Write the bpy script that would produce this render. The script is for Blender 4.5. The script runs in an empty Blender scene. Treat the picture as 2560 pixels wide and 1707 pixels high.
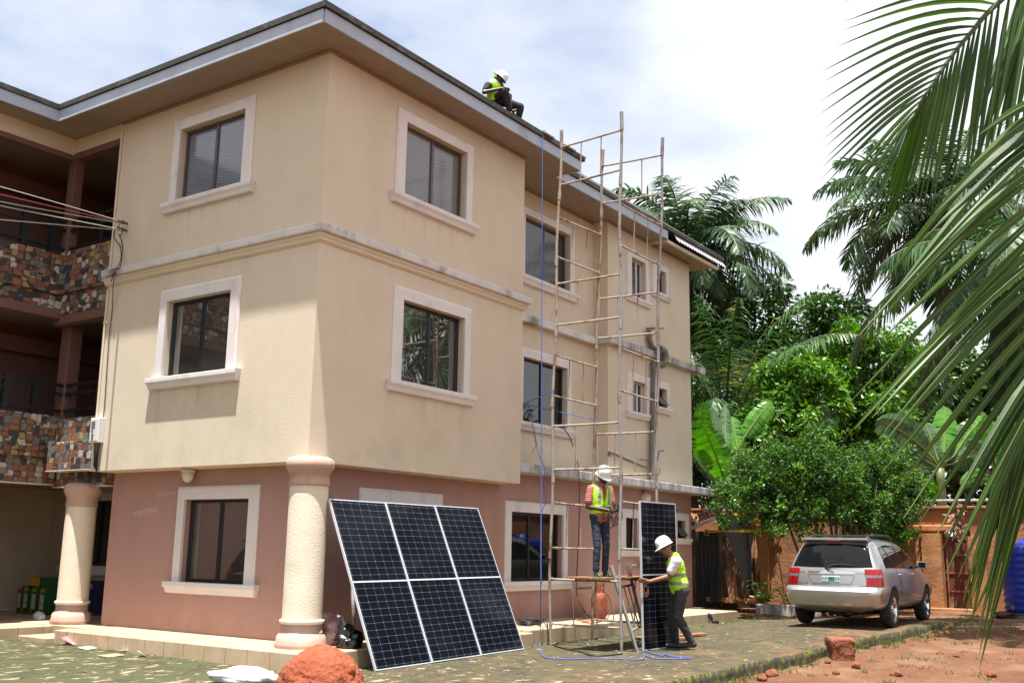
import bpy, bmesh, math, random
from mathutils import Vector, Matrix, noise as mnoise
R = random.Random(7)
rad = math.radians
sc = bpy.context.scene
COL = sc.collection
# ------------------------------------------------------------------ camera
CAM = Vector((-10.015, -10.356, -1.141)); FPX = 2603.94; YAW, PITCH, ROLL = 0.6112766, 0.1976361, 0.0171339
def _axes():
    cy, sy, cp, sp = math.cos(YAW), math.sin(YAW), math.cos(PITCH), math.sin(PITCH)
    f = Vector((cy*cp, sy*cp, sp)); r = Vector((sy, -cy, 0)); u = r.cross(f)
    cr, sr = math.cos(ROLL), math.sin(ROLL)
    return r*cr + u*sr, u*cr - r*sr, f
AR, AU, AF = _axes()
cam_data = bpy.data.cameras.new('camera'); cam = bpy.data.objects.new('camera', cam_data); COL.objects.link(cam)
cam_data.sensor_width = 36.0; cam_data.lens = 36.0*FPX/2560.0; cam_data.clip_end = 3000; cam_data.clip_start = 0.05
M = Matrix((AR, AU, -AF)).transposed().to_4x4(); M.translation = CAM; cam.matrix_world = M
sc.camera = cam
# ------------------------------------------------------------------ light
SUN = Vector((-0.172, -0.075, 0.98)).normalized()
sd = bpy.data.lights.new('sun', 'SUN'); sd.energy = 5.0; sd.angle = rad(0.6); sd.color = (1.0, 0.97, 0.92)
so = bpy.data.objects.new('sun', sd); COL.objects.link(so); so.rotation_euler = (-SUN).to_track_quat('-Z', 'Y').to_euler(); so.location = SUN*60
w = bpy.data.worlds.new('World'); sc.world = w; w.use_nodes = True
nt = w.node_tree; N = nt.nodes; L = nt.links
bg = N['Background']; bg.inputs['Strength'].default_value = 0.086
sky = N.new('ShaderNodeTexSky'); sky.sky_type = 'NISHITA'; sky.sun_disc = False
sky.sun_elevation = math.asin(SUN.z); sky.sun_rotation = math.atan2(SUN.x, SUN.y); sky.air_density = 1.2; sky.dust_density = 2.0; sky.ozone_density = 1.5
tc = N.new('ShaderNodeTexCoord')
mp = N.new('ShaderNodeMapping'); mp.inputs['Scale'].default_value = (1.0, 1.0, 2.2); mp.inputs['Rotation'].default_value = (0.2, 0.1, 0.5)
L.new(tc.outputs['Generated'], mp.inputs['Vector'])
nz = N.new('ShaderNodeTexNoise'); nz.inputs['Scale'].default_value = 2.1; nz.inputs['Detail'].default_value = 7; nz.inputs['Roughness'].default_value = 0.52
L.new(mp.outputs['Vector'], nz.inputs['Vector'])
# more open, greyer sky over the left wing; bright cloud elsewhere
dt = N.new('ShaderNodeVectorMath'); dt.operation = 'DOT_PRODUCT'; L.new(tc.outputs['Generated'], dt.inputs[0])
dv = Vector((math.cos(1.08), math.sin(1.08), 0.55)).normalized(); dt.inputs[1].default_value = dv
mr = N.new('ShaderNodeMapRange'); mr.inputs['From Min'].default_value = 0.86; mr.inputs['From Max'].default_value = 0.985
mr.inputs['To Min'].default_value = 0.15; mr.inputs['To Max'].default_value = -0.06; L.new(dt.outputs['Value'], mr.inputs['Value'])
ad = N.new('ShaderNodeMath'); ad.operation = 'ADD'; L.new(nz.outputs['Fac'], ad.inputs[0]); L.new(mr.outputs['Result'], ad.inputs[1])
rp = N.new('ShaderNodeValToRGB'); rp.color_ramp.elements[0].position = 0.26; rp.color_ramp.elements[1].position = 0.42
L.new(ad.outputs['Value'], rp.inputs['Fac'])
cloud = N.new('ShaderNodeValToRGB')
e = cloud.color_ramp.elements; e[0].position = 0.40; e[0].color = (2.9, 3.35, 4.3, 1); e[1].position = 0.60; e[1].color = (5.3, 5.45, 5.7, 1)
L.new(ad.outputs['Value'], cloud.inputs['Fac'])
mx = N.new('ShaderNodeMix'); mx.data_type = 'RGBA'
L.new(rp.outputs['Color'], mx.inputs['Factor']); L.new(sky.outputs['Color'], mx.inputs['A']); L.new(cloud.outputs['Color'], mx.inputs['B'])
mv = N.new('ShaderNodeMapRange'); mv.inputs['From Min'].default_value = 0; mv.inputs['From Max'].default_value = 1; mv.inputs['To Min'].default_value = 0.55; mv.inputs['To Max'].default_value = 1.0
L.new(rp.outputs['Color'], mv.inputs['Value'])
hz = N.new('ShaderNodeMix'); hz.data_type = 'RGBA'; hz.inputs['B'].default_value = (3.6, 4.0, 4.7, 1)
L.new(mv.outputs['Result'], hz.inputs['Factor']); L.new(sky.outputs['Color'], hz.inputs['A']); L.new(mx.outputs['Result'], hz.inputs['B'])
L.new(hz.outputs['Result'], bg.inputs['Color'])
sc.view_settings.view_transform = 'Standard'; sc.view_settings.look = 'None'; sc.view_settings.exposure = 1.32; sc.view_settings.gamma = 1
sc.view_settings.use_curve_mapping = False
sc.cycles.use_denoising = True; sc.cycles.max_bounces = 8; sc.cycles.diffuse_bounces = 4; sc.cycles.glossy_bounces = 4; sc.cycles.transparent_max_bounces = 8
sc.cycles.caustics_reflective = False; sc.cycles.caustics_refractive = False; sc.cycles.sample_clamp_indirect = 6
# ------------------------------------------------------------------ places: a photo point on a known plane
def ray(s): return AR*((s[0]-1280)/FPX) - AU*((s[1]-853.5)/FPX) + AF
def onx(s, x): d = ray(s); return CAM + d*((x-CAM.x)/d.x)
def ony(s, y): d = ray(s); return CAM + d*((y-CAM.y)/d.y)
def onz(s, z): d = ray(s); return CAM + d*((z-CAM.z)/d.z)
def at(s, dep): return CAM + ray(s)*dep
def upright(s, P):
    d = ray(s); t = ((P.x-CAM.x)*d.x + (P.y-CAM.y)*d.y)/(d.x*d.x+d.y*d.y); return CAM + d*t
def S(t): t = max(0.0, min(1.0, t)); return t*t*(3-2*t)
def gz(x, y):      # height of the paved yard
    return -2.645 + .006*max(-4, min(x, 16)) + .008*max(-6, min(y, 6)) + .19*S((x-4)/6.5)*S((-y-.8)/3.2)
def soilz(x, y):
    return gz(x, y) - .17 + .16*S((x-11)/5)
def ongnd(s, f=gz):
    z = -2.6
    for _ in range(12):
        P = onz(s, z); z = 0.5*z + 0.5*f(P.x, P.y)
    P = onz(s, z); return P
# ------------------------------------------------------------------ materials
MATS = {}
def mat(name, col, rough=.6, var=.12, vs=2.5, bump=0, bs=30, metal=0, spec=.5, stain=None, stain_s=.8, stain_t=(.52, .7), stretch=(1, 1, 1), coat=0, bdist=.02):
    m = bpy.data.materials.new(name); m.use_nodes = True; MATS[name] = m
    n = m.node_tree.nodes; l = m.node_tree.links; b = n['Principled BSDF']
    b.inputs['Roughness'].default_value = rough; b.inputs['Metallic'].default_value = metal; b.inputs['Specular IOR Level'].default_value = spec
    if coat: b.inputs['Coat Weight'].default_value = coat; b.inputs['Coat Roughness'].default_value = .05
    t = n.new('ShaderNodeTexCoord'); mp = n.new('ShaderNodeMapping'); mp.inputs['Scale'].default_value = stretch; l.new(t.outputs['Object'], mp.inputs['Vector'])
    z = n.new('ShaderNodeTexNoise'); z.inputs['Scale'].default_value = vs; z.inputs['Detail'].default_value = 6; z.inputs['Roughness'].default_value = .6
    l.new(mp.outputs['Vector'], z.inputs['Vector'])
    r = n.new('ShaderNodeValToRGB'); l.new(z.outputs['Fac'], r.inputs['Fac'])
    e = r.color_ramp.elements; e[0].position = .3; e[1].position = .7
    e[0].color = tuple(c*(1-var) for c in col)+(1,); e[1].color = tuple(min(1, c*(1+var)) for c in col)+(1,)
    out = r.outputs['Color']
    if stain:
        z2 = n.new('ShaderNodeTexNoise'); z2.inputs['Scale'].default_value = stain_s; z2.inputs['Detail'].default_value = 8; z2.inputs['Roughness'].default_value = .68
        l.new(mp.outputs['Vector'], z2.inputs['Vector'])
        r2 = n.new('ShaderNodeMapRange'); r2.inputs['From Min'].default_value = stain_t[0]; r2.inputs['From Max'].default_value = stain_t[1]; l.new(z2.outputs['Fac'], r2.inputs['Value'])
        x = n.new('ShaderNodeMix'); x.data_type = 'RGBA'; l.new(r2.outputs['Result'], x.inputs['Factor']); l.new(out, x.inputs['A']); x.inputs['B'].default_value = tuple(stain)+(1,)
        out = x.outputs['Result']
    l.new(out, b.inputs['Base Color'])
    if bump:
        z3 = n.new('ShaderNodeTexNoise'); z3.inputs['Scale'].default_value = bs; z3.inputs['Detail'].default_value = 5; l.new(t.outputs['Object'], z3.inputs['Vector'])
        bp = n.new('ShaderNodeBump'); bp.inputs['Strength'].default_value = bump; bp.inputs['Distance'].default_value = bdist; l.new(z3.outputs['Fac'], bp.inputs['Height']); l.new(bp.outputs['Normal'], b.inputs['Normal'])
    return m
def leafmat(name, dark, light, vs=1.2, trans=.3, rough=.4, dry=None):
    m = bpy.data.materials.new(name); m.use_nodes = True; MATS[name] = m
    n = m.node_tree.nodes; l = m.node_tree.links; b = n['Principled BSDF']; b.inputs['Roughness'].default_value = rough; b.inputs['Specular IOR Level'].default_value = .32
    t = n.new('ShaderNodeTexCoord'); z = n.new('ShaderNodeTexNoise'); z.inputs['Scale'].default_value = vs; z.inputs['Detail'].default_value = 4; l.new(t.outputs['Object'], z.inputs['Vector'])
    g = n.new('ShaderNodeNewGeometry'); a = n.new('ShaderNodeMath'); a.operation = 'MULTIPLY_ADD'; l.new(g.outputs['Random Per Island'], a.inputs[0]); a.inputs[1].default_value = .36; l.new(z.outputs['Fac'], a.inputs[2])
    r = n.new('ShaderNodeValToRGB'); l.new(a.outputs['Value'], r.inputs['Fac']); e = r.color_ramp.elements
    e[0].position = .45; e[0].color = tuple(dark)+(1,); e[1].position = .86; e[1].color = tuple(light)+(1,)
    if dry:
        q = e.new(.93); q.color = tuple(dry)+(1,)
    l.new(r.outputs['Color'], b.inputs['Base Color'])
    tr = n.new('ShaderNodeBsdfTranslucent'); hs = n.new('ShaderNodeHueSaturation'); hs.inputs['Value'].default_value = 1.5; hs.inputs['Saturation'].default_value = 1.15
    l.new(r.outputs['Color'], hs.inputs['Color']); l.new(hs.outputs['Color'], tr.inputs['Color'])
    x = n.new('ShaderNodeMixShader'); x.inputs['Fac'].default_value = trans; l.new(b.outputs['BSDF'], x.inputs[1]); l.new(tr.outputs['BSDF'], x.inputs[2])
    l.new(x.outputs['Shader'], n['Material Output'].inputs['Surface'])
    return m
# ------------------------------------------------------------------ mesh builder
class MB:
    def __init__(s): s.v = []; s.f = []; s.m = []
    def add(s, vs, fs, mi=0):
        o = len(s.v); s.v += [tuple(p) for p in vs]; s.f += [tuple(i+o for i in f) for f in fs]; s.m += [mi]*len(fs); return s
    def box(s, a, b, mi=0):
        x0, y0, z0 = a; x1, y1, z1 = b
        return s.add([(x0,y0,z0),(x1,y0,z0),(x1,y1,z0),(x0,y1,z0),(x0,y0,z1),(x1,y0,z1),(x1,y1,z1),(x0,y1,z1)],
                     [(0,3,2,1),(4,5,6,7),(0,1,5,4),(1,2,6,5),(2,3,7,6),(3,0,4,7)], mi)
    def obox(s, c, ax, ay, az, mi=0):   # oriented box: centre and three half-axis vectors
        c = Vector(c); ax, ay, az = Vector(ax), Vector(ay), Vector(az)
        P = [c+ax*i+ay*j+az*k for k in (-1,1) for i, j in ((-1,-1),(1,-1),(1,1),(-1,1))]
        return s.add(P, [(0,3,2,1),(4,5,6,7),(0,1,5,4),(1,2,6,5),(2,3,7,6),(3,0,4,7)], mi)
    def quad(s, a, b, c, d, mi=0): return s.add([a,b,c,d], [(0,1,2,3)], mi)
    def tube(s, pts, r, n=8, mi=0, cap=True):
        pts = [Vector(p) for p in pts]; k = len(pts)
        rs = r if isinstance(r, (list, tuple)) else [r]*k
        V = []; F = []; ref = None
        for i, p in enumerate(pts):
            t = (pts[min(i+1,k-1)]-pts[max(i-1,0)]).normalized()
            if ref is None: ref = t.orthogonal().normalized()
            u = (ref - t*ref.dot(t)); u = u.normalized() if u.length > 1e-6 else t.orthogonal().normalized(); ref = u; v = t.cross(u)
            V += [p + (u*math.cos(2*math.pi*j/n) + v*math.sin(2*math.pi*j/n))*rs[i] for j in range(n)]
        for i in range(k-1):
            for j in range(n): F.append((i*n+j, i*n+(j+1)%n, (i+1)*n+(j+1)%n, (i+1)*n+j))
        if cap: F.append(tuple(range(n-1,-1,-1))); F.append(tuple((k-1)*n+j for j in range(n)))
        return s.add(V, F, mi)
    def lathe(s, prof, c, n=32, axis=(0,0,1), mi=0, caps=True):
        c = Vector(c); a = Vector(axis).normalized(); u = a.orthogonal().normalized(); v = a.cross(u); V = []; F = []
        for r, h in prof: V += [c + a*h + (u*math.cos(2*math.pi*j/n)+v*math.sin(2*math.pi*j/n))*r for j in range(n)]
        k = len(prof)
        for i in range(k-1):
            for j in range(n): F.append((i*n+j, i*n+(j+1)%n, (i+1)*n+(j+1)%n, (i+1)*n+j))
        if caps: F.append(tuple(range(n-1,-1,-1))); F.append(tuple((k-1)*n+j for j in range(n)))
        return s.add(V, F, mi)
    def loft(s, rings, close=True, caps=True, mi=0):
        n = len(rings[0]); V = [p for r in rings for p in r]; F = []
        for i in range(len(rings)-1):
            for j in range(n if close else n-1): F.append((i*n+j, i*n+(j+1)%n, (i+1)*n+(j+1)%n, (i+1)*n+j))
        if caps and close: F.append(tuple(range(n-1,-1,-1))); F.append(tuple((len(rings)-1)*n+j for j in range(n)))
        return s.add(V, F, mi)
    def prism(s, poly, d, mi=0):
        poly = [Vector(p) for p in poly]; d = Vector(d); return s.loft([poly, [p+d for p in poly]], mi=mi)
    def build(s, name, mats, parent=None, smooth=False, bevel=0, fix=True, seg=2):
        me = bpy.data.meshes.new(name); me.from_pydata(s.v, [], s.f)
        mats = mats if isinstance(mats, (list, tuple)) else [mats]
        for m in mats: me.materials.append(MATS[m] if isinstance(m, str) else m)
        if len(mats) > 1: me.polygons.foreach_set('material_index', s.m)
        if fix:
            bm = bmesh.new(); bm.from_mesh(me); bmesh.ops.recalc_face_normals(bm, faces=bm.faces); bm.to_mesh(me); bm.free()
        if smooth: me.polygons.foreach_set('use_smooth', [True]*len(me.polygons))
        me.update()
        o = bpy.data.objects.new(name, me); COL.objects.link(o)
        if parent: child(o, parent)
        if bevel:
            b = o.modifiers.new('bevel', 'BEVEL'); b.width = bevel; b.segments = seg; b.limit_method = 'ANGLE'; b.angle_limit = rad(40)
        if smooth == 'auto': autosmooth(o)
        return o
def autosmooth(o, ang=40):
    bm = bmesh.new(); bm.from_mesh(o.data)
    for e in bm.edges:
        e.smooth = not (len(e.link_faces) == 2 and e.calc_face_angle(0) > rad(ang))
    for f in bm.faces: f.smooth = True
    bm.to_mesh(o.data); bm.free()
def child(o, p):
    o.parent = p; m = p.matrix_basis.copy(); q = p
    while q.parent: q = q.parent; m = q.matrix_basis @ m if False else m
    o.matrix_parent_inverse = (world(p)).inverted()
def world(p):
    m = p.matrix_basis.copy()
    if p.parent: m = world(p.parent) @ p.matrix_parent_inverse @ m
    return m
def thing(name, label, cat, loc=(0,0,0), group=None):
    o = bpy.data.objects.new(name, None); COL.objects.link(o); o.location = loc; o.empty_display_size = .3
    return tag(o, label, cat, group)
def tag(o, label=None, cat=None, group=None, kind=None):
    if label: o['label'] = label
    if cat: o['category'] = cat
    if group: o['group'] = group
    if kind: o['kind'] = kind
    return o
def dup(root, offset=(0,0,0), rotz=0, label=None, scale=1):
    r = root.copy(); COL.objects.link(r); r.location = Vector(root.location)+Vector(offset); r.rotation_euler = (0,0,rotz); r.scale = (scale,)*3
    if label: r['label'] = label
    for ch in list(root.children):
        c = ch.copy(); COL.objects.link(c); c.parent = r
        for g in list(ch.children):
            d = g.copy(); COL.objects.link(d); d.parent = c
    return r
def spline(pts, n=6):
    P = [Vector(p) for p in pts]; out = []
    for i in range(len(P)-1):
        a, b, c, d = P[max(i-1,0)], P[i], P[i+1], P[min(i+2,len(P)-1)]
        for j in range(n):
            t = j/n; out.append(0.5*((2*b)+(c-a)*t+(2*a-5*b+4*c-d)*t*t+(3*b-a-3*c+d)*t**3))
    return out+[P[-1]]
# ================================================================== materials of the house
mat('cream', (.625,.545,.425), .85, .035, 1.6, .35, 55, stain=(.53,.455,.33), stain_s=.6, stain_t=(.5,.8), stretch=(1,1,.85), bdist=.014)
mat('cream_col', (.66,.58,.46), .85, .06, 2, .5, 45, stain=(.54,.47,.36), stain_s=1.2, stain_t=(.52,.8), stretch=(1,1,2.5), bdist=.012)
mat('pink', (.40,.240,.210), .8, .06, 1.5, .3, 60, stain=(.335,.185,.155), stain_s=.7, stain_t=(.5,.8), stretch=(1.5,1.5,.4), bdist=.01)
mat('pink_trim', (.48,.325,.265), .75, .1, 3, .3, 50, stain=(.36,.22,.165), stain_s=2, bdist=.01)
mat('brown_and_shade', (.15,.075,.058), .7, .1, 2, .2, 50)  # own brown of the pillars; stands for shade on the balcony back walls
mat('trim', (.68,.645,.64), .7, .05, 3, .25, 70, stain=(.46,.38,.34), stain_s=1.4, stain_t=(.55,.8), stretch=(1,1,.5), bdist=.008)
mat('band', (.62,.60,.60), .75, .07, 3, .3, 60, stain=(.13,.125,.12), stain_s=1.6, stain_t=(.53,.72), stretch=(1,1,.45), bdist=.01)
mat('band_dirty', (.50,.48,.48), .8, .12, 3, .3, 60, stain=(.08,.08,.08), stain_s=2.2, stain_t=(.44,.68), stretch=(1.6,1.6,.35), bdist=.01)
mat('soffit', (.27,.215,.175), .55, .06, 3)
mat('fascia', (.36,.41,.50), .42, .07, 1.4, 0, metal=.0, stain=(.24,.25,.27), stain_s=1.3, stain_t=(.5,.8), stretch=(1,1,.6))
mat('roofing', (.035,.031,.028), .7, .25, 2, .5, 18, stain=(.13,.115,.10), stain_s=2.5)
mat('roof_rust', (.17,.085,.055), .7, .3, 3, .4, 20, stain=(.07,.05,.045), stain_s=2)
mat('zinc', (.50,.50,.52), .45, .12, 3, .1, 20, metal=.15)
mat('black_frame', (.012,.013,.018), .35, .1, 3)
mat('bronze_frame', (.075,.06,.052), .4, .1, 3)
mat('white_frame', (.62,.60,.60), .5, .06, 3)
mat('interior', (.05,.04,.033), .9, .2, 1)
mat('ceiling_white', (.34,.29,.25), .8, .06, 2)
mat('door_wood', (.035,.018,.013), .55, .3, 3, .2, 20, stretch=(4,4,.6))
mat('dark_metal', (.008,.009,.014), .5, .15, 4)
def glass(name, col, rough, ior, wave=0, ws=6, alpha=None):
    m = mat(name, col, rough, .15, 1.0); n = m.node_tree.nodes; l = m.node_tree.links; b = n['Principled BSDF']; b.inputs['IOR'].default_value = ior
    if wave:
        t = n.new('ShaderNodeTexCoord'); z = n.new('ShaderNodeTexNoise'); z.inputs['Scale'].default_value = ws; z.inputs['Detail'].default_value = 1; l.new(t.outputs['Object'], z.inputs['Vector'])
        bp = n.new('ShaderNodeBump'); bp.inputs['Strength'].default_value = wave; bp.inputs['Distance'].default_value = .02; l.new(z.outputs['Fac'], bp.inputs['Height']); l.new(bp.outputs['Normal'], b.inputs['Normal'])
    return m
glass('pane_clear', (.035,.036,.033), .015, 3.2, .012, 2.5)
glass('pane_dark', (.006,.008,.007), .02, 1.75, .012, 2.5)
def netmat(name, base, line, ior):
    # fine net curtain behind glass: moire of reflected sky painted in as pale bands
    m = glass(name, base, .12, ior); n = m.node_tree.nodes; l = m.node_tree.links; b = n['Principled BSDF']
    t = n.new('ShaderNodeTexCoord'); wv = n.new('ShaderNodeTexWave'); wv.wave_type = 'BANDS'; wv.bands_direction = 'Z'; wv.inputs['Scale'].default_value = 7; wv.inputs['Distortion'].default_value = 6.5; wv.inputs['Detail'].default_value = 1.5; wv.inputs['Detail Scale'].default_value = .9
    l.new(t.outputs['Object'], wv.inputs['Vector'])
    r = n.new('ShaderNodeMix'); r.data_type = 'RGBA'; r.inputs['A'].default_value = tuple(base)+(1,); r.inputs['B'].default_value = tuple(line)+(1,)
    l.new(wv.outputs['Fac'], r.inputs['Factor']); l.new(r.outputs['Result'], b.inputs['Base Color'])
netmat('pane_net', (.10,.115,.15), (.19,.21,.27), 1.8)
netmat('pane_net_grey', (.11,.115,.125), (.20,.205,.22), 1.7)
def curtainmat():
    m = glass('pane_curtain', (.03,.03,.035), .06, 1.6); n = m.node_tree.nodes; l = m.node_tree.links; b = n['Principled BSDF']
    t = n.new('ShaderNodeTexCoord'); wv = n.new('ShaderNodeTexWave'); wv.bands_direction = 'X'; wv.inputs['Scale'].default_value = 4; wv.inputs['Distortion'].default_value = 1.5
    l.new(t.outputs['Object'], wv.inputs['Vector']); r = n.new('ShaderNodeMix'); r.data_type = 'RGBA'; r.inputs['A'].default_value = (.022,.022,.026,1); r.inputs['B'].default_value = (.065,.065,.075,1)
    l.new(wv.outputs['Fac'], r.inputs['Factor']); l.new(r.outputs['Result'], b.inputs['Base Color'])
curtainmat()
def stonemat():
    m = bpy.data.materials.new('stone'); m.use_nodes = True; MATS['stone'] = m
    n = m.node_tree.nodes; l = m.node_tree.links; b = n['Principled BSDF']; b.inputs['Roughness'].default_value = .6
    t = n.new('ShaderNodeTexCoord'); d = n.new('ShaderNodeTexNoise'); d.inputs['Scale'].default_value = 2.5; l.new(t.outputs['Object'], d.inputs['Vector'])
    va = n.new('ShaderNodeVectorMath'); va.operation = 'MULTIPLY_ADD'; l.new(d.outputs['Color'], va.inputs[0]); va.inputs[1].default_value = (.10,.10,.10); l.new(t.outputs['Object'], va.inputs[2])
    mp = n.new('ShaderNodeMapping'); mp.inputs['Scale'].default_value = (1,1,1.25); l.new(va.outputs['Vector'], mp.inputs['Vector'])
    v = n.new('ShaderNodeTexVoronoi'); v.inputs['Scale'].default_value = 7.6; v.inputs['Randomness'].default_value = .72; v.distance = 'CHEBYCHEV'; l.new(mp.outputs['Vector'], v.inputs['Vector'])
    e = n.new('ShaderNodeTexVoronoi'); e.feature = 'F2'; e.inputs['Scale'].default_value = 7.6; e.inputs['Randomness'].default_value = .72; e.distance = 'CHEBYCHEV'; l.new(mp.outputs['Vector'], e.inputs['Vector']); df = n.new('ShaderNodeMath'); df.operation = 'SUBTRACT'; l.new(e.outputs['Distance'], df.inputs[0]); l.new(v.outputs['Distance'], df.inputs[1])
    sp = n.new('ShaderNodeSeparateColor'); l.new(v.outputs['Color'], sp.inputs['Color'])
    r = n.new('ShaderNodeValToRGB'); r.color_ramp.interpolation = 'CONSTANT'; l.new(sp.outputs['Red'], r.inputs['Fac'])
    cols = [(0,(.04,.038,.042)),(.18,(.25,.10,.055)),(.38,(.15,.145,.14)),(.56,(.44,.40,.35)),(.70,(.32,.23,.11)),(.82,(.18,.08,.05)),(.91,(.20,.17,.14))]
    el = r.color_ramp.elements; el[0].position = 0; el[0].color = cols[0][1]+(1,); el[1].position = cols[1][0]; el[1].color = cols[1][1]+(1,)
    for p, c in cols[2:]: q = el.new(p); q.color = c+(1,)
    z = n.new('ShaderNodeTexNoise'); z.inputs['Scale'].default_value = 22; z.inputs['Detail'].default_value = 5; l.new(t.outputs['Object'], z.inputs['Vector'])
    mm = n.new('ShaderNodeMix'); mm.data_type = 'RGBA'; mm.blend_type = 'MULTIPLY'; mm.inputs['Factor'].default_value = .5; l.new(r.outputs['Color'], mm.inputs['A']); l.new(z.outputs['Fac'], mm.inputs['B'])
    hs = n.new('ShaderNodeHueSaturation'); hs.inputs['Value'].default_value = 1.3; l.new(mm.outputs['Result'], hs.inputs['Color'])
    ed = n.new('ShaderNodeMapRange'); ed.inputs['From Min'].default_value = .03; ed.inputs['From Max'].default_value = .10; l.new(df.outputs['Value'], ed.inputs['Value'])
    g = n.new('ShaderNodeMix'); g.data_type = 'RGBA'; g.inputs['A'].default_value = (.05,.042,.034,1); l.new(ed.outputs['Result'], g.inputs['Factor']); l.new(hs.outputs['Color'], g.inputs['B'])
    l.new(g.outputs['Result'], b.inputs['Base Color'])
    bp = n.new('ShaderNodeBump'); bp.inputs['Strength'].default_value = .6; bp.inputs['Distance'].default_value = .03; l.new(ed.outputs['Result'], bp.inputs['Height']); l.new(bp.outputs['Normal'], b.inputs['Normal'])
stonemat()
def tilemat(name, c1, c2, grout, sx, sz, rough=.45):
    m = bpy.data.materials.new(name); m.use_nodes = True; MATS[name] = m
    n = m.node_tree.nodes; l = m.node_tree.links; b = n['Principled BSDF']; b.inputs['Roughness'].default_value = rough
    t = n.new('ShaderNodeTexCoord'); sep = n.new('ShaderNodeSeparateXYZ'); l.new(t.outputs['Object'], sep.inputs['Vector'])
    fac = None
    for ax, s in (('X', sx), ('Y', sx)):
        k = n.new('ShaderNodeMath'); k.operation = 'MULTIPLY_ADD'; l.new(sep.outputs[ax], k.inputs[0]); k.inputs[1].default_value = 1/s; k.inputs[2].default_value = .37
        f = n.new('ShaderNodeMath'); f.operation = 'FRACT'; l.new(k.outputs['Value'], f.inputs[0])
        c = n.new('ShaderNodeMath'); c.operation = 'LESS_THAN'; l.new(f.outputs['Value'], c.inputs[0]); c.inputs[1].default_value = .022
        if fac is None: fac = c
        else:
            q = n.new('ShaderNodeMath'); q.operation = 'MAXIMUM'; l.new(fac.outputs['Value'], q.inputs[0]); l.new(c.outputs['Value'], q.inputs[1]); fac = q
    z = n.new('ShaderNodeTexNoise'); z.inputs['Scale'].default_value = 1.6; z.inputs['Detail'].default_value = 8; z.inputs['Roughness'].default_value = .7; l.new(t.outputs['Object'], z.inputs['Vector'])
    r = n.new('ShaderNodeValToRGB'); l.new(z.outputs['Fac'], r.inputs['Fac']); r.color_ramp.elements[0].position = .36; r.color_ramp.elements[0].color = c2+(1,); r.color_ramp.elements[1].position = .62; r.color_ramp.elements[1].color = c1+(1,)
    x = n.new('ShaderNodeMix'); x.data_type = 'RGBA'; l.new(fac.outputs['Value'], x.inputs['Factor']); l.new(r.outputs['Color'], x.inputs['A']); x.inputs['B'].default_value = grout+(1,)
    l.new(x.outputs['Result'], b.inputs['Base Color'])
tilemat('step_tile', (.54,.42,.29), (.40,.29,.19), (.16,.11,.07), .42, .3)
def wallstains():
    # drip streaks under the sills and grey smudges at the foot of the render
    m = MATS['cream']; n = m.node_tree.nodes; l = m.node_tree.links; b = n['Principled BSDF']; src = b.inputs['Base Color'].links[0].from_socket
    t = n.new('ShaderNodeTexCoord'); sp = n.new('ShaderNodeSeparateXYZ'); l.new(t.outputs['Object'], sp.inputs['Vector'])
    def mth(op, *a):
        q = n.new('ShaderNodeMath'); q.operation = op
        for i, v in enumerate(a):
            if isinstance(v, (int, float)): q.inputs[i].default_value = v
            else: l.new(v, q.inputs[i])
        return q.outputs['Value']
    def rng(v, a, c, lo=0, hi=1):
        q = n.new('ShaderNodeMapRange'); q.inputs['From Min'].default_value = a; q.inputs['From Max'].default_value = c; q.inputs['To Min'].default_value = lo; q.inputs['To Max'].default_value = hi; l.new(v, q.inputs['Value']); return q.outputs['Result']
    u = mth('ADD', sp.outputs['X'], sp.outputs['Y']); cb = n.new('ShaderNodeCombineXYZ'); l.new(mth('MULTIPLY', u, 5.5), cb.inputs['X']); l.new(mth('MULTIPLY', sp.outputs['Z'], .5), cb.inputs['Z'])
    z = n.new('ShaderNodeTexNoise'); z.inputs['Scale'].default_value = 1; z.inputs['Detail'].default_value = 5; z.inputs['Roughness'].default_value = .6; l.new(cb.outputs['Vector'], z.inputs['Vector'])
    st = rng(z.outputs['Fac'], .50, .68); Z = sp.outputs['Z']
    def win(z1, len_): return mth('MULTIPLY', mth('LESS_THAN', Z, z1), rng(Z, z1-len_, z1))
    mu = mth('MULTIPLY', rng(u, 1.4, 1.7), rng(u, 3.6, 3.3))
    f = mth('MULTIPLY', mth('MULTIPLY', mth('MAXIMUM', win(1.22, .85), win(4.08, .6)), mu), st)
    f = mth('MAXIMUM', mth('MULTIPLY', f, .30), mth('MULTIPLY', mth('MULTIPLY', win(3.08, .5), st), .12))
    f = mth('MAXIMUM', f, mth('MULTIPLY', mth('MULTIPLY', win(5.95, .55), st), .12))
    z2 = n.new('ShaderNodeTexNoise'); z2.inputs['Scale'].default_value = .9; z2.inputs['Detail'].default_value = 8; z2.inputs['Roughness'].default_value = .7; l.new(t.outputs['Object'], z2.inputs['Vector'])
    f = mth('MAXIMUM', f, mth('MULTIPLY', mth('MULTIPLY', rng(Z, .95, .1), rng(z2.outputs['Fac'], .48, .68)), .22))
    x = n.new('ShaderNodeMix'); x.data_type = 'RGBA'; l.new(f, x.inputs['Factor']); l.new(src, x.inputs['A']); x.inputs['B'].default_value = (.20,.165,.12,1); l.new(x.outputs['Result'], b.inputs['Base Color'])
wallstains()
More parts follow.
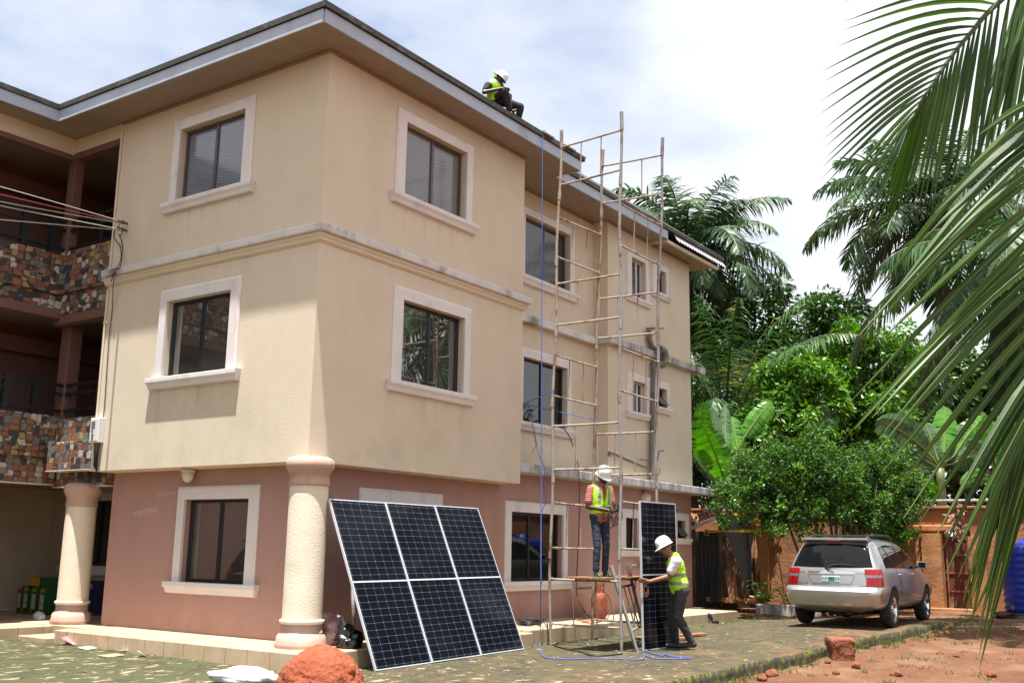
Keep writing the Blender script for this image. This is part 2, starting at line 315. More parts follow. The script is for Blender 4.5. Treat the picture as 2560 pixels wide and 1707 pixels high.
def splash():
    # red mud splashed up the foot of the pink wall
    m = MATS['pink']; n = m.node_tree.nodes; l = m.node_tree.links; b = n['Principled BSDF']; src = b.inputs['Base Color'].links[0].from_socket
    t = n.new('ShaderNodeTexCoord'); sp = n.new('ShaderNodeSeparateXYZ'); l.new(t.outputs['Object'], sp.inputs['Vector'])
    z = n.new('ShaderNodeTexNoise'); z.inputs['Scale'].default_value = 2.2; z.inputs['Detail'].default_value = 8; z.inputs['Roughness'].default_value = .7; l.new(t.outputs['Object'], z.inputs['Vector'])
    a = n.new('ShaderNodeMath'); a.operation = 'MULTIPLY_ADD'; l.new(z.outputs['Fac'], a.inputs[0]); a.inputs[1].default_value = -.9; l.new(sp.outputs['Z'], a.inputs[2])
    r = n.new('ShaderNodeMapRange'); r.inputs['From Min'].default_value = ZT0-.14; r.inputs['From Max'].default_value = ZT0-.62; r.inputs['To Max'].default_value = .45; l.new(a.outputs['Value'], r.inputs['Value'])
    x = n.new('ShaderNodeMix'); x.data_type = 'RGBA'; l.new(r.outputs['Result'], x.inputs['Factor']); l.new(src, x.inputs['A']); x.inputs['B'].default_value = (.235,.105,.06,1); l.new(x.outputs['Result'], b.inputs['Base Color'])
ZT0 = -2.43
splash()
# ================================================================== the house
A, LW, ZS = 5.08, 4.97, 6.0
B, X1, B2, X2 = .92, 9.15, .56, 13.26
G = .45; BP = .61; ZT, ZP = -2.43, -2.39
house = thing('house', 'cream three storey house with pink ground floor and stone clad balconies', 'house', (0,0,ZT))
def mapP(ax, pl):
    if ax == 'x': return lambda u, d, z: Vector((pl-d, u, z))
    return lambda u, d, z: Vector((u, pl-d, z))
def panel(mb, ax, pl, u0, u1, z0, z1, holes, rev=.14, mi=0):
    """flat wall with rectangular openings and their reveals"""
    P = mapP(ax, pl); us = sorted({u0, u1, *[h[0] for h in holes], *[h[1] for h in holes]}); zs = sorted({z0, z1, *[h[2] for h in holes], *[h[3] for h in holes]})
    for a, b in zip(us, us[1:]):
        for c, d in zip(zs, zs[1:]):
            if any(h[0] <= a and b <= h[1] and h[2] <= c and d <= h[3] for h in holes): continue
            mb.quad(P(a,0,c), P(b,0,c), P(b,0,d), P(a,0,d), mi)
    for h in holes:
        a, b, c, d = h
        mb.quad(P(a,0,c),P(a,-rev,c),P(a,-rev,d),P(a,0,d), mi); mb.quad(P(b,0,c),P(b,-rev,c),P(b,-rev,d),P(b,0,d), mi)
        mb.quad(P(a,0,c),P(b,0,c),P(b,-rev,c),P(a,-rev,c), mi); mb.quad(P(a,0,d),P(b,0,d),P(b,-rev,d),P(a,-rev,d), mi)
WINS = []   # (axis, plane, trim u0,u1, trim top, sill top, opening u0,u1,z0,z1, frame, pane, mullion at, kind)
def W(ax, pl, t0, t1, top, sill, inset=.2, frame='black_frame', pane='pane_clear', mull=(.5,), op=None, extra=None):
    o = op or (t0+inset, t1-inset, sill, top-inset)
    WINS.append((ax, pl, t0, t1, top, sill, o, frame, pane, mull, extra)); return o
h_mL = W('x', 0, 1.58, 3.49, 2.81, 1.39)
h_tL = W('x', 0, 1.54, 3.50, 5.69, 4.26, frame='bronze_frame', pane='pane_net')
h_mR = W('y', 0, 1.59, 3.54, 2.81, 1.34)
h_tR = W('y', 0, 1.51, 3.49, 5.69, 4.27, frame='bronze_frame', pane='pane_net_grey')
h_gL = W('x', G, 1.40, 3.26, -.26, -1.69)
h_gR = W('y', G, 1.50, 3.48, -.26, -1.69, pane='pane_dark')
h_s2g = W('y', BP, 5.44, 7.62, -.26, -1.69, pane='pane_dark', op=(5.66,7.42,-1.69,-.45), mull=(.42,))
h_s2m = W('y', B, 6.25, 8.23, 2.75, 1.29, pane='pane_dark', op=(6.42,8.04,1.29,2.56))
h_s2t = W('y', B, 6.25, 8.33, 5.63, 4.19, pane='pane_curtain', frame='bronze_frame', op=(6.42,8.12,4.19,5.45))
h_b1m = W('y', B2, 9.98, 11.05, 2.77, 1.90, op=(10.18,10.86,1.90,2.60), pane='pane_curtain', frame='white_frame', mull=(.62,))
h_b2m = W('y', B2, 11.22, 12.03, 2.77, 2.16, op=(11.40,11.87,2.16,2.60), pane='pane_dark', mull=(), extra='louvre')
h_b1t = W('y', B2, 9.98, 11.04, 5.60, 4.52, op=(10.18,10.86,4.52,5.43), pane='pane_curtain', frame='white_frame', mull=(.62,))
h_b2t = W('y', B2, 11.24, 12.06, 5.60, 4.88, op=(11.42,11.90,4.88,5.44), pane='pane_dark', mull=())
h_g1 = W('y', BP, 9.74, 10.72, -.22, -1.09, op=(9.94,10.52,-1.09,-.41), pane='pane_dark', mull=(.5,))
h_g2 = W('y', BP, 12.22, 13.08, -.21, -.80, op=(12.42,12.90,-.80,-.39), pane='pane_dark', mull=(), extra='louvre')
# --- walls
m = MB()
panel(m, 'x', 0, 0, LW, 0, ZS, [h_mL, h_tL]); panel(m, 'y', 0, 0, A, 0, ZS, [h_mR, h_tR])
m.quad((A,0,0),(A,B,0),(A,B,ZS),(A,0,ZS)); m.quad((0,LW,0),(1.2,LW,0),(1.2,LW,ZS),(0,LW,ZS))
m.quad((0,0,0),(A,0,0),(A,LW,0),(0,LW,0))      # underside of the overhang
panel(m, 'y', B, A, X1, .26, ZS, [h_s2m, h_s2t])
m.quad((X1,B2,.26),(X1,B,.26),(X1,B,ZS),(X1,B2,ZS))
panel(m, 'y', B2, X1, X2, .26, ZS, [h_b1m, h_b2m, h_b1t, h_b2t])
m.quad((X2,B2,.26),(X2,9,.26),(X2,9,ZS),(X2,B2,ZS)); m.quad((2.6,9,.0),(X2,9,.0),(X2,9,ZS),(2.6,9,ZS))
m.build('upper_wall', 'cream', house)
m = MB()
panel(m, 'x', G, G, LW, ZT, 0, [h_gL]); panel(m, 'y', G, G, A+.2, ZT, 0, [h_gR])
m.quad((A+.2,BP,ZT),(A+.2,BP+.3,ZT),(A+.2,BP+.3,.25),(A+.2,BP,.25)) if BP < G else None
panel(m, 'y', BP, A+.2, X2, ZP-.1, .26, [h_s2g, h_g1, h_g2])
m.quad((A+.2,G,ZT),(A+.2,BP,ZT),(A+.2,BP,.0),(A+.2,G,.0))
m.quad((X2,BP,ZP-.1),(X2,9,ZP-.1),(X2,9,.26),(X2,BP,.26)); m.quad((G,LW,ZT),(2.2,LW,ZT),(2.2,LW,0),(G,LW,0))
m.build('ground_wall', 'pink', house)
# --- dark rooms behind the glass are not needed (panes are opaque); close the body
m = MB(); m.box((.75,.75,-2.3),(4.9,4.7,5.9)); m.box((5.3,1.3,-2.3),(13.0,8.8,5.9)); m.build('inner_core', 'interior', house)
# --- cornice bands
def band_path(pts, prof, name, ma):
    """profile (d, z) swept along an open path of outward-left walls given as corner points and outward normals"""
    m = MB(); rings = []
    for (x, y, nx, ny) in pts: rings.append([Vector((x+nx*d, y+ny*d, z)) for d, z in prof])
    m.loft(rings, close=True, caps=True); return m.build(name, ma, house)
zb = 3.33; pf = [(-.02,zb+.0),(.12,zb),(.125,zb-.02),(.12,zb-.10),(.105,zb-.115),(.075,zb-.12),(.072,zb-.16),(.05,zb-.185),(.045,zb-.22),(.012,zb-.25),(-.02,zb-.25)]
PW = [(d,z) for d,z in pf[:5]]+[(-.02,zb-.115)]
PM = [(-.02,zb-.116)]+[(d*.95,z) for d,z in pf[5:]]
path = [(0,LW+.04,-1,0),(0,0,-1,-1),(A,0,1,-1),(A,B,1,0)]
band_path(path, PW, 'cornice', 'band'); band_path(path, PM, 'cornice_moulding', 'cream')
zb2 = 3.38
def slabband(pts, z1, th, name, ma): 
    m = MB(); m.loft([[Vector((x,y,z1-th)), Vector((x,y,z1)), Vector((x2,y2,z1)), Vector((x2,y2,z1-th))] for x,y,x2,y2 in pts], close=True, caps=True); return m.build(name, ma, house, bevel=.012)
slabband([(A,B,A,B-.14),(X1-.14,B,X1-.14,B-.14)], zb2, .15, 'ledge', 'band')
slabband([(X1-.02,B,X1-.14,B-.145),(X1+.02,B2,X1-.14,B2-.145),(X2,B2,X2+.55,B2-.145),(X2,6,X2+.55,6)], zb2+.01, .15, 'ledge', 'band_dirty')
slabband([(A,BP+.02,A,.23),(X2,BP+.02,X2+.5,.23),(X2,7,X2+.5,7)], .40, .16, 'ledge', 'band_dirty')
# --- windows: trim, sill, frame, pane
def ring(P, u0, u1, z0, z1, d): return [P(u0,d,z0), P(u1,d,z0), P(u1,d,z1), P(u0,d,z1)]
for (ax, pl, t0, t1, top, sill, o, fr, pn, mull, extra) in WINS:
    P = mapP(ax, pl); root = MB(); a, b, c, d = o
    # the frame is the window part itself; trim, sill and pane are its sub-parts
    fw = .05 if b-a > 1 else .035; dp = -.085
    def bar(u0, u1, z0, z1, d0, d1): root.loft([ring(P,u0,u1,z0,z1,d0), ring(P,u0,u1,z0,z1,d1)])
    bar(a, a+fw, c, d, dp-.05, dp); bar(b-fw, b, c, d, dp-.05, dp); bar(a+fw, b-fw, c, c+fw, dp-.05, dp); bar(a+fw, b-fw, d-fw, d, dp-.05, dp)
    for q in mull:
        u = a+(b-a)*q; bar(u-.03, u+.03, c+fw, d-fw, dp-.048, dp+.012)
    wf = root.build('window', fr, house, bevel=.004)
    m = MB(); edges = [a+fw] + [a+(b-a)*q for q in mull] + [b-fw]
    for i, (u0, u1) in enumerate(zip(edges, edges[1:])):
        dd = dp-.012-.02*(i % 2); m.quad(P(u0,dd,c+fw), P(u1,dd,c+fw), P(u1,dd,d-fw), P(u0,dd,d-fw))
    m.build('pane', pn, wf)
    # mitred surround on three sides
    m = MB(); pr = [(0,0),(0,.018),(.035,.045),(1,.045),(1,0)]
    ins = (a-t0, t1-b, top-d)
    rings = []
    for k, dd in pr:
        i0, i1, i2 = ins[0]*k if k == 1 else k, ins[1]*k if k == 1 else k, ins[2]*k if k == 1 else k
        rings.append([P(t0+i0,dd,c), P(t0+i0,dd,top-i2), P(t1-i1,dd,top-i2), P(t1-i1,dd,c)])
    m.loft(rings, close=False); m.build('surround', 'trim', wf)
    ov = .10 if b-a > 1 else .07; k = 1 if b-a > 1 else .8
    m = MB(); prof = [(-.10,0),(.105*k,0),(.11*k,-.008),(.11*k,-.065),(.10*k,-.075),(.098*k,-.085),(.085*k,-.10),(.062*k,-.165),(.0,-.175),(-.10,-.175)]
    r0, r1 = [], []
    for dd, zz in prof:
        sh = 0 if zz > -.08 else .03
        r0.append(P(t0-ov+sh, dd, sill+zz*k)); r1.append(P(t1+ov-sh, dd, sill+zz*k))
    # keep the part inside the opening within it
    m.loft([r0, r1]); m.build('sill', 'trim', wf)
    if extra == 'louvre':
        m = MB(); hz_ = (d-c)
        top_ = P((a+b)/2, dp+.01, c+hz_*.62); bot = P((a+b)/2, dp+.20, c+.06); uu = (P(b,0,c)-P(a,0,c))*.42; nn = (bot-top_)
        m.obox((top_+bot)/2, uu, nn*.5, nn.cross(uu).normalized()*.008); m.build('flap', 'bronze_frame', wf)
# --- roof: eave slab edges, fascia, soffit
EX0, EX1, EY = -.64, 6.2, -.50
E2 = onz((1369,424),6.0); E2r = onz((1656.5,600),6.0); y2 = (E2.y+E2r.y)/2; x2r = E2r.x
ER = onz((1790,673),6.0); ex2 = ER.x
m = MB()   # fascia boards
def board(p, q, z0=6.0, z1=6.2, t=.03):
    p, q = Vector(p), Vector(q); n = Vector((q.y-p.y, p.x-q.x)).normalized()*t
    m.prism([(p.x,p.y,z0),(q.x,q.y,z0),(q.x+n.x,q.y+n.y,z0),(p.x+n.x,p.y+n.y,z0)], (0,0,z1-z0))
board((EX0,5.89),(EX0,EY)); board((EX0,EY),(EX1,EY)); board((EX1,EY),(EX1,y2)); board((EX1,y2),(x2r,y2)); board((-9,5.89),(EX0,5.89))
m.build('fascia', 'fascia', house)
m = MB()   # soffit
zs_ = 6.004
m.quad((EX0,EY,zs_),(EX1,EY,zs_),(EX1,B+.3,zs_),(EX0,B+.3,zs_)); m.quad((EX0,B+.3,zs_),(.3,B+.3,zs_),(.3,6.4,zs_),(EX0,6.4,zs_)); m.quad((EX1,y2,zs_),(ex2-.1,y2,zs_),(ex2-.1,B+.3,zs_),(EX1,B+.3,zs_)); m.quad((-9,5.89,zs_),(EX0,5.89,zs_),(EX0,6.4,zs_),(-9,6.4,zs_)); m.quad((X2-.05,B+.3,zs_),(ex2-.1,B+.3,zs_),(ex2-.1,9,zs_),(X2-.05,9,zs_))
so_ = m.build('soffit', 'soffit', house)
def ridgemat():
    mm = MATS['soffit']; n = mm.node_tree.nodes; l = mm.node_tree.links; t = n.new('ShaderNodeTexCoord')
    wv = n.new('ShaderNodeTexWave'); wv.bands_direction = 'X'; wv.inputs['Scale'].default_value = 3.2; l.new(t.outputs['Object'], wv.inputs['Vector'])
    bp = n.new('ShaderNodeBump'); bp.inputs['Strength'].default_value = .25; bp.inputs['Distance'].default_value = .02; l.new(wv.outputs['Fac'], bp.inputs['Height']); l.new(bp.outputs['Normal'], n['Principled BSDF'].inputs['Normal'])
ridgemat()
m = MB()   # cream board under the far roof edge and moulding at wall heads
m.box((x2r,y2-.01,5.93),(ex2-.12,y2+.05,6.0)); m.box((x2r-.02,y2+.05,5.94),(x2r+.03,B,6.0)); m.build('eave_board', 'cream', house)
m = MB(); m.box((-.025,.0,5.955),(0,LW,6.0)); m.box((-.025,-.025,5.955),(A,0,6.0)); m.box((A,B-.025,5.955),(X1,B,6.0)); m.box((X1,B2-.025,5.955),(X2,B2,6.0)); m.build('wall_head_moulding', 'soffit', house)
def hip(name, x0, x1, y0, y1, ma, rise=.3, th=.09, z=6.21, wav=0):
    m = MB(); w_ = min(x1-x0, y1-y0)/2; h = w_*rise
    lo = [(x0,y0,z),(x1,y0,z),(x1,y1,z),(x0,y1,z)]; hi = [(x0,y0,z+th),(x1,y0,z+th),(x1,y1,z+th),(x0,y1,z+th)]
    if x1-x0 > y1-y0: r0, r1 = (x0+w_,(y0+y1)/2,z+th+h), (x1-w_,(y0+y1)/2,z+th+h); F = [(8,9,5,4),(5,9,6),(6,9,8,7),(7,8,4)]
    else: r0, r1 = ((x0+x1)/2,y0+w_,z+th+h), ((x0+x1)/2,y1-w_,z+th+h); F = [(8,5,4),(5,8,9,6),(6,9,7),(7,9,8,4)]
    m.add(lo+hi+[r0,r1], [(3,2,1,0),(0,1,5,4),(1,2,6,5),(2,3,7,6),(3,0,4,7)]+F); return m.build(name, ma, house)
hip('roof', -9.2, EX0-.02, 5.83, 12, 'roofing', z=6.207)
TAN = .74; RY = 6.0
def ROOFZ(x, y): return 6.30 + TAN*min(y-(EY-.07), 2*RY-y-(EY-.07)) if x < EX1+.1 else 6.30 + TAN*min(y-(y2-.07), 2*RY-y-(y2-.07))
def roofmesh(x0, x1, y0, hipL, hipR):
    m = MB(); z0, z1 = 6.21, 6.30; y9 = 2*RY-y0; h = RY-y0; zr = z1+TAN*h; a = x0+h if hipL else x0; b = x1-h if hipR else x1
    if hipL and a > x1: a = x1
    V = [(x0,y0,z0),(x1,y0,z0),(x1,y9,z0),(x0,y9,z0),(x0,y0,z1),(x1,y0,z1),(x1,y9,z1),(x0,y9,z1),(a,RY,zr),(b,RY,zr)]
    m.add(V, [(3,2,1,0),(0,1,5,4),(1,2,6,5),(2,3,7,6),(3,0,4,7),(4,5,9,8),(6,7,8,9),(7,4,8),(5,6,9)]); return m.build('roof', 'roofing', house)
roofmesh(EX0-.06, EX1+.1, EY-.07, True, False); roofmesh(EX1+.101, ex2+.12, y2-.07, False, True)
m = MB()   # corrugated sheet end beyond the fascia
n_ = 60; top, bot = [], []
V = []
for i in range(n_+1):
    x = x2r+.35 + (ex2+.12-x2r-.35)*i/n_; dz = .022*math.sin(i*2.1)
    V.append([Vector((x, y2-.10, 6.035+dz)), Vector((x, y2-.10, 6.055+dz)), Vector((x, y2-.02, 6.20+dz*.3)), Vector((x,y2-.015,6.18+dz*.3))])
m.loft(V); m.build('roof_sheet_edge', 'zinc', house)
for (x, y) in ((5.0,-.5),(5.75,-.5),(6.15,-.48)):
    m = MB(); m.obox((x,y,6.33),(.16,0,0),(0,.10,.05),(0,0,.02)); m.build('roof_tile', 'roof_rust', house)
# --- columns
def column(cx, cy, z0, z1, r, name='column'):
    m = MB(); m.lathe([(r*1.01,z0+.30),(r,z0+.34),(r*.985,z1-.36),(r*.97,z1-.33)], (cx,cy,0), 48, caps=False)
    c = m.build(name, 'cream_col', house, smooth=True)
    m = MB(); m.lathe([(r*.97,z0+.36),(r*1.10,z0+.355),(r*1.13,z0+.335),(r*1.10,z0+.315),(r*1.02,z0+.30)], (cx,cy,0), 48); m.build('collar', 'cream_col', c, smooth=True)
    m = MB(); m.lathe([(r*1.02,z0+.30),(r*1.03,z0+.19),(r*1.16,z0+.17),(r*1.17,z0+.155),(r*1.22,z0+.145),(r*1.24,z0+.09),(r*1.30,z0+.05),(r*1.29,z0+.0),(r*1.2,z0)], (cx,cy,0), 48); m.build('base', 'pink_trim', c, smooth=True)
    m = MB(); m.lathe([(r*.98,z1-.375),(r*1.07,z1-.36),(r*1.03,z1-.33),(r*1.02,z1-.21),(r*1.10,z1-.20),(r*1.12,z1-.16),(r*1.22,z1-.145),(r*1.25,z1-.09),(r*1.22,z1-.03),(r*1.10,z1+.0),(r*.9,z1+.02)], (cx,cy,0), 48); m.build('capital', 'pink_trim', c, smooth=True)
CX, CY = .02, -.03
column(CX, CY, ZT, .03, .262)
m = MB(); m.loft([[Vector((CX+.30*math.cos(t)*k, CY+.30*math.sin(t)*k, z)) for t in [math.pi*(.92+1.16*i/14) for i in range(15)]] for k, z in ((.92,-.005),(.62,.25),(.32,.7))], close=False)
# --- steps and porch floor
def slab(name, x0, x1, y0, y1, z1, z0=-2.9): 
    m = MB(); m.box((x0,y0,z0),(x1,y1,z1)); return m.build(name, 'step_tile', house, bevel=.012)
slab('step', -.61, 4.35, -.80, 4.56, ZT); slab('step', 4.352, 12.72, -.74, 1.2, ZP)
slab('step', -.74, 1.0, 4.562, 5.32, -2.545); slab('porch_floor', .0, 2.6, 4.564, 9.5, ZT-.006); slab('porch_floor', -9, -.001, 5.6, 9.5, ZT-.02)
# --- porch, balconies and the wing on the left
column(.33, 5.62, ZT, -.18, .245)
YB = 6.36
def stoneband(name, boxes):
    m = MB()
    for a, b in boxes: m.box(a, b)
    return m.build(name, 'stone', house, bevel=.01)
stoneband('balcony_parapet', [((-9,YB,3.12),(-.0,YB+.14,3.84)),((0,LW+.02,3.14),(.14,YB+.14,3.90))])
stoneband('balcony_apron', [((-9,YB+.06,2.86),(.05,YB+.2,3.119)),((.05,LW+.02,2.76),(.2,YB+.2,3.139))])
stoneband('balcony_parapet', [((-9,YB+.02,.28),(.24,YB+.16,1.0)),((.24,LW+.02,.5),(.38,YB+.16,.96))])
stoneband('balcony_apron', [((-9,YB+.1,-.16),(.30,YB+.24,.279)),((.36,LW+.02,-.2),(.5,YB+.24,.3))])
m = MB(); m.box((-.03,LW+.004,.04),(.24,YB-.16,.51)); m.build('balcony_corner_block', 'stone', house, bevel=.01)
m = MB(); m.box((-.035,LW+.002,.025),(.25,YB-.15,.04)); m.box((.36,LW+.02,-.215),(.5,YB+.24,-.2)); m.box((-9,YB+.1,-.18),(.3,YB+.24,-.16)); m.build('balcony_drip', 'cream', house)
m = MB()
for (a, b) in (((-9,YB+.02,2.70),(.06,YB+.25,2.859)),((.06,LW+.02,2.60),(.25,YB+.25,2.759)),((.02,YB-.02,3.9),(.2,YB+.18,5.72)),((.28,YB+.02,.97),(.52,YB+.3,2.62)),((-9,YB,5.60),(.0,YB+.16,5.70)),((.0,LW+.02,5.62),(.16,YB+.16,5.74)),((-5,YB,3.85),(-4.8,YB+.2,5.6)),((-5,YB,1.0),(-4.8,YB+.2,2.7)),((-9,YB+1.6,5.3),(2.2,YB+1.75,5.6)),((-9,YB+1.6,2.3),(2.2,YB+1.75,2.6))): m.box(a, b)
m.build('balcony_beam', 'brown_and_shade', house, bevel=.008)
m = MB(); m.box((-9,YB+.005,5.70),(-.001,YB+.15,6.0)); m.box((.001,LW+.02,5.74),(.15,YB+.15,6.0)); m.build('beam_facing', 'cream', house)
m = MB(); m.box((-9,YB+.02,5.90),(2.6,9.6,5.98)); m.box((.05,LW+.03,5.90),(2.6,YB+.02,5.98)); m.box((-9,YB+.2,2.86),(2.6,9.6,3.0)); m.box((.2,LW+.03,2.80),(2.6,YB+.3,3.02)); m.box((-9,YB+.24,-.1),(2.6,9.6,.05)); m.box((.5,LW+.03,-.1),(2.6,YB+.3,.05)); m.build('balcony_floor', 'ceiling_white', house)
m = MB(); m.box((2.2,LW-.02,.05),(2.4,9.6,2.86)); m.box((2.2,LW-.02,3.0),(2.4,9.6,5.9)); m.box((-9,8.2,.05),(2.2,8.35,2.86)); m.box((-9,8.2,3.0),(2.2,8.35,5.9)); m.build('balcony_back_wall', 'brown_and_shade', house)  # cream-pink walls whose shade is painted in as brown
m = MB(); panel(m, 'x', 2.2, LW, 12, ZT, -.1, [(7.3,8.6,-1.56,-.33)]); m.quad((-1.1,9.5,ZT),(2.2,9.5,ZT),(2.2,9.5,-.1),(-1.1,9.5,-.1)); m.build('porch_wall', 'cream', house)
m = MB(); panel(m, 'y', 6.5, -9, -1.1, -2.9, -.1, []); m.quad((-1.1,6.5,ZT-.3),(-1.1,9.5,ZT-.3),(-1.1,9.5,-.1),(-1.1,6.5,-.1)); m.build('wing_shading_wall', 'pink', house)  # unseen walls added to keep light out of the porch; front shows in reflections
WINS2 = ('x', 2.2)
P = mapP('x', 2.2); m = MB()
for (u0,u1,z0,z1) in ((7.3,7.36,-1.56,-.33),(8.54,8.6,-1.56,-.33),(7.36,8.54,-1.56,-1.5),(7.36,8.54,-.39,-.33),(7.92,7.98,-1.5,-.39)): m.loft([ring(P,u0,u1,z0,z1,-.12), ring(P,u0,u1,z0,z1,-.06)])
wf = m.build('window', 'black_frame', house); m = MB(); m.quad(P(7.36,-.09,-1.5),P(8.54,-.09,-1.5),P(8.54,-.09,-.39),P(7.36,-.09,-.39)); m.build('pane', 'pane_dark', wf)
m = MB(); m.loft([ring(P,7.0,9.0,-1.74,-1.57,.0), ring(P,7.0,9.0,-1.74,-1.57,.12)]); m.build('sill', 'trim', wf, bevel=.01)
m = MB(); m.loft([ring(P,7.1,8.8,-.33,-.17,.0), ring(P,7.1,8.8,-.33,-.17,.04)]); m.build('surround', 'trim', wf)
m = MB(); m.loft([ring(P,9.95,11.25,ZT,-.30,.0), ring(P,9.95,11.25,ZT,-.30,.05)]); dr = m.build('door', 'door_wood', house)
m = MB()
for z0, z1 in ((-2.3,-1.7),(-1.62,-1.1),(-1.02,-.42)): m.loft([ring(P,10.1,10.55,z0,z1,.05), ring(P,10.14,10.51,z0+.04,z1-.04,.065)]); m.loft([ring(P,10.65,11.1,z0,z1,.05), ring(P,10.69,11.06,z0+.04,z1-.04,.065)])
m.build('door_panel', 'door_wood', dr)
m = MB(); m.tube([P(10.1,.09,-1.55),P(10.1,.09,-1.15)], .02, 8); m.build('handle', 'zinc', dr)
# railings on the parapets
for zt_, zh, yy, xx in ((3.86,.62,YB+.07,.08), (1.0,.55,YB+.09,.31)):
    m = MB()
    for z in (zt_+zh, zt_+zh*.72, zt_+.1): m.box((-8.9,yy-.025,z-.025),(xx,yy+.025,z+.025)); m.box((xx-.025,LW+.05,z-.025),(xx+.025,yy-.026,z+.025))
    for x in (-8,-6.5,-5.3,-4,-2.8,-1.7,-.75): m.box((x-.05,yy-.045,zt_),(x+.05,yy+.045,zt_+zh+.06))
    m.box((-.28,yy-.045,zt_),(-.2,yy+.045,zt_+zh+.02)); m.box((xx-.045,5.35,zt_),(xx+.045,5.43,zt_+zh+.02))
    m.build('railing', 'dark_metal', house)
# ================================================================== ground
def groundmats():
    # paved yard: concrete overgrown with moss, pale worn patches and red soil washed over it
    m = bpy.data.materials.new('pavement'); m.use_nodes = True; MATS['pavement'] = m
    n = m.node_tree.nodes; l = m.node_tree.links; b = n['Principled BSDF']; b.inputs['Roughness'].default_value = .9
    t = n.new('ShaderNodeTexCoord')
    def noise(scale, det=8, ro=.65, st=(1,1,1), off=0):
        mp = n.new('ShaderNodeMapping'); mp.inputs['Scale'].default_value = st; mp.inputs['Location'].default_value = (off,off*.7,0); l.new(t.outputs['Object'], mp.inputs['Vector'])
        z = n.new('ShaderNodeTexNoise'); z.inputs['Scale'].default_value = scale; z.inputs['Detail'].default_value = det; z.inputs['Roughness'].default_value = ro; l.new(mp.outputs['Vector'], z.inputs['Vector']); return z.outputs['Fac']
    def rng(v, a, c, lo=0, hi=1):
        q = n.new('ShaderNodeMapRange'); q.inputs['From Min'].default_value = a; q.inputs['From Max'].default_value = c; q.inputs['To Min'].default_value = lo; q.inputs['To Max'].default_value = hi; l.new(v, q.inputs['Value']); return q.outputs['Result']
    def mixc(f, a, c):
        x = n.new('ShaderNodeMix'); x.data_type = 'RGBA'; l.new(f, x.inputs['Factor'])
        for s_, v in (('A', a), ('B', c)):
            if isinstance(v, tuple): x.inputs[s_].default_value = v+(1,)
            else: l.new(v, x.inputs[s_])
        return x.outputs['Result']
    c = mixc(rng(noise(1.1, 8, .7), .38, .62), (.100,.068,.030), (.056,.042,.019))
    c = mixc(rng(noise(7, 6, .7), .45, .62), c, (.045,.041,.020))
    # green moss, heavier near the house
    sx = n.new('ShaderNodeSeparateXYZ'); l.new(t.outputs['Object'], sx.inputs['Vector'])
    near = rng(sx.outputs['Y'], -2.4, -.7, 0, .16)
    ad = n.new('ShaderNodeMath'); ad.operation = 'ADD'; l.new(noise(1.9, 9, .75, off=3), ad.inputs[0]); l.new(near, ad.inputs[1])
    lft = rng(sx.outputs['X'], .5, -2, 0, .03); a2 = n.new('ShaderNodeMath'); a2.operation = 'ADD'; l.new(ad.outputs['Value'], a2.inputs[0]); l.new(lft, a2.inputs[1])
    c = mixc(rng(a2.outputs['Value'], .57, .70), c, (.052,.058,.015))
    # red soil washed on towards the kerb
    so = n.new('ShaderNodeMath'); so.operation = 'ADD'; l.new(noise(.8, 8, .7, off=9), so.inputs[0]); l.new(rng(sx.outputs['Y'], -2.2, -4.4, -.12, .10), so.inputs[1])
    c = mixc(rng(so.outputs['Value'], .54, .72), c, (.17,.075,.034))
    # pale worn flakes of bare concrete
    fl = noise(4.2, 6, .66, st=(.8,1.25,1), off=5)
    c = mixc(rng(noise(2.7, 8, .75, off=21), .50, .60), c, (.034,.032,.015)); c = mixc(rng(noise(6, 8, .75, off=23), .58, .66), c, (.085,.105,.016)); fa = n.new('ShaderNodeMath'); fa.operation = 'ADD'; l.new(fl, fa.inputs[0]); l.new(rng(sx.outputs['X'], 0, 3.5, .0, -.055), fa.inputs[1]); c = mixc(rng(fa.outputs['Value'], .575, .605), c, (.27,.22,.15)); c = mixc(rng(noise(2.6, 7, .7, st=(.5,1.3,1), off=11), .64, .69), c, (.17,.135,.085)); c = mixc(rng(noise(30, 3, .6, off=6), .66, .70), c, (.05,.04,.025))
    l.new(c, b.inputs['Base Color'])
    bp = n.new('ShaderNodeBump'); bp.inputs['Strength'].default_value = .8; bp.inputs['Distance'].default_value = .03; l.new(noise(9, 8, .7), bp.inputs['Height']); l.new(bp.outputs['Normal'], b.inputs['Normal'])
    # red soil
    m = bpy.data.materials.new('soil'); m.use_nodes = True; MATS['soil'] = m
    n = m.node_tree.nodes; l = m.node_tree.links; b = n['Principled BSDF']; b.inputs['Roughness'].default_value = .95
    t = n.new('ShaderNodeTexCoord')
    c = mixc(rng(noise(1.3, 9, .7), .35, .65), (.100,.036,.014), (.150,.062,.026))
    c = mixc(rng(noise(.7, 8, .7, off=4), .5, .64), c, (.175,.097,.048))
    c = mixc(rng(noise(2.2, 9, .75, off=7), .58, .72), c, (.11,.12,.035))
    c = mixc(rng(noise(16, 4, .6, off=2), .62, .70), c, (.25,.15,.095))
    l.new(c, b.inputs['Base Color'])
    bp = n.new('ShaderNodeBump'); bp.inputs['Strength'].default_value = .9; bp.inputs['Distance'].default_value = .05; l.new(noise(6, 9, .72), bp.inputs['Height']); l.new(bp.outputs['Normal'], b.inputs['Normal'])
    # kerb side: damp concrete with moss
    m = bpy.data.materials.new('kerb_side'); m.use_nodes = True; MATS['kerb_side'] = m
    n = m.node_tree.nodes; l = m.node_tree.links; b = n['Principled BSDF']; b.inputs['Roughness'].default_value = .9
    t = n.new('ShaderNodeTexCoord')
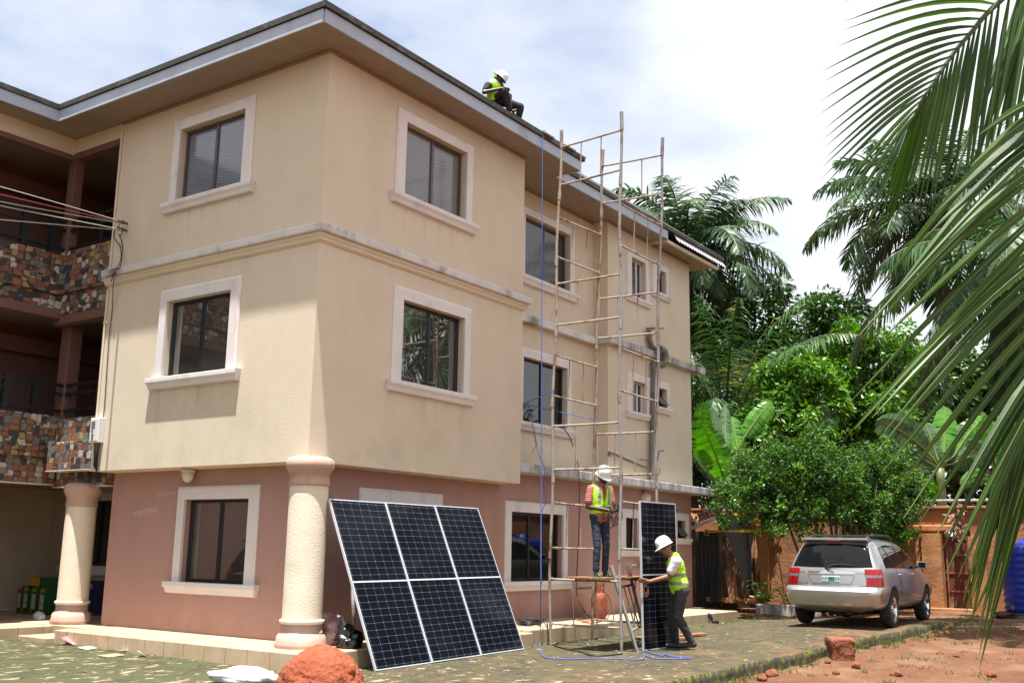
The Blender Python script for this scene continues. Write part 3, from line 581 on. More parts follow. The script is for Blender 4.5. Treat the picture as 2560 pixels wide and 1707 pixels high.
    c = mixc(rng(noise(6, 8, .7), .4, .6), (.03,.024,.016), (.07,.055,.035)); c = mixc(rng(noise(9, 6, .7, off=2), .5, .58), c, (.13,.15,.012))
    l.new(c, b.inputs['Base Color'])
groundmats()
KERB = [ongnd(s) for s in ((1400,1760),(1700,1696),(1862,1657),(2000,1629),(2113,1604),(2240,1578),(2358,1553))]
k0 = KERB[0]; d0 = (KERB[1]-KERB[0]).normalized()
def kerb_y(x):
    if x <= KERB[0].x: return KERB[0].y
    for p, q in zip(KERB, KERB[1:]):
        if p.x <= x <= q.x: return p.y+(q.y-p.y)*(x-p.x)/(q.x-p.x)
    return KERB[-1].y
KX1 = KERB[-1].x
def fbm(x, y, s): return mnoise.fractal(Vector((x*s, y*s, .3)), 1.0, 2.0, 4)
def sheet(name, xs, ys, zf, ma, ylow=None):
    m = MB(); nx, ny = len(xs), len(ys)
    for i, x in enumerate(xs):
        for j, y in enumerate(ys):
            yy = y if ylow is None else ylow(x) + (y)*(12-ylow(x)) 
            m.v.append((x, yy, zf(x, yy)))
    for i in range(nx-1):
        for j in range(ny-1): m.f.append((i*ny+j, (i+1)*ny+j, (i+1)*ny+j+1, i*ny+j+1)); m.m.append(0)
    return m.build(name, ma, smooth=True)
xs = [-40,-30,-22,-16]+[-12+i*.35 for i in range(int((KX1+12)/.35)+1)]+[KX1]
ts = [(i/60)**1.6 for i in range(61)]
def edge_y(x): return kerb_y(x) + .05*fbm(x, 0, 1.1) + .02*fbm(x, 5, 4)
pv = sheet('pavement', xs, ts, lambda x, y: gz(x, y)+.012*fbm(x, y, .9), 'pavement', edge_y); tag(pv, kind='structure')
m = MB(); prev = None
rings = []
for x in xs:
    y = edge_y(x); z = gz(x, y)+.012*fbm(x, y, .9)
    rings.append([(x,y,z), (x,y-.015,z-.01), (x,y-.02-.02*fbm(x,3,3),z-.09), (x,y-.03,z-.5)])
m.loft(rings, close=False); y = edge_y(KX1)
m.loft([[(KX1,yy,gz(KX1,yy)+.012*fbm(KX1,yy,.9)), (KX1+.02,yy,gz(KX1,yy)-.5)] for yy in (y, y+1, y+2, 0, 4, 12)], close=False)
tag(m.build('kerb', 'kerb_side', smooth=True), kind='structure')
gx = [-900,-300,-100,-40,-25]+[-18+.25*i for i in range(180)]+[30,40,60,100,300,900]
gy = [-900,-300,-100,-50,-30,-20]+[-14+.2*i for i in range(72)]+[.6,3,8,20,60,200,900]
def sz(x, y):
    z = soilz(x, y) + .05*fbm(x, y, .8) + .03*fbm(x, y, 2.4)
    return z - (.5 if (x < KX1-.3 and y > kerb_y(x)+.3) else 0) 
tag(sheet('ground', gx, gy, sz, 'soil'), kind='structure')
# ================================================================== solar panels
mat('alu', (.62,.64,.68), .35, .04, 3, metal=.35)
mat('scaffold_paint', (.33,.29,.235), .75, .2, 5, .3, 40, stain=(.15,.075,.04), stain_s=5, stain_t=(.48,.62), stretch=(1,1,.5))
mat('scaffold_grey', (.26,.26,.27), .6, .2, 5, .2, 40, stain=(.17,.09,.05), stain_s=4, stain_t=(.5,.66))
mat('plank_wood', (.27,.125,.055), .8, .25, 4, .4, 25, stretch=(1,6,6), stain=(.12,.06,.03), stain_s=3)
mat('rust_red', (.27,.062,.022), .7, .25, 5, .3, 30, stain=(.09,.03,.018), stain_s=4, stain_t=(.45,.65))
mat('rope_blue', (.05,.10,.38), .7, .2, 30)
mat('cable_black', (.012,.012,.013), .5, .2, 5)
mat('hose_brown', (.15,.052,.032), .5, .2, 5)
mat('hose_orange', (.38,.12,.06), .5, .2, 5)
mat('pipe_grey', (.16,.145,.125), .65, .2, 4, .2, 20, stain=(.05,.045,.04), stain_s=3)
mat('white_plastic', (.68,.68,.70), .45, .05, 4)
mat('lamp_glass', (.62,.58,.52), .35, .05, 4)
mat('black_plastic', (.012,.012,.014), .28, .2, 8, .5, 14)
mat('pink_sack', (.50,.22,.25), .6, .35, 6, .3, 20, stain=(.62,.58,.57), stain_s=4, stain_t=(.47,.56))
mat('white_cloth', (.50,.51,.55), .8, .04, 3)
mat('laterite', (.26,.064,.026), .95, .22, 4, .6, 22, stain=(.21,.045,.018), stain_s=3, stain_t=(.48,.66), bdist=.05)
mat('laterite_dark', (.20,.065,.03), .95, .25, 5, .9, 16, bdist=.05)
mat('carton_green', (.012,.105,.035), .5, .2, 3)
mat('carton_yellow', (.50,.27,.02), .5, .1, 3)
mat('carton_blue', (.012,.022,.085), .5, .15, 3)
mat('carton_white', (.5,.52,.52), .5, .05, 3)
mat('carton_orange', (.40,.08,.02), .5, .1, 3)
mat('chalk', (.62,.50,.47), .9, .05, 3)
mat('wire_white', (.42,.41,.36), .5, .1, 3)
mat('wire_red', (.45,.10,.11), .5, .1, 3)
mat('paper', (.62,.56,.50), .8, .05, 3)
mat('tape_yellow', (.62,.42,.02), .5, .1, 3)
mat('cardboard', (.42,.26,.15), .8, .1, 5)
def panelmat():
    m = bpy.data.materials.new('solar_cells'); m.use_nodes = True; MATS['solar_cells'] = m
    n = m.node_tree.nodes; l = m.node_tree.links; b = n['Principled BSDF']; b.inputs['Roughness'].default_value = .10; b.inputs['IOR'].default_value = 1.2
    t = n.new('ShaderNodeTexCoord'); sep = n.new('ShaderNodeSeparateXYZ'); l.new(t.outputs['Object'], sep.inputs['Vector'])
    def mth(op, a, c=None, d=None):
        q = n.new('ShaderNodeMath'); q.operation = op
        for i, v in enumerate((a, c, d)):
            if v is None: continue
            if isinstance(v, (int, float)): q.inputs[i].default_value = v
            else: l.new(v, q.inputs[i])
        return q.outputs['Value']
    def dist(v, size, off):   # distance in metres to the nearest cell border
        f = mth('FRACT', mth('MULTIPLY_ADD', v, 1/size, off)); return mth('MULTIPLY', mth('MINIMUM', f, mth('SUBTRACT', 1, f)), size)
    dx = dist(sep.outputs['X'], .1835, .0); dy = dist(sep.outputs['Y'], .0932, .0)
    line = mth('MAXIMUM', mth('LESS_THAN', dx, .0017), mth('LESS_THAN', dy, .0016))
    dot = mth('LESS_THAN', mth('ADD', dx, dy), .0085)
    mid = mth('LESS_THAN', mth('ABSOLUTE', sep.outputs['Y']), .0105)
    bus = mth('LESS_THAN', dist(sep.outputs['X'], .1785/9, .0), .0006)
    z = n.new('ShaderNodeTexNoise'); z.inputs['Scale'].default_value = 1.5; l.new(t.outputs['Object'], z.inputs['Vector'])
    c0 = n.new('ShaderNodeValToRGB'); l.new(z.outputs['Fac'], c0.inputs['Fac']); c0.color_ramp.elements[0].color = (.003,.0035,.006,1); c0.color_ramp.elements[1].color = (.006,.007,.012,1)
    def mix(f, a, c):
        x = n.new('ShaderNodeMix'); x.data_type = 'RGBA'; l.new(f, x.inputs['Factor']); l.new(a, x.inputs['A']); x.inputs['B'].default_value = c+(1,); return x.outputs['Result']
    c = mix(bus, c0.outputs['Color'], (.016,.018,.026)); c = mix(line, c, (.10,.12,.16)); c = mix(dot, c, (.17,.19,.23)); c = mix(mid, c, (.46,.49,.54))
    l.new(c, b.inputs['Base Color'])
panelmat()
def local(o): o.matrix_parent_inverse = Matrix(); return o
PWID, PLEN = 1.18, 2.33
def solar_panel(label, BL, e1, e2, group=None, PWID=1.18, PLEN=2.33):
    e1 = e1.normalized(); e2 = (e2 - e1*e2.dot(e1)).normalized(); nn = e1.cross(e2)
    t = thing('solar_panel', label, 'solar panel', group=group); mm = Matrix((e1, e2, nn)).transposed().to_4x4(); mm.translation = BL; t.matrix_world = mm
    w_, h_, th, f = PWID/2, PLEN/2, .035, .015
    mb = MB(); zc = -.003
    mb.box((-w_+f,-h_+f,-th*.6),(w_-f,h_-f,zc)); g = local(mb.build('cell_sheet', 'solar_cells', t)); g.location = (w_,h_,0)
    mb = MB()
    for a, b in (((0,0,-th),(f,PLEN,0)),((PWID-f,0,-th),(PWID,PLEN,0)),((f,0,-th),(PWID-f,f,0)),((f,PLEN-f,-th),(PWID-f,PLEN,0))): mb.box(a, b)
    local(mb.build('frame', 'alu', t, bevel=.002))
    mb = MB(); mb.box((.45,PLEN/2-.12,-.055),(.68,PLEN/2+.05,-.0215)); local(mb.build('junction_box', 'black_plastic', t))
    return t
def lean(bl, br, tl, label, lift=0):
    BL = ongnd(bl); BR = ongnd(br); BL.z += .005+lift; d = ray(tl); o = CAM-BL
    a, b, c = d.dot(d), 2*o.dot(d), o.dot(o)-PLEN**2; D = max(b*b-4*a*c, 0); TL = CAM + d*((-b+math.sqrt(D))/2/a)
    return BL, BR, TL
p1 = lean((941,1677),(1081,1656),(828,1249),''); p2 = lean((1082.7,1658),(1212.8,1637),(973.6,1262),''); p3 = lean((1212.8,1637),(1318,1621.7),(1100.7,1262),'')
for (BL, BR, TL), lab in ((p1,'black solar panel leaning left in the row, nearest the pink column'),(p2,'middle black solar panel of the three leaning against the house'),(p3,'right hand black solar panel of the leaning row, nearest the scaffold')):
    k = ['left' in lab, 'middle' in lab, 'right' in lab].index(True); E1 = (p3[1]-p1[0]); BLk = p1[0]+E1.normalized()*(PWID+.006)*k; BLk.z += .004*k
    solar_panel(lab, BLk + Vector((0,-.004*k,0)), E1, (p1[2]-p1[0]).lerp(p3[2]-p3[0], .5), 'solar panels leaning by the wall')
P_ = p2[0]+(p2[2]-p2[0])*1.0
m = MB(); e1 = (p3[1]-p1[0]).normalized(); e2 = (p1[2]-p1[0]).normalized(); nn = e1.cross(e2).normalized(); c0 = p1[0]+e2*PLEN*.995+e1*1.02+nn*.012
m.prism([c0, c0+e1*.12, c0+e1*.13-e2*.20], nn*.006); tag(m.build('cardboard_corner', 'cardboard'), 'brown cardboard corner guard stuck on top edge of leaning solar panels', 'corner guard')
HB = ongnd((1610,1627.5)); HT = upright((1600,1249), HB)
hd = ray((1688,1256)); o_ = CAM-HT; a_, b_, c_ = hd.dot(hd), 2*o_.dot(hd), o_.dot(o_)-1.134**2; HTR = CAM+hd*((-b_+math.sqrt(max(b_*b_-4*a_*c_,0)))/2/a_)
HE1 = HTR-HT; HE2 = (HT-HB)
solar_panel('black solar panel held upright by the man in white shirt', HB+Vector((0,0,.005)), HE1, HE2, None, 1.134, 2.285)
HE1 = HE1.normalized(); HN = HE1.cross(HE2.normalized()).normalized()
# props: two pipes standing behind the leaning panels
for (b, t_, r_, lab) in (((864,1584),(838,1353),.028,'grey metal pipe leaning behind the left solar panel'),((886,1606),(880,1440),.024,'dark metal pipe standing behind solar panel by the plastic bag')):
    B0 = onz(b, ZT); T0 = upright(t_, B0+Vector((-.08,.20,0))); m = MB(); m.tube([B0, T0], r_, 10); tag(m.build('metal_pipe', 'scaffold_grey', smooth=True), lab, 'pipe')
# ================================================================== scaffold
scf = thing('scaffold', 'tall rusty pipe scaffold tower standing beside the house', 'scaffold', (5.05,-1.75,gz(5,-1.7)))
ZB = [(5.73,5.04,'y'),(4.46,3.76,'x'),(3.28,2.57,'y'),(2.06,1.38,'x'),(.87,.16,'y'),(-.37,-1.09,'x'),(-1.58,-2.27,'y')]
FLx = lambda z: 4.365+.03*S((z-.5)/5)
corners = {'FL': (4.365,-1.11), 'FR': (4.40,-2.36), 'BL': (5.76,-1.08), 'BR': (5.84,-2.24)}
tops = {'FL': (4.43,-1.21), 'FR': (4.30,-2.46), 'BL': (5.60,-1.38), 'BR': (5.68,-2.55)}
def pole_at(k, z):
    t = max(0, min(1, (z+2.6)/8.64)); a, b = corners[k], tops[k]; j = math.sin(z*2.3+len(k)*3+ord(k[0])+ord(k[1])*2)*.012
    return Vector((a[0]+(b[0]-a[0])*t*t+j, a[1]+(b[1]-a[1])*t*t-j, z))
for k in corners:
    base = gz(*corners[k])
    m = MB(); zs2 = [base]+[base+.5+i*.62 for i in range(13)]; zs2 = [z for z in zs2 if z < 5.75]+[5.80]
    m.tube([pole_at(k, z) for z in zs2], .0235, 10); m.tube([pole_at(k,5.72), pole_at(k,6.04)], .031, 10)
    for z, _, _ in ZB[1:]: m.tube([pole_at(k, z+.32), pole_at(k, z+.46)], .0305, 10)
    m.lathe([(.055,0),(.055,.01)], (pole_at(k, base).x, pole_at(k, base).y, base), 14)
    m.build('upright', 'scaffold_grey' if k[1] == 'R' else 'scaffold_paint', scf, smooth='auto')
for (z1, z0, ax) in ZB:
    for k, q in ((('FL','FR'),('BL','BR')) if ax == 'y' else (('FL','BL'),('FR','BR'))):
        m = MB()
        for z in (z1, z0):
            a, b = pole_at(k, z-.02), pole_at(q, z); a2 = a.lerp(b, .06); a2.z = z; b2 = a.lerp(b, .95); b2.z = z-.004
            mid = a.lerp(b, .5); mid.z = z-.006; a.z = z-.035; m.tube([a, a.lerp(a2,.6)+Vector((0,0,.025)), a2, mid, b2, b], .0175, 8)
        for t in (.34, .67): m.tube([pole_at(k,z1).lerp(pole_at(q,z1), t), pole_at(k,z0).lerp(pole_at(q,z0), t)], .010, 6)
        m.build('ladder_frame', 'scaffold_paint', scf, smooth='auto')
zb_ = -1.555
BD = [onz((1446,1444),zb_), ]
m = MB(); c1 = Vector((4.12,-1.56,zb_)); c2 = Vector((4.22,-2.20,zb_)); c3 = Vector((6.15,-2.30,zb_)); c4 = Vector((6.05,-1.64,zb_))
m.prism([c1,c2,c3,c4], (0,0,.028)); tag(m.build('scaffold_board', 'plank_wood', bevel=.004), 'reddish brown plywood board lying across the lower scaffold bars', 'board')
# loose frame leaning at the held panel
B0 = ongnd((1593,1629)); B1 = ongnd((1618,1612)); 
def lp(s, P, k): return at(s, (P-CAM).dot(AF)+k)
T0 = lp((1526.6,1412.5), B0, .25); T1 = lp((1568.5,1409), B1, .25)
lf = thing('pipe_ladder', 'loose rusty scaffold frame leaning beside the held solar panel', 'scaffold frame', B0)
for a, b in ((B0,T0),(B1,T1)):
    m = MB(); m.tube([a, b], .027, 10); m.tube([a.lerp(b,.83), b], .032, 10); m.build('upright', 'scaffold_grey', lf, smooth='auto')
m = MB()
for t in (.24, .74): m.tube([B0.lerp(T0,t), B1.lerp(T1,t)], .019, 8)
for t in (.4, .7): m.tube([B0.lerp(T0,.24).lerp(B1.lerp(T1,.24),t), B0.lerp(T0,.74).lerp(B1.lerp(T1,.74),t)], .012, 6)
m.build('rung_set', 'scaffold_paint', lf, smooth='auto')
m = MB(); m.tube([ony((1604,1413),BP+.02), ony((1578,1414.5),BP-.42)], .03, 10); m.tube([ony((1581,1414.3),BP-.38), ony((1577,1414.5),BP-.44)], .036, 10); tag(m.build('waste_pipe', 'pipe_grey', smooth='auto'), 'short grey waste pipe stub sticking out below the small bathroom window', 'pipe')
# ================================================================== gas cylinder and hoses
gc = Vector((7.02,.18,ZP)); gcx = onz((1498,1546), ZP); gc = Vector((gcx.x, gcx.y, ZP))
rr = .155
g = thing('gas_cylinder', 'rusty orange gas cylinder standing on the tiled step under scaffold', 'gas cylinder', gc)
m = MB(); m.lathe([(rr*.8,.0),(rr*.82,.03),(rr*.98,.06),(rr,.12),(rr,.36),(rr*.93,.43),(rr*.7,.48),(rr*.4,.505),(.03,.51)], gc, 32); m.build('tank', 'rust_red', g, smooth=True)
m = MB()
for k in range(3):
    a0 = k*2.1+.3; m.loft([[gc+Vector((math.cos(a)*rr*.66*s_, math.sin(a)*rr*.66*s_, z)) for z in (.46,.66) ] for a in [a0+i*.16 for i in range(10)] for s_ in (1,)], close=False)
m.lathe([(rr*.66,.645),(rr*.69,.66),(rr*.66,.675)], gc, 28, caps=False); col_ = m.build('collar', 'rust_red', g); sm = col_.modifiers.new('s','SOLIDIFY'); sm.thickness = .008
m = MB(); m.tube([gc+Vector((0,0,.5)), gc+Vector((0,0,.60))], .02, 10); m.tube([gc+Vector((0,0,.57)), gc+Vector((-.05,-.03,.57))], .012, 8); m.build('valve', 'cable_black', g)
hp = [ony((1413,1070),B-.16), ony((1428,1095),B-.30), Vector((0,0,0)), Vector((0,0,0))]
HX = lambda s, y: ony(s, y)
pts = [ony((1406,1066),.80), ony((1424,1092),.62), ony((1434,1121),.40), ony((1446,1170),.16), ony((1449,1250),.14), ony((1447,1330),.14), ony((1442,1440),.14), ony((1442,1480),.12), ony((1451,1508),.05), onz((1468,1535),ZP+.02), onz((1490,1549),ZP+.014), onz((1517,1546),ZP+.014), upright((1526,1520),gc+Vector((.05,-.2,0))), upright((1522,1490),gc+Vector((.05,-.15,0))), gc+Vector((-.05,-.03,.57))]
m = MB(); m.tube(spline(pts, 6), .012, 8); tag(m.build('gas_hose', 'hose_brown', smooth=True), 'long brown gas hose hanging from window sill down to the cylinder', 'hose')
pts = [onz(s, ZP+.013) for s in ((1436,1546),(1450,1550),(1470,1551),(1490,1547),(1504,1551),(1478,1556),(1455,1553))]
m = MB(); m.tube(spline(pts, 6), .013, 8); tag(m.build('hose_loop', 'hose_orange', smooth=True), 'orange hose lying looped on tiled step by the gas cylinder', 'hose')
m = MB(); c = ony((1474,1470),.05); m.prism([ony((1441,1473),.45), ony((1455,1468),-.05), ony((1507,1465),-.02), ony((1500,1471),.45)], (0,0,.02)); 
tag(m.build('scrap_board', 'pipe_grey'), 'thin grey board lying over the top of the gas cylinder', 'board')
# ================================================================== ropes and cables
up = [ony((1357,336),-.56), ony((1356,420),-.58), ony((1355,700),-.62), ony((1354,1000),-.66), ony((1353,1250),-.72), ony((1352,1450),-.9)]
gr = [ongnd(s)+Vector((0,0,.012)) for s in ((1349,1610),(1357,1640),(1378,1647),(1428,1649),(1490,1647),(1540,1648),(1600,1650),(1611,1643),(1610,1635))]
pts = [ony((1362,326),-.50)]+up+[upright((1351,1560), gr[0]+Vector((0,.05,0)))]+gr
m = MB(); m.tube(spline(pts, 5), .0085, 7); tag(m.build('blue_rope', 'rope_blue', smooth=True), 'long blue rope hanging from the roof edge down onto the yard', 'rope')
pts = [ongnd(s)+Vector((0,0,.012)) for s in ((1611,1638),(1637,1647),(1675,1648),(1720,1648),(1721,1645),(1675,1641),(1662,1635),(1655,1640),(1625,1632),(1597,1622))]
m = MB(); m.tube(spline(pts, 5), .0085, 7); tag(m.build('rope_end', 'rope_blue', smooth=True), 'loose blue rope end looped on yard at foot of held panel', 'rope')
pw = pole_at('FL', 1.45); pb = pole_at('BL', 1.0)
for pts, lab in (([ony((1309,1009),.86), ony((1309,1009),.86).lerp(pw,.5), pw+Vector((-.03,-.03,0)), pw+Vector((.03,.02,-.03))], 'blue rope tying near scaffold pole to the window'), ([ony((1309,1010),.86), ony((1309,1010),.86).lerp(pb+Vector((.02,-.03,.12)),.5), pb+Vector((.02,-.03,.12)), pb+Vector((.0,.03,.10))], 'blue rope tying far scaffold pole to the window')):
    m = MB(); m.tube(spline(pts, 5), .0075, 7); tag(m.build('tie_rope', 'rope_blue', smooth=True), lab, 'rope')
pts = [ony((1310,1012),.85), ony((1331,1054),.74), ony((1340,1100),.55), ony((1348,1140),.4), ony((1361,1170),.2), ony((1360,1215),.15), ony((1364,1255),.12), ony((1354,1280),.1), ony((1352,1330),.1), ony((1354,1460),.0)]
m = MB(); m.tube(spline(pts, 5), .006, 6); tag(m.build('thin_cord', 'rope_blue', smooth=True), 'thin kinked dark blue cord hanging beside the long rope', 'cord')
pts = [ony((1328,1056),.74), ony((1336,1092),.6), ony((1340,1112),.56), ony((1335,1122),.56), ony((1329,1130),.55)]
m = MB(); m.tube(spline(pts, 5), .005, 6); tag(m.build('loose_wire', 'cable_black', smooth=True), 'short loose dark wire dangling under the middle floor window', 'wire')
pts = [onz((1356,1549),ZP+.015), onz((1366,1550),ZP+.10), upright((1370,1575), Vector((4.3,-.85,0))), ongnd((1372,1606))+Vector((0,0,.012))]+[ongnd(s)+Vector((0,0,.012)) for s in ((1390,1616),(1418,1624),(1452,1630),(1477,1639),(1514,1640),(1556,1635))]
m = MB(); m.tube(spline(pts, 5), .010, 7); tag(m.build('black_cable', 'cable_black', smooth=True), 'black cable trailing over the mossy yard in front of scaffold', 'cable')
cc = onz((1325,1560), ZP+.02); m = MB()
for k in range(7):
    r0 = .16+.02*R.random(); ox, oy = R.uniform(-.03,.03), R.uniform(-.03,.03); n_ = 26
    m.tube([cc+Vector((ox+math.cos(a)*r0*1.25, oy+math.sin(a)*r0, .012*k+.008*math.sin(3*a+k))) for a in [2*math.pi*i/n_ for i in range(n_+1)]], .008, 6)
tag(m.build('cable_coil', 'cable_black', smooth=True), 'coil of black cable lying on tiled step right of panels', 'cable coil')
# ================================================================== pipes on the bay
dp = thing('drain_pipe', 'dirty grey drain pipe with offset joint running down the house bay', 'drain pipe', ony((1626,1215),B2-.1))
y_ = B2-.09
q = lambda s, y=y_: ony(s, y)
m = MB(); m.tube(spline([q((1624,828)), q((1624,850)), q((1632,868)), q((1640,874)), q((1645,878),.34)], 4), .062, 12); m.build('upper_bend', 'pipe_grey', dp, smooth='auto')
m = MB(); m.tube(spline([q((1650,872),.33), q((1662,880),.30), q((1663,900),.30), q((1655,912),.34), q((1640,905),.44)], 4), .085, 12); m.build('offset_joint', 'pipe_grey', dp, smooth='auto')
m = MB(); m.tube([q((1634,905)), q((1633,950)), q((1630,1080)), q((1628,1150)), q((1628,1214))], .055, 12); m.build('down_pipe', 'pipe_grey', dp, smooth='auto')
m = MB(); m.tube([q((1618,822)), q((1636,820))], .03, 8); m.tube([q((1645,823)), q((1659,820))], .016, 8); m.build('clamp', 'pipe_grey', dp)
m = MB(); m.tube(spline([q((1525,1132)), q((1535,1135)), q((1600,1163)), q((1620,1170)), q((1630,1182))], 3), .028, 10); m.tube([q((1523,1128)), q((1523,1140))], .035, 8); m.tube([q((1600,1147)), q((1622,1151))], .014, 8)
tag(m.build('branch_pipe', 'pipe_grey', smooth='auto'), 'thin grey pipe sloping across the bay above the ground floor ledge', 'pipe')
m = MB(); m.tube([q((1642,1155)), q((1648,1128)), q((1659,1126))], .014, 8); m.tube(spline([q((1643,1190)),q((1650,1178)),q((1648,1170))],4), .01, 6); tag(m.build('pipe_bracket', 'pipe_grey', smooth='auto'), 'small bent pipe bracket right of the drain pipe', 'bracket')
# ================================================================== on the left facade: meter, lamps, wires, chalk
mt = thing('electric_meter', 'white electricity meter box on house wall beside the balcony', 'electric meter', (0,4.83,.44))
m = MB(); m.box((-.11,4.68,.45),(0,4.92,.85)); m.box((-.12,4.70,.47),(-.105,4.90,.83)); m.build('case', 'white_plastic', mt, bevel=.012)
m = MB(); m.box((-.123,4.77,.67),(-.119,4.87,.79)); m.box((-.123,4.79,.49),(-.119,4.85,.58)); m.build('display', 'pipe_grey', mt)
m = MB(); m.lathe([(.022,0),(.022,.012)], (-.121,4.83,.635), 16, axis=(-1,0,0)); m.build('dial', 'pipe_grey', mt)
m = MB()
for k in range(4): m.tube([(-.04-.01*k,4.72+.04*k,.46),(-.05,4.72+.03*k,.2),(-.06,4.70+.03*k,-.03+.03*k)], .010, 6)
tag(m.build('meter_cable', 'cable_black', smooth=True), 'bundle of dark cables hanging below the white meter box', 'cable')
m = MB(); m.tube([(-.02,4.90,.86),(-.02,4.93,3.02)], .02, 8); m.tube([(-.02,4.93,3.36),(-.02,4.95,5.95)], .02, 8); m.tube(spline([(-.02,4.97,2.46),(-.03,4.90,2.47),(-.03,4.83,2.43)],4), .012, 6); tag(m.build('conduit', 'cream', smooth='auto'), 'cream conduit running up the wall corner above the meter', 'conduit')
ins = thing('wire_bracket', 'dark wall bracket where the overhead wires reach the house', 'bracket', onx((312,566),0))
for s in ((311,557),(310,575)):
    c = onx(s, -.06); m = MB(); m.lathe([(.018,0),(.035,.015),(.035,.04),(.02,.05),(.03,.07),(.03,.1),(.012,.11)], c+Vector((.0,0,0)), 14, axis=(-1,.3,0)); m.tube([c, (0,c.y,c.z)], .015, 6); m.build('insulator', 'cable_black', ins, smooth='auto')
for (y0, s1, mt_, lab) in ((466,(308,555),'wire_white','topmost pale overhead wire reaching the house from the left'),(486,(307,557),'wire_red','red overhead wire reaching the house from the left'),(505,(306,559),'wire_white','sagging pale overhead wire just below the red wire'),(515,(308,575),'wire_white','fourth pale overhead wire, second lowest of the five'),(549,(306,576),'wire_white','lowest pale overhead wire crossing the balcony')):
    E_ = onx(s1, -.14); S0 = at((-420, y0-(100 if y0 < 540 else 35)), 11.0); M0 = at((0, y0), 14.2)
    m = MB(); a = []
    for i in range(25):
        t = i/24; p = (S0*(1-t)**2*(1) + M0*2*t*(1-t)*1 + E_*t*t) if False else None
        # path through S0, M0, E_
        k = .55; p = S0.lerp(M0, t/k) if t < k else M0.lerp(E_, (t-k)/(1-k)); a.append(p)
    for _ in range(6): a = [a[0]]+[(a[i-1]+a[i]*2+a[i+1])/4 for i in range(1,24)]+[a[-1]]
    m.tube(a, .007, 6); o = tag(m.build('overhead_wire', mt_, smooth=True), lab, 'wire', 'overhead wires coming to the house')
for pts, lab in (([(300,560),(285,580),(288,600),(300,615),(303,640),(298,660),(283,690),(277,705)],'thin dark wire looping down the wall from bracket, outer loop'),([(306,578),(300,590),(296,585),(303,600),(306,625),(300,668),(287,672),(280,700)],'thin dark wire hanging straight down the wall from bracket'),([(290,682),(283,712),(281,770),(272,850),(262,1000),(258,1048)],'dark wire running down the wall from cornice to meter')):
    m = MB(); m.tube(spline([onx(s, -.03 if s[1] < 660 or s[1] > 715 else -.15) for s in pts], 6), .007, 6); tag(m.build('wall_wire', 'cable_black', smooth=True), lab, 'wire')
wl = thing('ceiling_lamp', 'white cone shaped outdoor lamp under the overhang above pink wall', 'lamp', (.30,3.0,0))
cl = onx((470,1186),.32); cl.z = -.0
m = MB(); m.lathe([(.10,-.005),(.115,-.02),(.115,-.05),(.09,-.055)], (cl.x,cl.y,0), 28); m.build('mount', 'lamp_glass', wl, smooth='auto')
m = MB(); m.lathe([(.09,-.05),(.095,-.10),(.07,-.17),(.03,-.20),(.005,-.205)], (cl.x,cl.y,0), 28); m.build('lamp_shade', 'lamp_glass', wl, smooth=True)
l2 = ony((1617,1244), BP-.1)
wl2 = thing('bulkhead_lamp', 'round pale lamp on pink wall above the held solar panel', 'lamp', l2)
m = MB(); m.lathe([(.13,.10),(.135,.13),(.11,.2),(.11,.2)], (l2.x,BP-.2-.0,l2.z), 24, axis=(0,1,0)); m.build('mount', 'lamp_glass', wl2, smooth='auto')
m = MB(); m.lathe([(.0,.0),(.06,.02),(.10,.06),(.115,.105)], (l2.x,BP-.2,l2.z), 24, axis=(0,1,0)); m.build('lamp_shade', 'lamp_glass', wl2, smooth=True)
m = MB()
def scr(s0, s1, n_, h, ph):
    pts = []
    for i in range(n_*7+1):
        t = i/(n_*7); x = s0[0]+(s1[0]-s0[0])*t; y = s0[1]+(s1[1]-s0[1])*t; a = i*2*math.pi/7
        pts.append(onx((x+1.6*math.cos(a), y-h*(.5+.5*math.sin(a))*(1+.6*math.sin(i*.9+ph))), G-.004))
    m.tube(pts, .0035, 4)
scr((333,1291),(392,1279),13,9,.4); scr((394,1241),(440,1231),11,6,1.7); m.tube([onx((349,1296),G-.004), onx((347,1276),G-.004)], .0035, 4); m.tube([onx((375,1291),G-.004), onx((381,1270),G-.004)], .0035, 4)
m.build('chalk_writing', 'chalk', house)
# ================================================================== porch things
FZ = ZT-.006
def carton(name, c, sx, sy, sz_, ma, label, rot=0, group=None):
    t = thing(name, label, 'carton', c, group); t.rotation_euler = (0,0,rot)
    m = MB(); m.box((-sx/2,-sy/2,0),(sx/2,sy/2,sz_)); local(m.build('box', ma, t, bevel=.006)); return t
gl = ['green carton at far left end of the porch carton row','green carton second from the left in the porch row','green carton with yellow edge in middle of the porch row','green carton nearest the round porch column']
for i, s in enumerate(((48,1531),(64,1532),(84,1535),(105,1537))):
    c = onz(s, FZ); c.x += .12; t = carton('green_carton', (c.x, c.y, FZ), .30, .155, .50 if i else .47, 'carton_green', gl[i], 0, 'green cartons standing on the porch')
    m = MB(); m.box((-.154,-.05,.26),(-.1505,.05,.36)); m.box((-.154,-.05,.20),(-.1505,.05,.262)); m.box((-.154,-.05,.10),(-.1505,.05,.19)); local(m.build('label_print', 'carton_white', t))
    m = MB(); m.box((-.156,-.06,.41),(-.1505,.04,.468)); m.box((-.156,.055,.02),(-.1505,.077,.45)); local(m.build('yellow_print', 'carton_yellow', t))
c = onz((98,1535), FZ); t = carton('flat_carton', (c.x+.12, c.y, FZ+.50), .36, .62, .16, 'carton_green', 'wide green and yellow carton lying on top of the others', .05)
m = MB(); m.box((-.186,.0,.01),(-.1805,.305,.155)); local(m.build('yellow_print', 'carton_yellow', t))
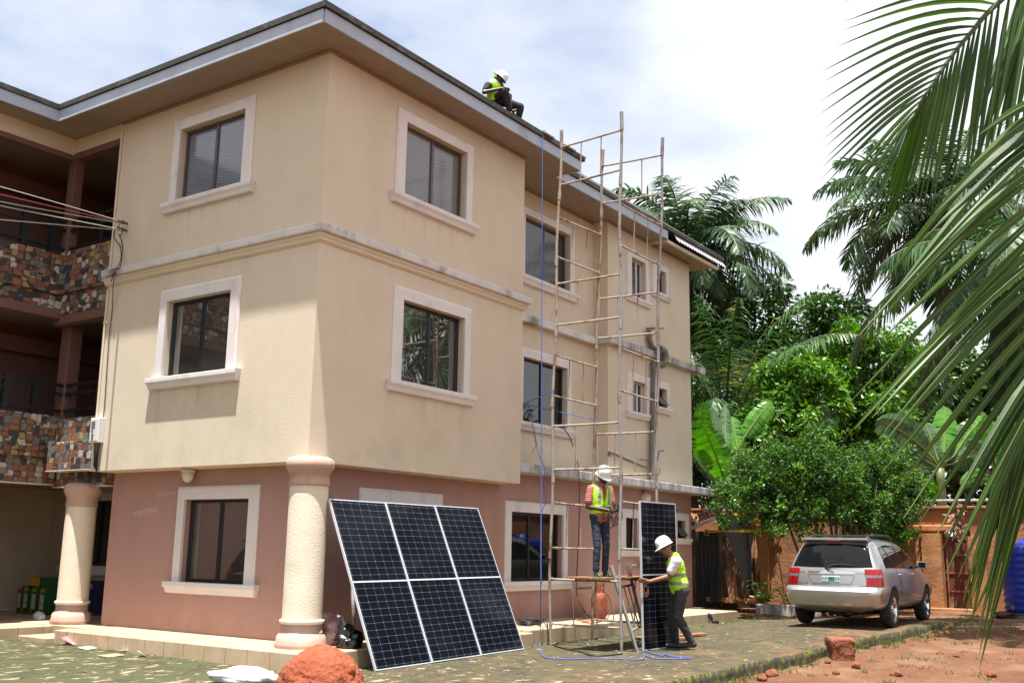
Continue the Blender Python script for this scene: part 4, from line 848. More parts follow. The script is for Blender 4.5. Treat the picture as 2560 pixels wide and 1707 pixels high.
c = onz((218,1537), FZ); c2_ = onz((238,1534), FZ); t = carton('blue_carton', (c.x+.1, c.y, FZ), .22, .36, .62, 'carton_blue', 'dark blue carton standing behind the round porch column')
fc = bpy.data.curves.new('carton_text', 'FONT'); fc.body = '0P30S'; fc.size = .115; fc.extrude = .001; fo = bpy.data.objects.new('carton_text', fc); COL.objects.link(fo); tm = bpy.data.meshes.new_from_object(fo.evaluated_get(bpy.context.evaluated_depsgraph_get())); bpy.data.objects.remove(fo); tm.materials.clear(); tm.materials.append(MATS['carton_white']); fo = bpy.data.objects.new('carton_text', tm); COL.objects.link(fo)
fo.parent = t; fo.rotation_euler = (rad(90),0,rad(-90)); fo.location = (-.113,.17,.475)
m = MB(); m.box((-.1135,-.175,.01),(-.1105,.175,.06)); local(m.build('orange_print', 'carton_orange', t))
def crumple(name, c, rx, ry, rz, ma, label, cat, seed, amp=.35, n=26, flat=.0):
    bm = bmesh.new(); bmesh.ops.create_icosphere(bm, subdivisions=4, radius=1)
    for v in bm.verts:
        d = v.co.normalized(); k = 1+amp*((mnoise.ridged_multi_fractal(d*1.6+Vector((seed,0,0)), 1, 2, 4, 1, 2)-.9)*.6 if name != 'white_cloth' else 1.0*mnoise.noise(d*1.3+Vector((seed,0,0)))+.45*abs(mnoise.noise(d*3+Vector((seed,3,0))))-.25*abs(mnoise.noise(d*6+Vector((1,3,seed)))))
        p = Vector((d.x*rx*k, d.y*ry*k, d.z*rz*k)); p.z = max(p.z, -rz*flat) ; v.co = p
    me = bpy.data.meshes.new(name); bm.to_mesh(me); bm.free(); me.materials.append(MATS[ma])
    me.polygons.foreach_set('use_smooth', [True]*len(me.polygons)); o = bpy.data.objects.new(name, me); COL.objects.link(o); o.location = c; return tag(o, label, cat)
c = onz((96,1549), FZ); crumple('plastic_bag', (c.x,c.y,FZ+.05), .07, .12, .08, 'white_cloth', 'small crumpled white plastic bag on porch edge by column', 'plastic bag', 3, .6, flat=.6)
c = onz((826,1613), ZT); 
o = crumple('rubbish_bag', (c.x+.08,c.y+.12,ZT+.17), .16, .19, .22, 'pink_sack', 'open pink and white sack behind the front column base', 'sack', 8, .5, flat=.75)
m = MB(); cc_ = Vector((c.x+.10,c.y+.0,ZT+.26)); ax_ = (CAM-cc_).normalized()+Vector((.2,-.3,.25)); m.lathe([(.06,-.12),(.105,-.02),(.13,.03),(.12,.035),(.10,.0),(.05,-.08)], cc_, 20, axis=ax_)
for i, v in enumerate(m.v): k = 1+.18*math.sin(i*1.9); m.v[i] = tuple(cc_ + (Vector(v)-cc_)*k)
m.build('sack_mouth', 'white_cloth', o, smooth=True)
c = onz((872,1620), ZT); crumple('black_bag', (c.x+.05,c.y+.05,ZT+.10), .13, .16, .15, 'black_plastic', 'crumpled black plastic bag on the step beside pink sack', 'plastic bag', 15, .9, flat=.62)
# ================================================================== yard things
def lump(name, c, r, sq, ma, label, cat, seed, amp=.28, sub=5, fr=1.3, flat=.55):
    bm = bmesh.new(); bmesh.ops.create_icosphere(bm, subdivisions=sub, radius=1)
    for v in bm.verts:
        d = v.co.normalized(); k = 1+amp*(mnoise.fractal(d*fr+Vector((seed,seed,0)), .9, 2.1, 5))+.025*mnoise.fractal(d*9+Vector((seed,0,0)), 1, 2, 3)
        p = d*k; v.co = Vector((p.x*r*sq[0], p.y*r*sq[1], max(p.z*r*sq[2], -r*flat)))
    me = bpy.data.meshes.new(name); bm.to_mesh(me); bm.free(); me.materials.append(MATS[ma]); me.polygons.foreach_set('use_smooth', [True]*len(me.polygons))
    o = bpy.data.objects.new(name, me); COL.objects.link(o); o.location = c; return tag(o, label, cat)
c = ongnd((797,1760)); 
md = lump('earth_mound', (c.x+.1,c.y+.1,gz(c.x,c.y)+.04), .50, (.92,.92,.98), 'laterite', 'big red laterite earth lump in front of the column', 'earth lump', 4.2, .11, 6, 1.3, .5)
m = MB(); pk = at((880,1662), (md.location-CAM).dot(AF)-.1); pb_ = at((868,1700), (md.location-CAM).dot(AF)-.05); m.tube([pb_+Vector((0,0,-.1)), pb_, pb_.lerp(pk,.6)+Vector((.01,0,0)), pk], [.10,.085,.055,.03], 9); m.build('earth_knob', 'laterite', md, smooth=True)
c = ongnd((632,1712)); cl_ = crumple('white_cloth', (c.x,c.y,gz(c.x,c.y)+.05), .34, .40, .13, 'white_cloth', 'crumpled white cloth lying on yard beside the earth lump', 'cloth', 21, .55, flat=.3)
c = ongnd((2117,1650), soilz)
def block(name, c, sx, sy, sz_, ma, label, cat, rot, seed):
    bm = bmesh.new(); bmesh.ops.create_cube(bm, size=1); bmesh.ops.subdivide_edges(bm, edges=bm.edges[:], cuts=9, use_grid_fill=True)
    for v in bm.verts:
        p = v.co.copy(); p *= 1-.10*(p.length-.5); k = mnoise.fractal(p*3+Vector((seed,0,0)), 1, 2, 4)*.06; v.co = Vector((p.x*sx, p.y*sy, (p.z+.5)*sz_))+p.normalized()*k*sx
    me = bpy.data.meshes.new(name); bm.to_mesh(me); bm.free(); me.materials.append(MATS[ma]); me.polygons.foreach_set('use_smooth', [True]*len(me.polygons)); o = bpy.data.objects.new(name, me); COL.objects.link(o); o.location = c; o.rotation_euler = (0,0,rot); return tag(o, label, cat)
block('laterite_block', (c.x+.15,c.y+.15,c.z-.05), .50, .36, .38, 'laterite_dark', 'red laterite block lying on soil beside the mossy kerb', 'earth block', .55, 3)
for i, (s, rr_) in enumerate((((2140,1667),.07),((1930,1690),.09),((1905,1698),.07),((2090,1683),.05),((2390,1640),.05),((2535,1578),.05),((2240,1690),.08),((2350,1637),.06),((2480,1690),.07),((2070,1655),.045))):
    c = ongnd(s, soilz); lump('soil_clod', (c.x,c.y,c.z+rr_*.3), rr_, (1,1,.8), 'laterite_dark', ('small red soil clod on the bare ground right of kerb' if i else 'small red soil clod just below the laterite block'), 'clod', 30+i, .3, 3, 1.5, .5)['group'] = 'soil clods scattered on bare ground'
def scrap(name, s, w_, h_, ma, label, cat, rot, f=gz, tilt=.15):
    c = ongnd(s, f); m = MB(); m.loft([[Vector((x*w_, y*h_*(1-.15*x), .012+tilt*h_*(y+.5)+.02*h_*math.sin(x*5))) for x in (-.5,-.2,.15,.5)] for y in (-.5,0,.5)], close=False)
    o = m.build(name, ma); o.location = c; o.rotation_euler = (0,0,rot); o.modifiers.new('s','SOLIDIFY').thickness = .006; return tag(o, label, cat)
scrap('tile_shard', (176,1610), .28, .2, 'pink_sack', 'broken pale tile shard leaning on step left end', 'tile shard', .6, tilt=.5)
scrap('paper_scrap', (220,1622), .22, .14, 'paper', 'flat pale paper scrap on moss below the step left end', 'paper', .2)
scrap('paper_scrap', (354,1640), .14, .10, 'white_cloth', 'small crumpled white paper in front of step middle', 'paper', 1.1, tilt=.6)
scrap('paper_scrap', (306,1628), .12, .08, 'white_cloth', 'tiny white paper against the step riser', 'paper', 1.8)
scrap('tile_shard', (280,1640), .30, .2, 'cardboard', 'pinkish flat shard lying on the moss left of white paper', 'tile shard', .1, tilt=.05)
scrap('paper_scrap', (2365,1562), .16, .12, 'white_cloth', 'white paper scrap on red soil at kerb end', 'paper', .9, soilz, .5)
a = ongnd((1592,1599)); b = ongnd((1760,1588)); m = MB(); d_ = (b-a).normalized(); m.obox((a+b)/2+Vector((0,0,.03)), (b-a)/2, Vector((-d_.y,d_.x,0))*.09, (0,0,.02)); tag(m.build('timber_plank', 'plank_wood', bevel=.005), 'long reddish timber plank lying on yard behind held panel', 'plank')
a = ongnd((1690,1602)); b = ongnd((1722,1599)); m = MB(); d_ = (b-a).normalized(); m.obox((a+b)/2+Vector((0,0,.03)), (b-a)/2, Vector((-d_.y,d_.x,0))*.05, (0,0,.025)); tag(m.build('timber_offcut', 'plank_wood', bevel=.005), 'short timber offcut lying behind the legs of standing man', 'offcut')
c = ongnd((1607,1612)); lump('rubble_stone', (c.x,c.y,c.z+.02), .07, (1.2,.8,.7), 'paper', 'pale stone lying at the foot of the leaning scaffold frame', 'stone', 50, .3, 3, 1.5, .4)
b0 = onz((1762,1535), ZP-.02); m = MB(); b0.y = -.765; m.tube([(b0.x,-.73,ZP-.01),(b0.x,-.775,ZP-.03),(b0.x+.02,-.79,ZP-.09),(b0.x+.01,-.84,gz(b0.x,-.8)+.03),(b0.x+.06,-.95,gz(b0.x,-.9)+.02)], .035, 10); tag(m.build('outlet_hose', 'black_plastic', smooth=True), 'short black outlet hose over the tiled step right end', 'hose')
# ================================================================== vegetation
leafmat('leaf_palm', (.018,.050,.018), (.075,.135,.050), .5, .2, .42)
leafmat('leaf_palm_young', (.022,.070,.018), (.075,.15,.04), .5, .25, .42, dry=(.30,.27,.09))
leafmat('leaf_coconut', (.012,.042,.007), (.055,.122,.020), .9, .38, .36)
leafmat('leaf_dark', (.012,.038,.008), (.055,.125,.022), .8, .2, .35)
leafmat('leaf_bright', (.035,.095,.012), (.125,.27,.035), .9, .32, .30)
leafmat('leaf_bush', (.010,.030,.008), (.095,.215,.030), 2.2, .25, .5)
leafmat('leaf_banana', (.045,.15,.018), (.11,.30,.035), .8, .35, .35)
leafmat('leaf_banana_grey', (.040,.085,.040), (.11,.19,.085), .8, .25, .30)
leafmat('leaf_seedling', (.03,.10,.015), (.08,.22,.04), 3, .3, .4)
leafmat('leaf_dry', (.16,.085,.045), (.42,.27,.17), 3, .15, .8)
leafmat('leaf_dry_dark', (.035,.02,.012), (.11,.06,.035), 3, .1, .8)
leafmat('grass', (.03,.065,.012), (.10,.17,.035), 2, .25, .5)
mat('bark', (.07,.055,.04), .9, .3, 4, .8, 12, stretch=(1,1,.3), stain=(.13,.12,.10), stain_s=2)
mat('palm_trunk', (.06,.045,.032), .95, .35, 3, 1, 9)
mat('rachis', (.17,.19,.045), .5, .2, 3)
mat('rachis_dark', (.05,.065,.025), .5, .2, 3)
mat('banana_stem', (.10,.13,.04), .5, .3, 3, stain=(.06,.035,.02), stain_s=2)
def ribbon(mb, pts, wid, side, fold=0, mi=0):
    """strip along pts, half widths wid, side vector(s); fold lifts a centre line"""
    V = []; k = len(pts); F = []
    for i, p in enumerate(pts):
        s_ = side[i] if isinstance(side, list) else side; V.append(p - s_*wid[i]); 
        if fold: V.append(p + fold[i])
        V.append(p + s_*wid[i])
    n = 3 if fold else 2
    for i in range(k-1):
        for j in range(n-1): F.append((i*n+j, i*n+j+1, (i+1)*n+j+1, (i+1)*n+j))
    mb.add(V, F, mi)
UP = Vector((0,0,1))
def palm_frond(mb, base, az, e0, length, bend, rng, leaf=.75, pairs=55, w_=.022, droop=.7, plum=.5, rmi=1, lmi=0, start=.14, twist=0):
    n = 16; p = Vector(base); pts = [p.copy()]; e = e0; ds = length/n; a = az
    for i in range(n):
        e -= bend/n*(.35+1.3*i/n); a += twist/n; p = p + Vector((math.cos(a)*math.cos(e), math.sin(a)*math.cos(e), math.sin(e)))*ds; pts.append(p.copy())
    mb.tube(pts, [.035*(1-.85*i/n)*length/4+.004 for i in range(n+1)], 5, rmi)
    for q in range(pairs):
        t = start+(1-start)*(q+.5)/pairs; x = t*n; i = min(int(x), n-1); c = pts[i].lerp(pts[i+1], x-i); tg = (pts[i+1]-pts[i]).normalized()
        side = tg.cross(UP); side = side.normalized() if side.length > .05 else Vector((math.sin(az),-math.cos(az),0)); nup = side.cross(tg)
        L_ = leaf*(math.sin(math.pi*min(1,(t-start)/(1-start)*.86+.12))**.6)*rng.uniform(.85,1.1)
        for sg in (-1, 1):
            fw = .35+.65*t; d = (side*sg + tg*fw*rng.uniform(.7,1.2) + nup*rng.uniform(-plum,plum*.7)).normalized()
            dr = droop*rng.uniform(.6,1.3); P0 = c; pp = [P0]; dd = d.copy()
            for k in range(3):
                dd = (dd + Vector((0,0,-1))*dr*.42).normalized(); pp.append(pp[-1]+dd*L_/3)
            ws = [w_*.6, w_, w_*.75, .002]; sv = (tg - d*tg.dot(d)).normalized()
            ribbon(mb, pp, ws, sv*.9+nup*.3*sg, 0, lmi)
def palm(name, label, crown, n_fr, length, seed, e_lo=-.5, e_hi=1.35, bend=1.5, leafm='leaf_palm', trunk=True, leaf=.75, droop=.7, pairs=52, w_=.022, az0=0, plum=.5, group=None, trunk_r=.22, extra=()):
    rng = random.Random(seed); C0 = Vector(crown); zg = soilz(C0.x, C0.y)-.1
    t = thing(name, label, 'palm', (C0.x, C0.y, zg), group)
    m = MB()
    if trunk:
        H = C0.z-zg; n = 14; pts = [Vector((C0.x+.15*math.sin(i*.5), C0.y, zg+H*i/n)) for i in range(n+1)]; pts[-1] = C0.copy()
        m.tube(pts, [trunk_r*(1.25-.4*i/n)*(1+.08*(i%2)) for i in range(n+1)], 14); m.build('trunk', 'palm_trunk', t, smooth=True)
    m = MB()
    for i in range(n_fr):
        f = (i+.5)/n_fr; az = az0 + i*2.39996; e = e_hi - (e_hi-e_lo)*f**.85 + rng.uniform(-.1,.1)
        palm_frond(m, C0+Vector((math.cos(az)*.12, math.sin(az)*.12, rng.uniform(-.15,.25))), az, e, length*rng.uniform(.85,1.08)*(.8+.2*math.sin(math.pi*f)), bend*rng.uniform(.75,1.2), rng, leaf, pairs, w_, droop, plum)
    for az, e, L_, b in extra: palm_frond(m, C0, az, e, L_, b, rng, leaf, pairs, w_, droop, plum)
    m.build('crown', [leafm, 'rachis_dark'], t, fix=False); return t
pa = at((1712,625),38); palm('oil_palm', 'tall oil palm rising behind far right corner of house roof', pa, 44, 4.3, 3, bend=1.4, leaf=1.0, pairs=66, w_=.036, plum=.7)
pb = at((2345,520),42); palm('oil_palm', 'tall oil palm partly hidden by big foreground fronds', pb, 42, 5.8, 11, bend=1.4, az0=1.0, leaf=1.25, pairs=66, w_=.042, e_lo=-.7, plum=.6)
pc = at((1812,1085),34); palm('oil_palm', 'young oil palm with upright fronds behind left banana plants', pc, 28, 5.4, 5, e_lo=.55, e_hi=1.5, bend=1.15, leafm='leaf_palm_young', leaf=.95, pairs=60, w_=.032, droop=1.25, trunk_r=.3, plum=.8)
pd = at((2580,640),21); palm('coconut_palm', 'coconut palm with dark drooping fronds at right edge of photo', pd, 26, 4.2, 8, e_lo=-1.0, e_hi=1.1, bend=1.5, leafm='leaf_palm', leaf=.95, pairs=64, w_=.028, droop=1.1, plum=.15, az0=.4)
pf_ = at((2750,520),31); palm('oil_palm', 'far oil palm standing beyond right edge of the photo', pf_, 26, 4.4, 21, bend=1.5)
def leaf_blob(mb, c, r, n, rng, L_, W_, hang=.3, shell=.55, sq=(1,1,1), mi=0):
    for _ in range(n):
        d = Vector((rng.gauss(0,1), rng.gauss(0,1), rng.gauss(0,1))).normalized(); k = r*(shell+(1-shell)*rng.random()**.6)*(1+.25*mnoise.noise(d*2.5+Vector(c)))
        p = Vector(c)+Vector((d.x*k*sq[0], d.y*k*sq[1], d.z*k*sq[2]))
        ax = (d*.7 + Vector((rng.gauss(0,.7), rng.gauss(0,.7), rng.gauss(0,.5)-hang))).normalized(); nn = (d+Vector((rng.gauss(0,.5),rng.gauss(0,.5),rng.gauss(0,.5)+.6))).normalized(); sd_ = ax.cross(nn)
        if sd_.length < .05: continue
        sd_.normalize(); l_ = L_*rng.uniform(.7,1.25); w2 = W_*rng.uniform(.8,1.2); up_ = sd_.cross(ax)
        mb.add([p, p+ax*l_*.45+sd_*w2-up_*.0, p+ax*l_, p+ax*l_*.45-sd_*w2, p+ax*l_*.5-up_*w2*.35], [(0,1,4),(1,2,4),(2,3,4),(3,0,4)], mi)
def branchy(mb, base, tips, r0, rng):
    base = Vector(base)
    for tp in tips:
        tp = Vector(tp); mid = base.lerp(tp, .5)+Vector((rng.uniform(-.2,.2), rng.uniform(-.2,.2), (tp-base).length*.08)); mb.tube(spline([base, mid, tp], 5), [r0*(1-.8*i/10) for i in range(11)], 7)
def tree(name, label, cat, blobs, seed, leafm, L_, W_, dens, base=None, hang=.3, r0=.14, group=None, bark='bark', shell=.45, sub=11, subr=.34, kd=1.12):
    """blobs: (centre, radius). each is broken into smaller leaf clumps so the outline is ragged"""
    blobs = [(b[0], b[1]*kd) for b in blobs]; L_ *= kd; W_ *= kd; dens /= kd**2
    rng = random.Random(seed); c = sum((Vector(b[0]) for b in blobs), Vector())/len(blobs); bx = base or (c.x, c.y, soilz(c.x, c.y)-.1)
    t = thing(name, label, cat, bx, group); m = MB(); tips = []
    for bc, br in blobs:
        bc = Vector(bc)
        for k in range(sub):
            d = Vector((rng.gauss(0,1), rng.gauss(0,1), rng.gauss(0,.85))).normalized(); cc = bc+d*br*rng.uniform(.35,1.08); rr_ = br*subr*rng.uniform(.7,1.25); tips.append(cc)
            leaf_blob(m, cc, rr_, int(dens*rr_*rr_), rng, L_, W_, hang, shell, (1,1,.8))
        leaf_blob(m, bc, br*.66, int(dens*br*br*.42), rng, L_, W_, hang, .3, (1,1,.9))
    m.build('crown', leafm, t, fix=False); m = MB(); b0 = Vector(bx); fork = b0.lerp(c, .55)
    m.tube(spline([b0, b0.lerp(fork,.5)+Vector((.05,.03,0)), fork], 5), [r0*(1.2-.5*i/10) for i in range(11)], 10); branchy(m, fork, rng.sample(tips, min(len(tips), 14)), r0*.55, rng)
    m.build('trunk', bark, t, smooth=True); return t
KD = 1.12
A_ = lambda x, y, d: at((x, y), d*KD)
tree('broadleaf_tree', 'dark leafy tree below the tall oil palm behind the house', 'tree', [(A_(1830,760,36),1.3),(A_(1930,800,36),1.6),(A_(1860,880,36),1.7),(A_(1780,830,36),1.3),(A_(1955,930,36),1.6)], 1, 'leaf_dark', .26, .06, 420, hang=.5)
tree('broadleaf_tree', 'dark round topped tree in the gap between two oil palms', 'tree', [(A_(2075,790,35),1.25),(A_(2030,880,35),1.7),(A_(2110,880,35),1.5),(A_(2000,960,35),1.6)], 2, 'leaf_dark', .26, .06, 420, hang=.5)
tree('broadleaf_tree', 'dark shaded tree behind the right hand banana plants', 'tree', [(A_(2330,950,33),1.9),(A_(2480,950,33),2.1),(A_(2400,1080,33),2.0),(A_(2560,1080,33),2.0),(A_(2270,1080,32),1.7)], 3, 'leaf_dark', .26, .06, 380, hang=.5)
tree('broadleaf_tree', 'deep green tree low behind bush and the left banana plants', 'tree', [(A_(1850,1100,34),1.9),(A_(1960,1110,33),1.7),(A_(2080,1110,33),1.8),(A_(1760,1180,33),1.6),(A_(2180,1130,33),1.7)], 4, 'leaf_dark', .26, .06, 380, hang=.5)
tree('mango_tree', 'bright green tree with shiny drooping leaves above the bush', 'tree', [(A_(1990,960,28),1.05),(A_(1945,1010,27.5),.95),(A_(2060,1010,27.5),.95),(A_(1985,1055,27.2),1.0),(A_(2030,920,28),.7),(A_(1920,1070,27.2),.75)], 5, 'leaf_bright', .20, .042, 900, hang=.55, subr=.33)
tree('mango_tree', 'bright green tree half hidden behind foreground fronds', 'tree', [(A_(2130,890,29),.95),(A_(2210,900,29),1.1),(A_(2170,990,28.6),1.15),(A_(2250,980,29),1.0),(A_(2130,1040,28.4),.9),(A_(2220,1060,28.5),1.0),(A_(2128,835,29),.5)], 6, 'leaf_bright', .20, .042, 850, hang=.5, subr=.33)
tree('undergrowth_tree', 'dark low leafy thicket behind the wall under the palms', 'tree', [(A_(x, y, 34),1.25) for x, y in ((1740,1235),(1830,1250),(1930,1245),(2030,1240),(2130,1245),(2230,1240),(2330,1235),(2430,1240),(2530,1235),(2630,1230))], 17, 'leaf_dark', .24, .06, 330, hang=.4, sub=6)
# bush by the wall with several stems
bb = [(1875,1185,.68),(1930,1150,.70),(2000,1135,.66),(2070,1140,.66),(2140,1150,.70),(2200,1180,.68),(2250,1225,.60),(1850,1245,.56),(1900,1250,.66),(1970,1215,.75),(2050,1210,.75),(2120,1215,.75),(2180,1255,.62),(1950,1280,.55),(2030,1275,.6),(2110,1285,.55),(2235,1290,.5),(2190,1310,.46),(2240,1330,.34)]
bpos = [(at((x, y), 24.5+.6*math.sin(i*1.7)), r*1.11) for i, (x, y, r) in enumerate(bb)] + [(at((x, y), 26.3), r*1.15) for x, y, r in ((1920,1200,.8),(2010,1200,.8),(2100,1200,.8),(2190,1215,.8),(1860,1230,.7),(2250,1240,.7))]
bbase = at((2075,1440), 24.8); bbase.z = soilz(bbase.x, bbase.y)
rng = random.Random(9); bu = thing('flowering_bush', 'large spreading dark green bush behind the silver car', 'bush', bbase); m = MB()
for bc, br in bpos:
    for k in range(15):
        d = Vector((rng.gauss(0,1), rng.gauss(0,1), rng.gauss(0,.9))).normalized(); leaf_blob(m, bc+d*br*rng.uniform(.35,1.2), br*rng.uniform(.16,.34), 90, rng, .095, .024, .05, .35, (1,1,.85))
    leaf_blob(m, bc, br*.66, 170, rng, .095, .024, .1, .3)
for _ in range(150):  # leaf highlights put in as brighter-coloured outer sprigs
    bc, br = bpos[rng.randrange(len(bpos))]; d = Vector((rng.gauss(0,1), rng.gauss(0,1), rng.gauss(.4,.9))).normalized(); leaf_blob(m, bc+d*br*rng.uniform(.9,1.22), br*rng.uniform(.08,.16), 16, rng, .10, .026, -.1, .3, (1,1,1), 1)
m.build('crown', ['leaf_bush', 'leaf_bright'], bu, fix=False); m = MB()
for (x0, x1, y1) in ((2075,1990,1200),(2090,2010,1180),(2105,2060,1190),(2115,2100,1200),(2140,2150,1210),(2150,2190,1220),(2060,1935,1210),(2095,2080,1120),(2125,2120,1130)):
    b0 = at((x0, 1400), 24.7); b0.z = soilz(b0.x, b0.y)-.05; tp = at((x1, y1), 24.6); m.tube(spline([b0, b0.lerp(tp,.45)+Vector((0,0,-.15)), tp], 6), [.05*(1-.7*i/12)+.006 for i in range(13)], 7)
m.build('stem', 'bark', bu, smooth=True)
# banana plants
def banana_leaf(mb, base, tip, w_, bow, rng, face=None, tears=6, mi=0):
    base, tip = Vector(base), Vector(tip); ax = tip-base; L_ = ax.length; to = face or (CAM-base); sd_ = ax.cross(to).normalized(); nn = sd_.cross(ax).normalized(); n = 22
    mid = [base + ax*(i/n) + (UP*.6+nn*.4)*bow*L_*math.sin(math.pi*(i/n)) for i in range(n+1)]
    prof = [max(.03, math.sin(math.pi*min(1,(i/n)*.92+.06))**.55)*w_ if i < n else .01 for i in range(n+1)]; prof[0] = w_*.12
    cut = {sg: set(rng.sample(range(3,n-1), tears)) for sg in (-1,1)}
    for sg in (-1, 1):
        fold = .28*rng.uniform(.5,1.2)
        for i in range(n):
            g = .22 if i in cut[sg] else 0; d0 = rng.uniform(0,.25)*g*4
            a, b = mid[i], mid[i+1]; e0 = a + sd_*sg*prof[i] - nn*prof[i]*fold - UP*prof[i]*(.1+d0); e1 = b + sd_*sg*prof[i+1] - nn*prof[i+1]*fold - UP*prof[i+1]*(.1+d0)
            e1b = e1.lerp(e0, g); m1 = a.lerp(e0,.55)+nn*prof[i]*.10; m2 = b.lerp(e1b,.55)+nn*prof[i]*.10
            mb.add([a, m1, e0, b, m2, e1b], [(0,1,4,3),(1,2,5,4)], mi)
    mb.tube(mid, [.022*(1-.8*i/n)*w_/.3+.002 for i in range(n+1)], 5, 2)
def banana(name, label, dep, stem, leaves, seed, sr=.13):
    rng = random.Random(seed); s0 = at(stem[0], dep); s0.z = soilz(s0.x, s0.y)-.1; s1 = at(stem[1], dep); t = thing(name, label, 'banana plant', s0); m = MB()
    m.tube(spline([s0, s0.lerp(s1,.5), s1], 4), [sr*(1-.35*i/8) for i in range(9)], 12); m.build('stem', 'banana_stem', t, smooth=True)
    for (b, tp, w_, bow, mi, dd) in leaves:
        m = MB(); B_ = at(b, dep); T_ = at(tp, dep+dd); banana_leaf(m, B_, T_, w_*dep/2604, bow, rng, mi=0); m.tube([s1, s1.lerp(B_,.6)+Vector((0,0,.03)), B_], .025, 6, 2)
        m.build('leaf', ['leaf_banana' if mi == 0 else 'leaf_banana_grey', 'rachis', 'rachis'], t, fix=False)
    return t
banana('banana_plant', 'banana plant with tall bright leaves by the house corner', 28.4, ((1806,1300),(1803,1225)), [((1752,1150),(1757,1003),26,.02,0,-.3),((1812,1200),(1757,1062),38,.05,0,-.6),((1862,1092),(1929,1003),26,.06,0,.4),((1803,1170),(1783,1020),17,.03,1,.5),((1815,1130),(1812,1010),15,.03,1,.8),((1845,1130),(1828,1040),26,.05,0,.6),((1812,1220),(1885,1225),20,.30,1,-.2),((1795,1200),(1735,1130),22,.1,1,.4),((1806,1190),(1850,1110),20,.08,0,.7)], 1)
banana('banana_plant', 'single banana leaf plant poking up behind the bush', 30, ((2060,1250),(2060,1080)), [((2060,1060),(2054,1010),20,.02,1,0),((2062,1080),(2095,1040),16,.1,0,.3),((2058,1080),(2030,1050),16,.1,0,.3)], 2, .08)
banana('banana_plant', 'big banana plant with broad grey green leaves behind the wall', 27.6, ((2352,1260),(2350,1170)), [((2318,1130),(2192,1050),46,.10,1,-.5),((2312,1128),(2246,1024),24,.06,0,.2),((2345,1150),(2312,1055),30,.05,1,.5),((2368,1150),(2400,1060),32,.06,1,.4),((2360,1130),(2362,1015),30,.02,0,.6),((2380,1160),(2490,1140),30,.16,1,-.2),((2385,1140),(2462,1040),34,.08,0,.5),((2330,1170),(2250,1200),24,.2,1,-.3),((2340,1165),(2210,1140),26,.16,1,-.2),((2352,1240),(2310,1200),18,.1,0,-.2)], 3, .16)
banana('banana_plant', 'banana plant with dark leaves at far right behind the wall', 27, ((2490,1270),(2486,1190)), [((2490,1160),(2460,1040),32,.04,0,.3),((2500,1160),(2560,1060),34,.08,1,.3),((2480,1160),(2420,1100),26,.1,1,0),((2500,1180),(2600,1150),28,.2,1,-.2),((2490,1170),(2515,1045),28,.04,0,.5),((2480,1190),(2400,1210),22,.2,0,-.2)], 4, .14)
# dry banana leaves hanging over shed and wall
def dry(name, label, stems, seed, n, L_, W_, ma='leaf_dry'):
    rng = random.Random(seed); t0 = Vector(stems[0][0]); t = thing(name, label, 'dry leaf', t0); m = MB()
    for pts in stems:
        c = spline(pts, 5); m.tube(c, .018, 5, 1)
        for q in range(n):
            p = c[rng.randrange(len(c))]+Vector((rng.gauss(0,.05),rng.gauss(0,.05),rng.gauss(0,.04))); d = Vector((rng.gauss(0,.7),rng.gauss(0,.7),rng.gauss(-.5,.6))).normalized(); sd_ = d.cross(CAM-p).normalized(); l_ = L_*rng.uniform(.5,1.3); pp = [p]
            dd = d.copy()
            for k in range(3): dd = (dd+Vector((rng.gauss(0,.35),rng.gauss(0,.35),rng.gauss(-.15,.35)))).normalized(); pp.append(pp[-1]+dd*l_/3)
            ribbon(m, pp, [W_*.4,W_*rng.uniform(.7,1.2),W_*rng.uniform(.6,1.1),W_*.2], (sd_+Vector((0,0,rng.uniform(-.4,.4)))).normalized())
    m.build('foliage', [ma, 'leaf_dry_dark'], t, fix=False); return t
D_ = 28.0
dry('dry_banana_leaf', 'dry brown leaf hanging over the red shed roof', [[at((1810,1220),D_),at((1818,1250),D_),at((1810,1275),D_),at((1785,1290),D_)]], 1, 26, .30, .035)
dry('dry_banana_leaf', 'thin dry yellowish leaf stalk hanging left of shed roof', [[at((1770,1236),D_),at((1758,1262),D_),at((1748,1290),D_)]], 2, 9, .22, .03)
dry('dry_banana_leaf', 'big clump of dry brown leaves on wall top beside shed', [[at((1868,1265),D_),at((1900,1262),D_),at((1935,1268),D_)],[at((1885,1270),D_),at((1910,1280),D_)]], 3, 60, .36, .05)
dry('dry_banana_leaf', 'dry brown leaf dangling below the clump on wall', [[at((1924,1290),D_),at((1930,1320),D_),at((1930,1350),D_)]], 4, 14, .26, .04, 'leaf_dry_dark')
dry('dry_leaf_litter', 'dry leaf litter lying on the rusty shed roof', [[at((1742,1285),D_),at((1770,1282),D_),at((1800,1278),D_)],[at((1740,1292),D_),at((1775,1289),D_)]], 5, 40, .16, .04)
dry('dry_banana_leaf', 'dry banana leaf hanging over wall above the rusty gate', [[at((2388,1262),25.2),at((2392,1290),25.2),at((2395,1330),25.2)]], 6, 34, .28, .035)
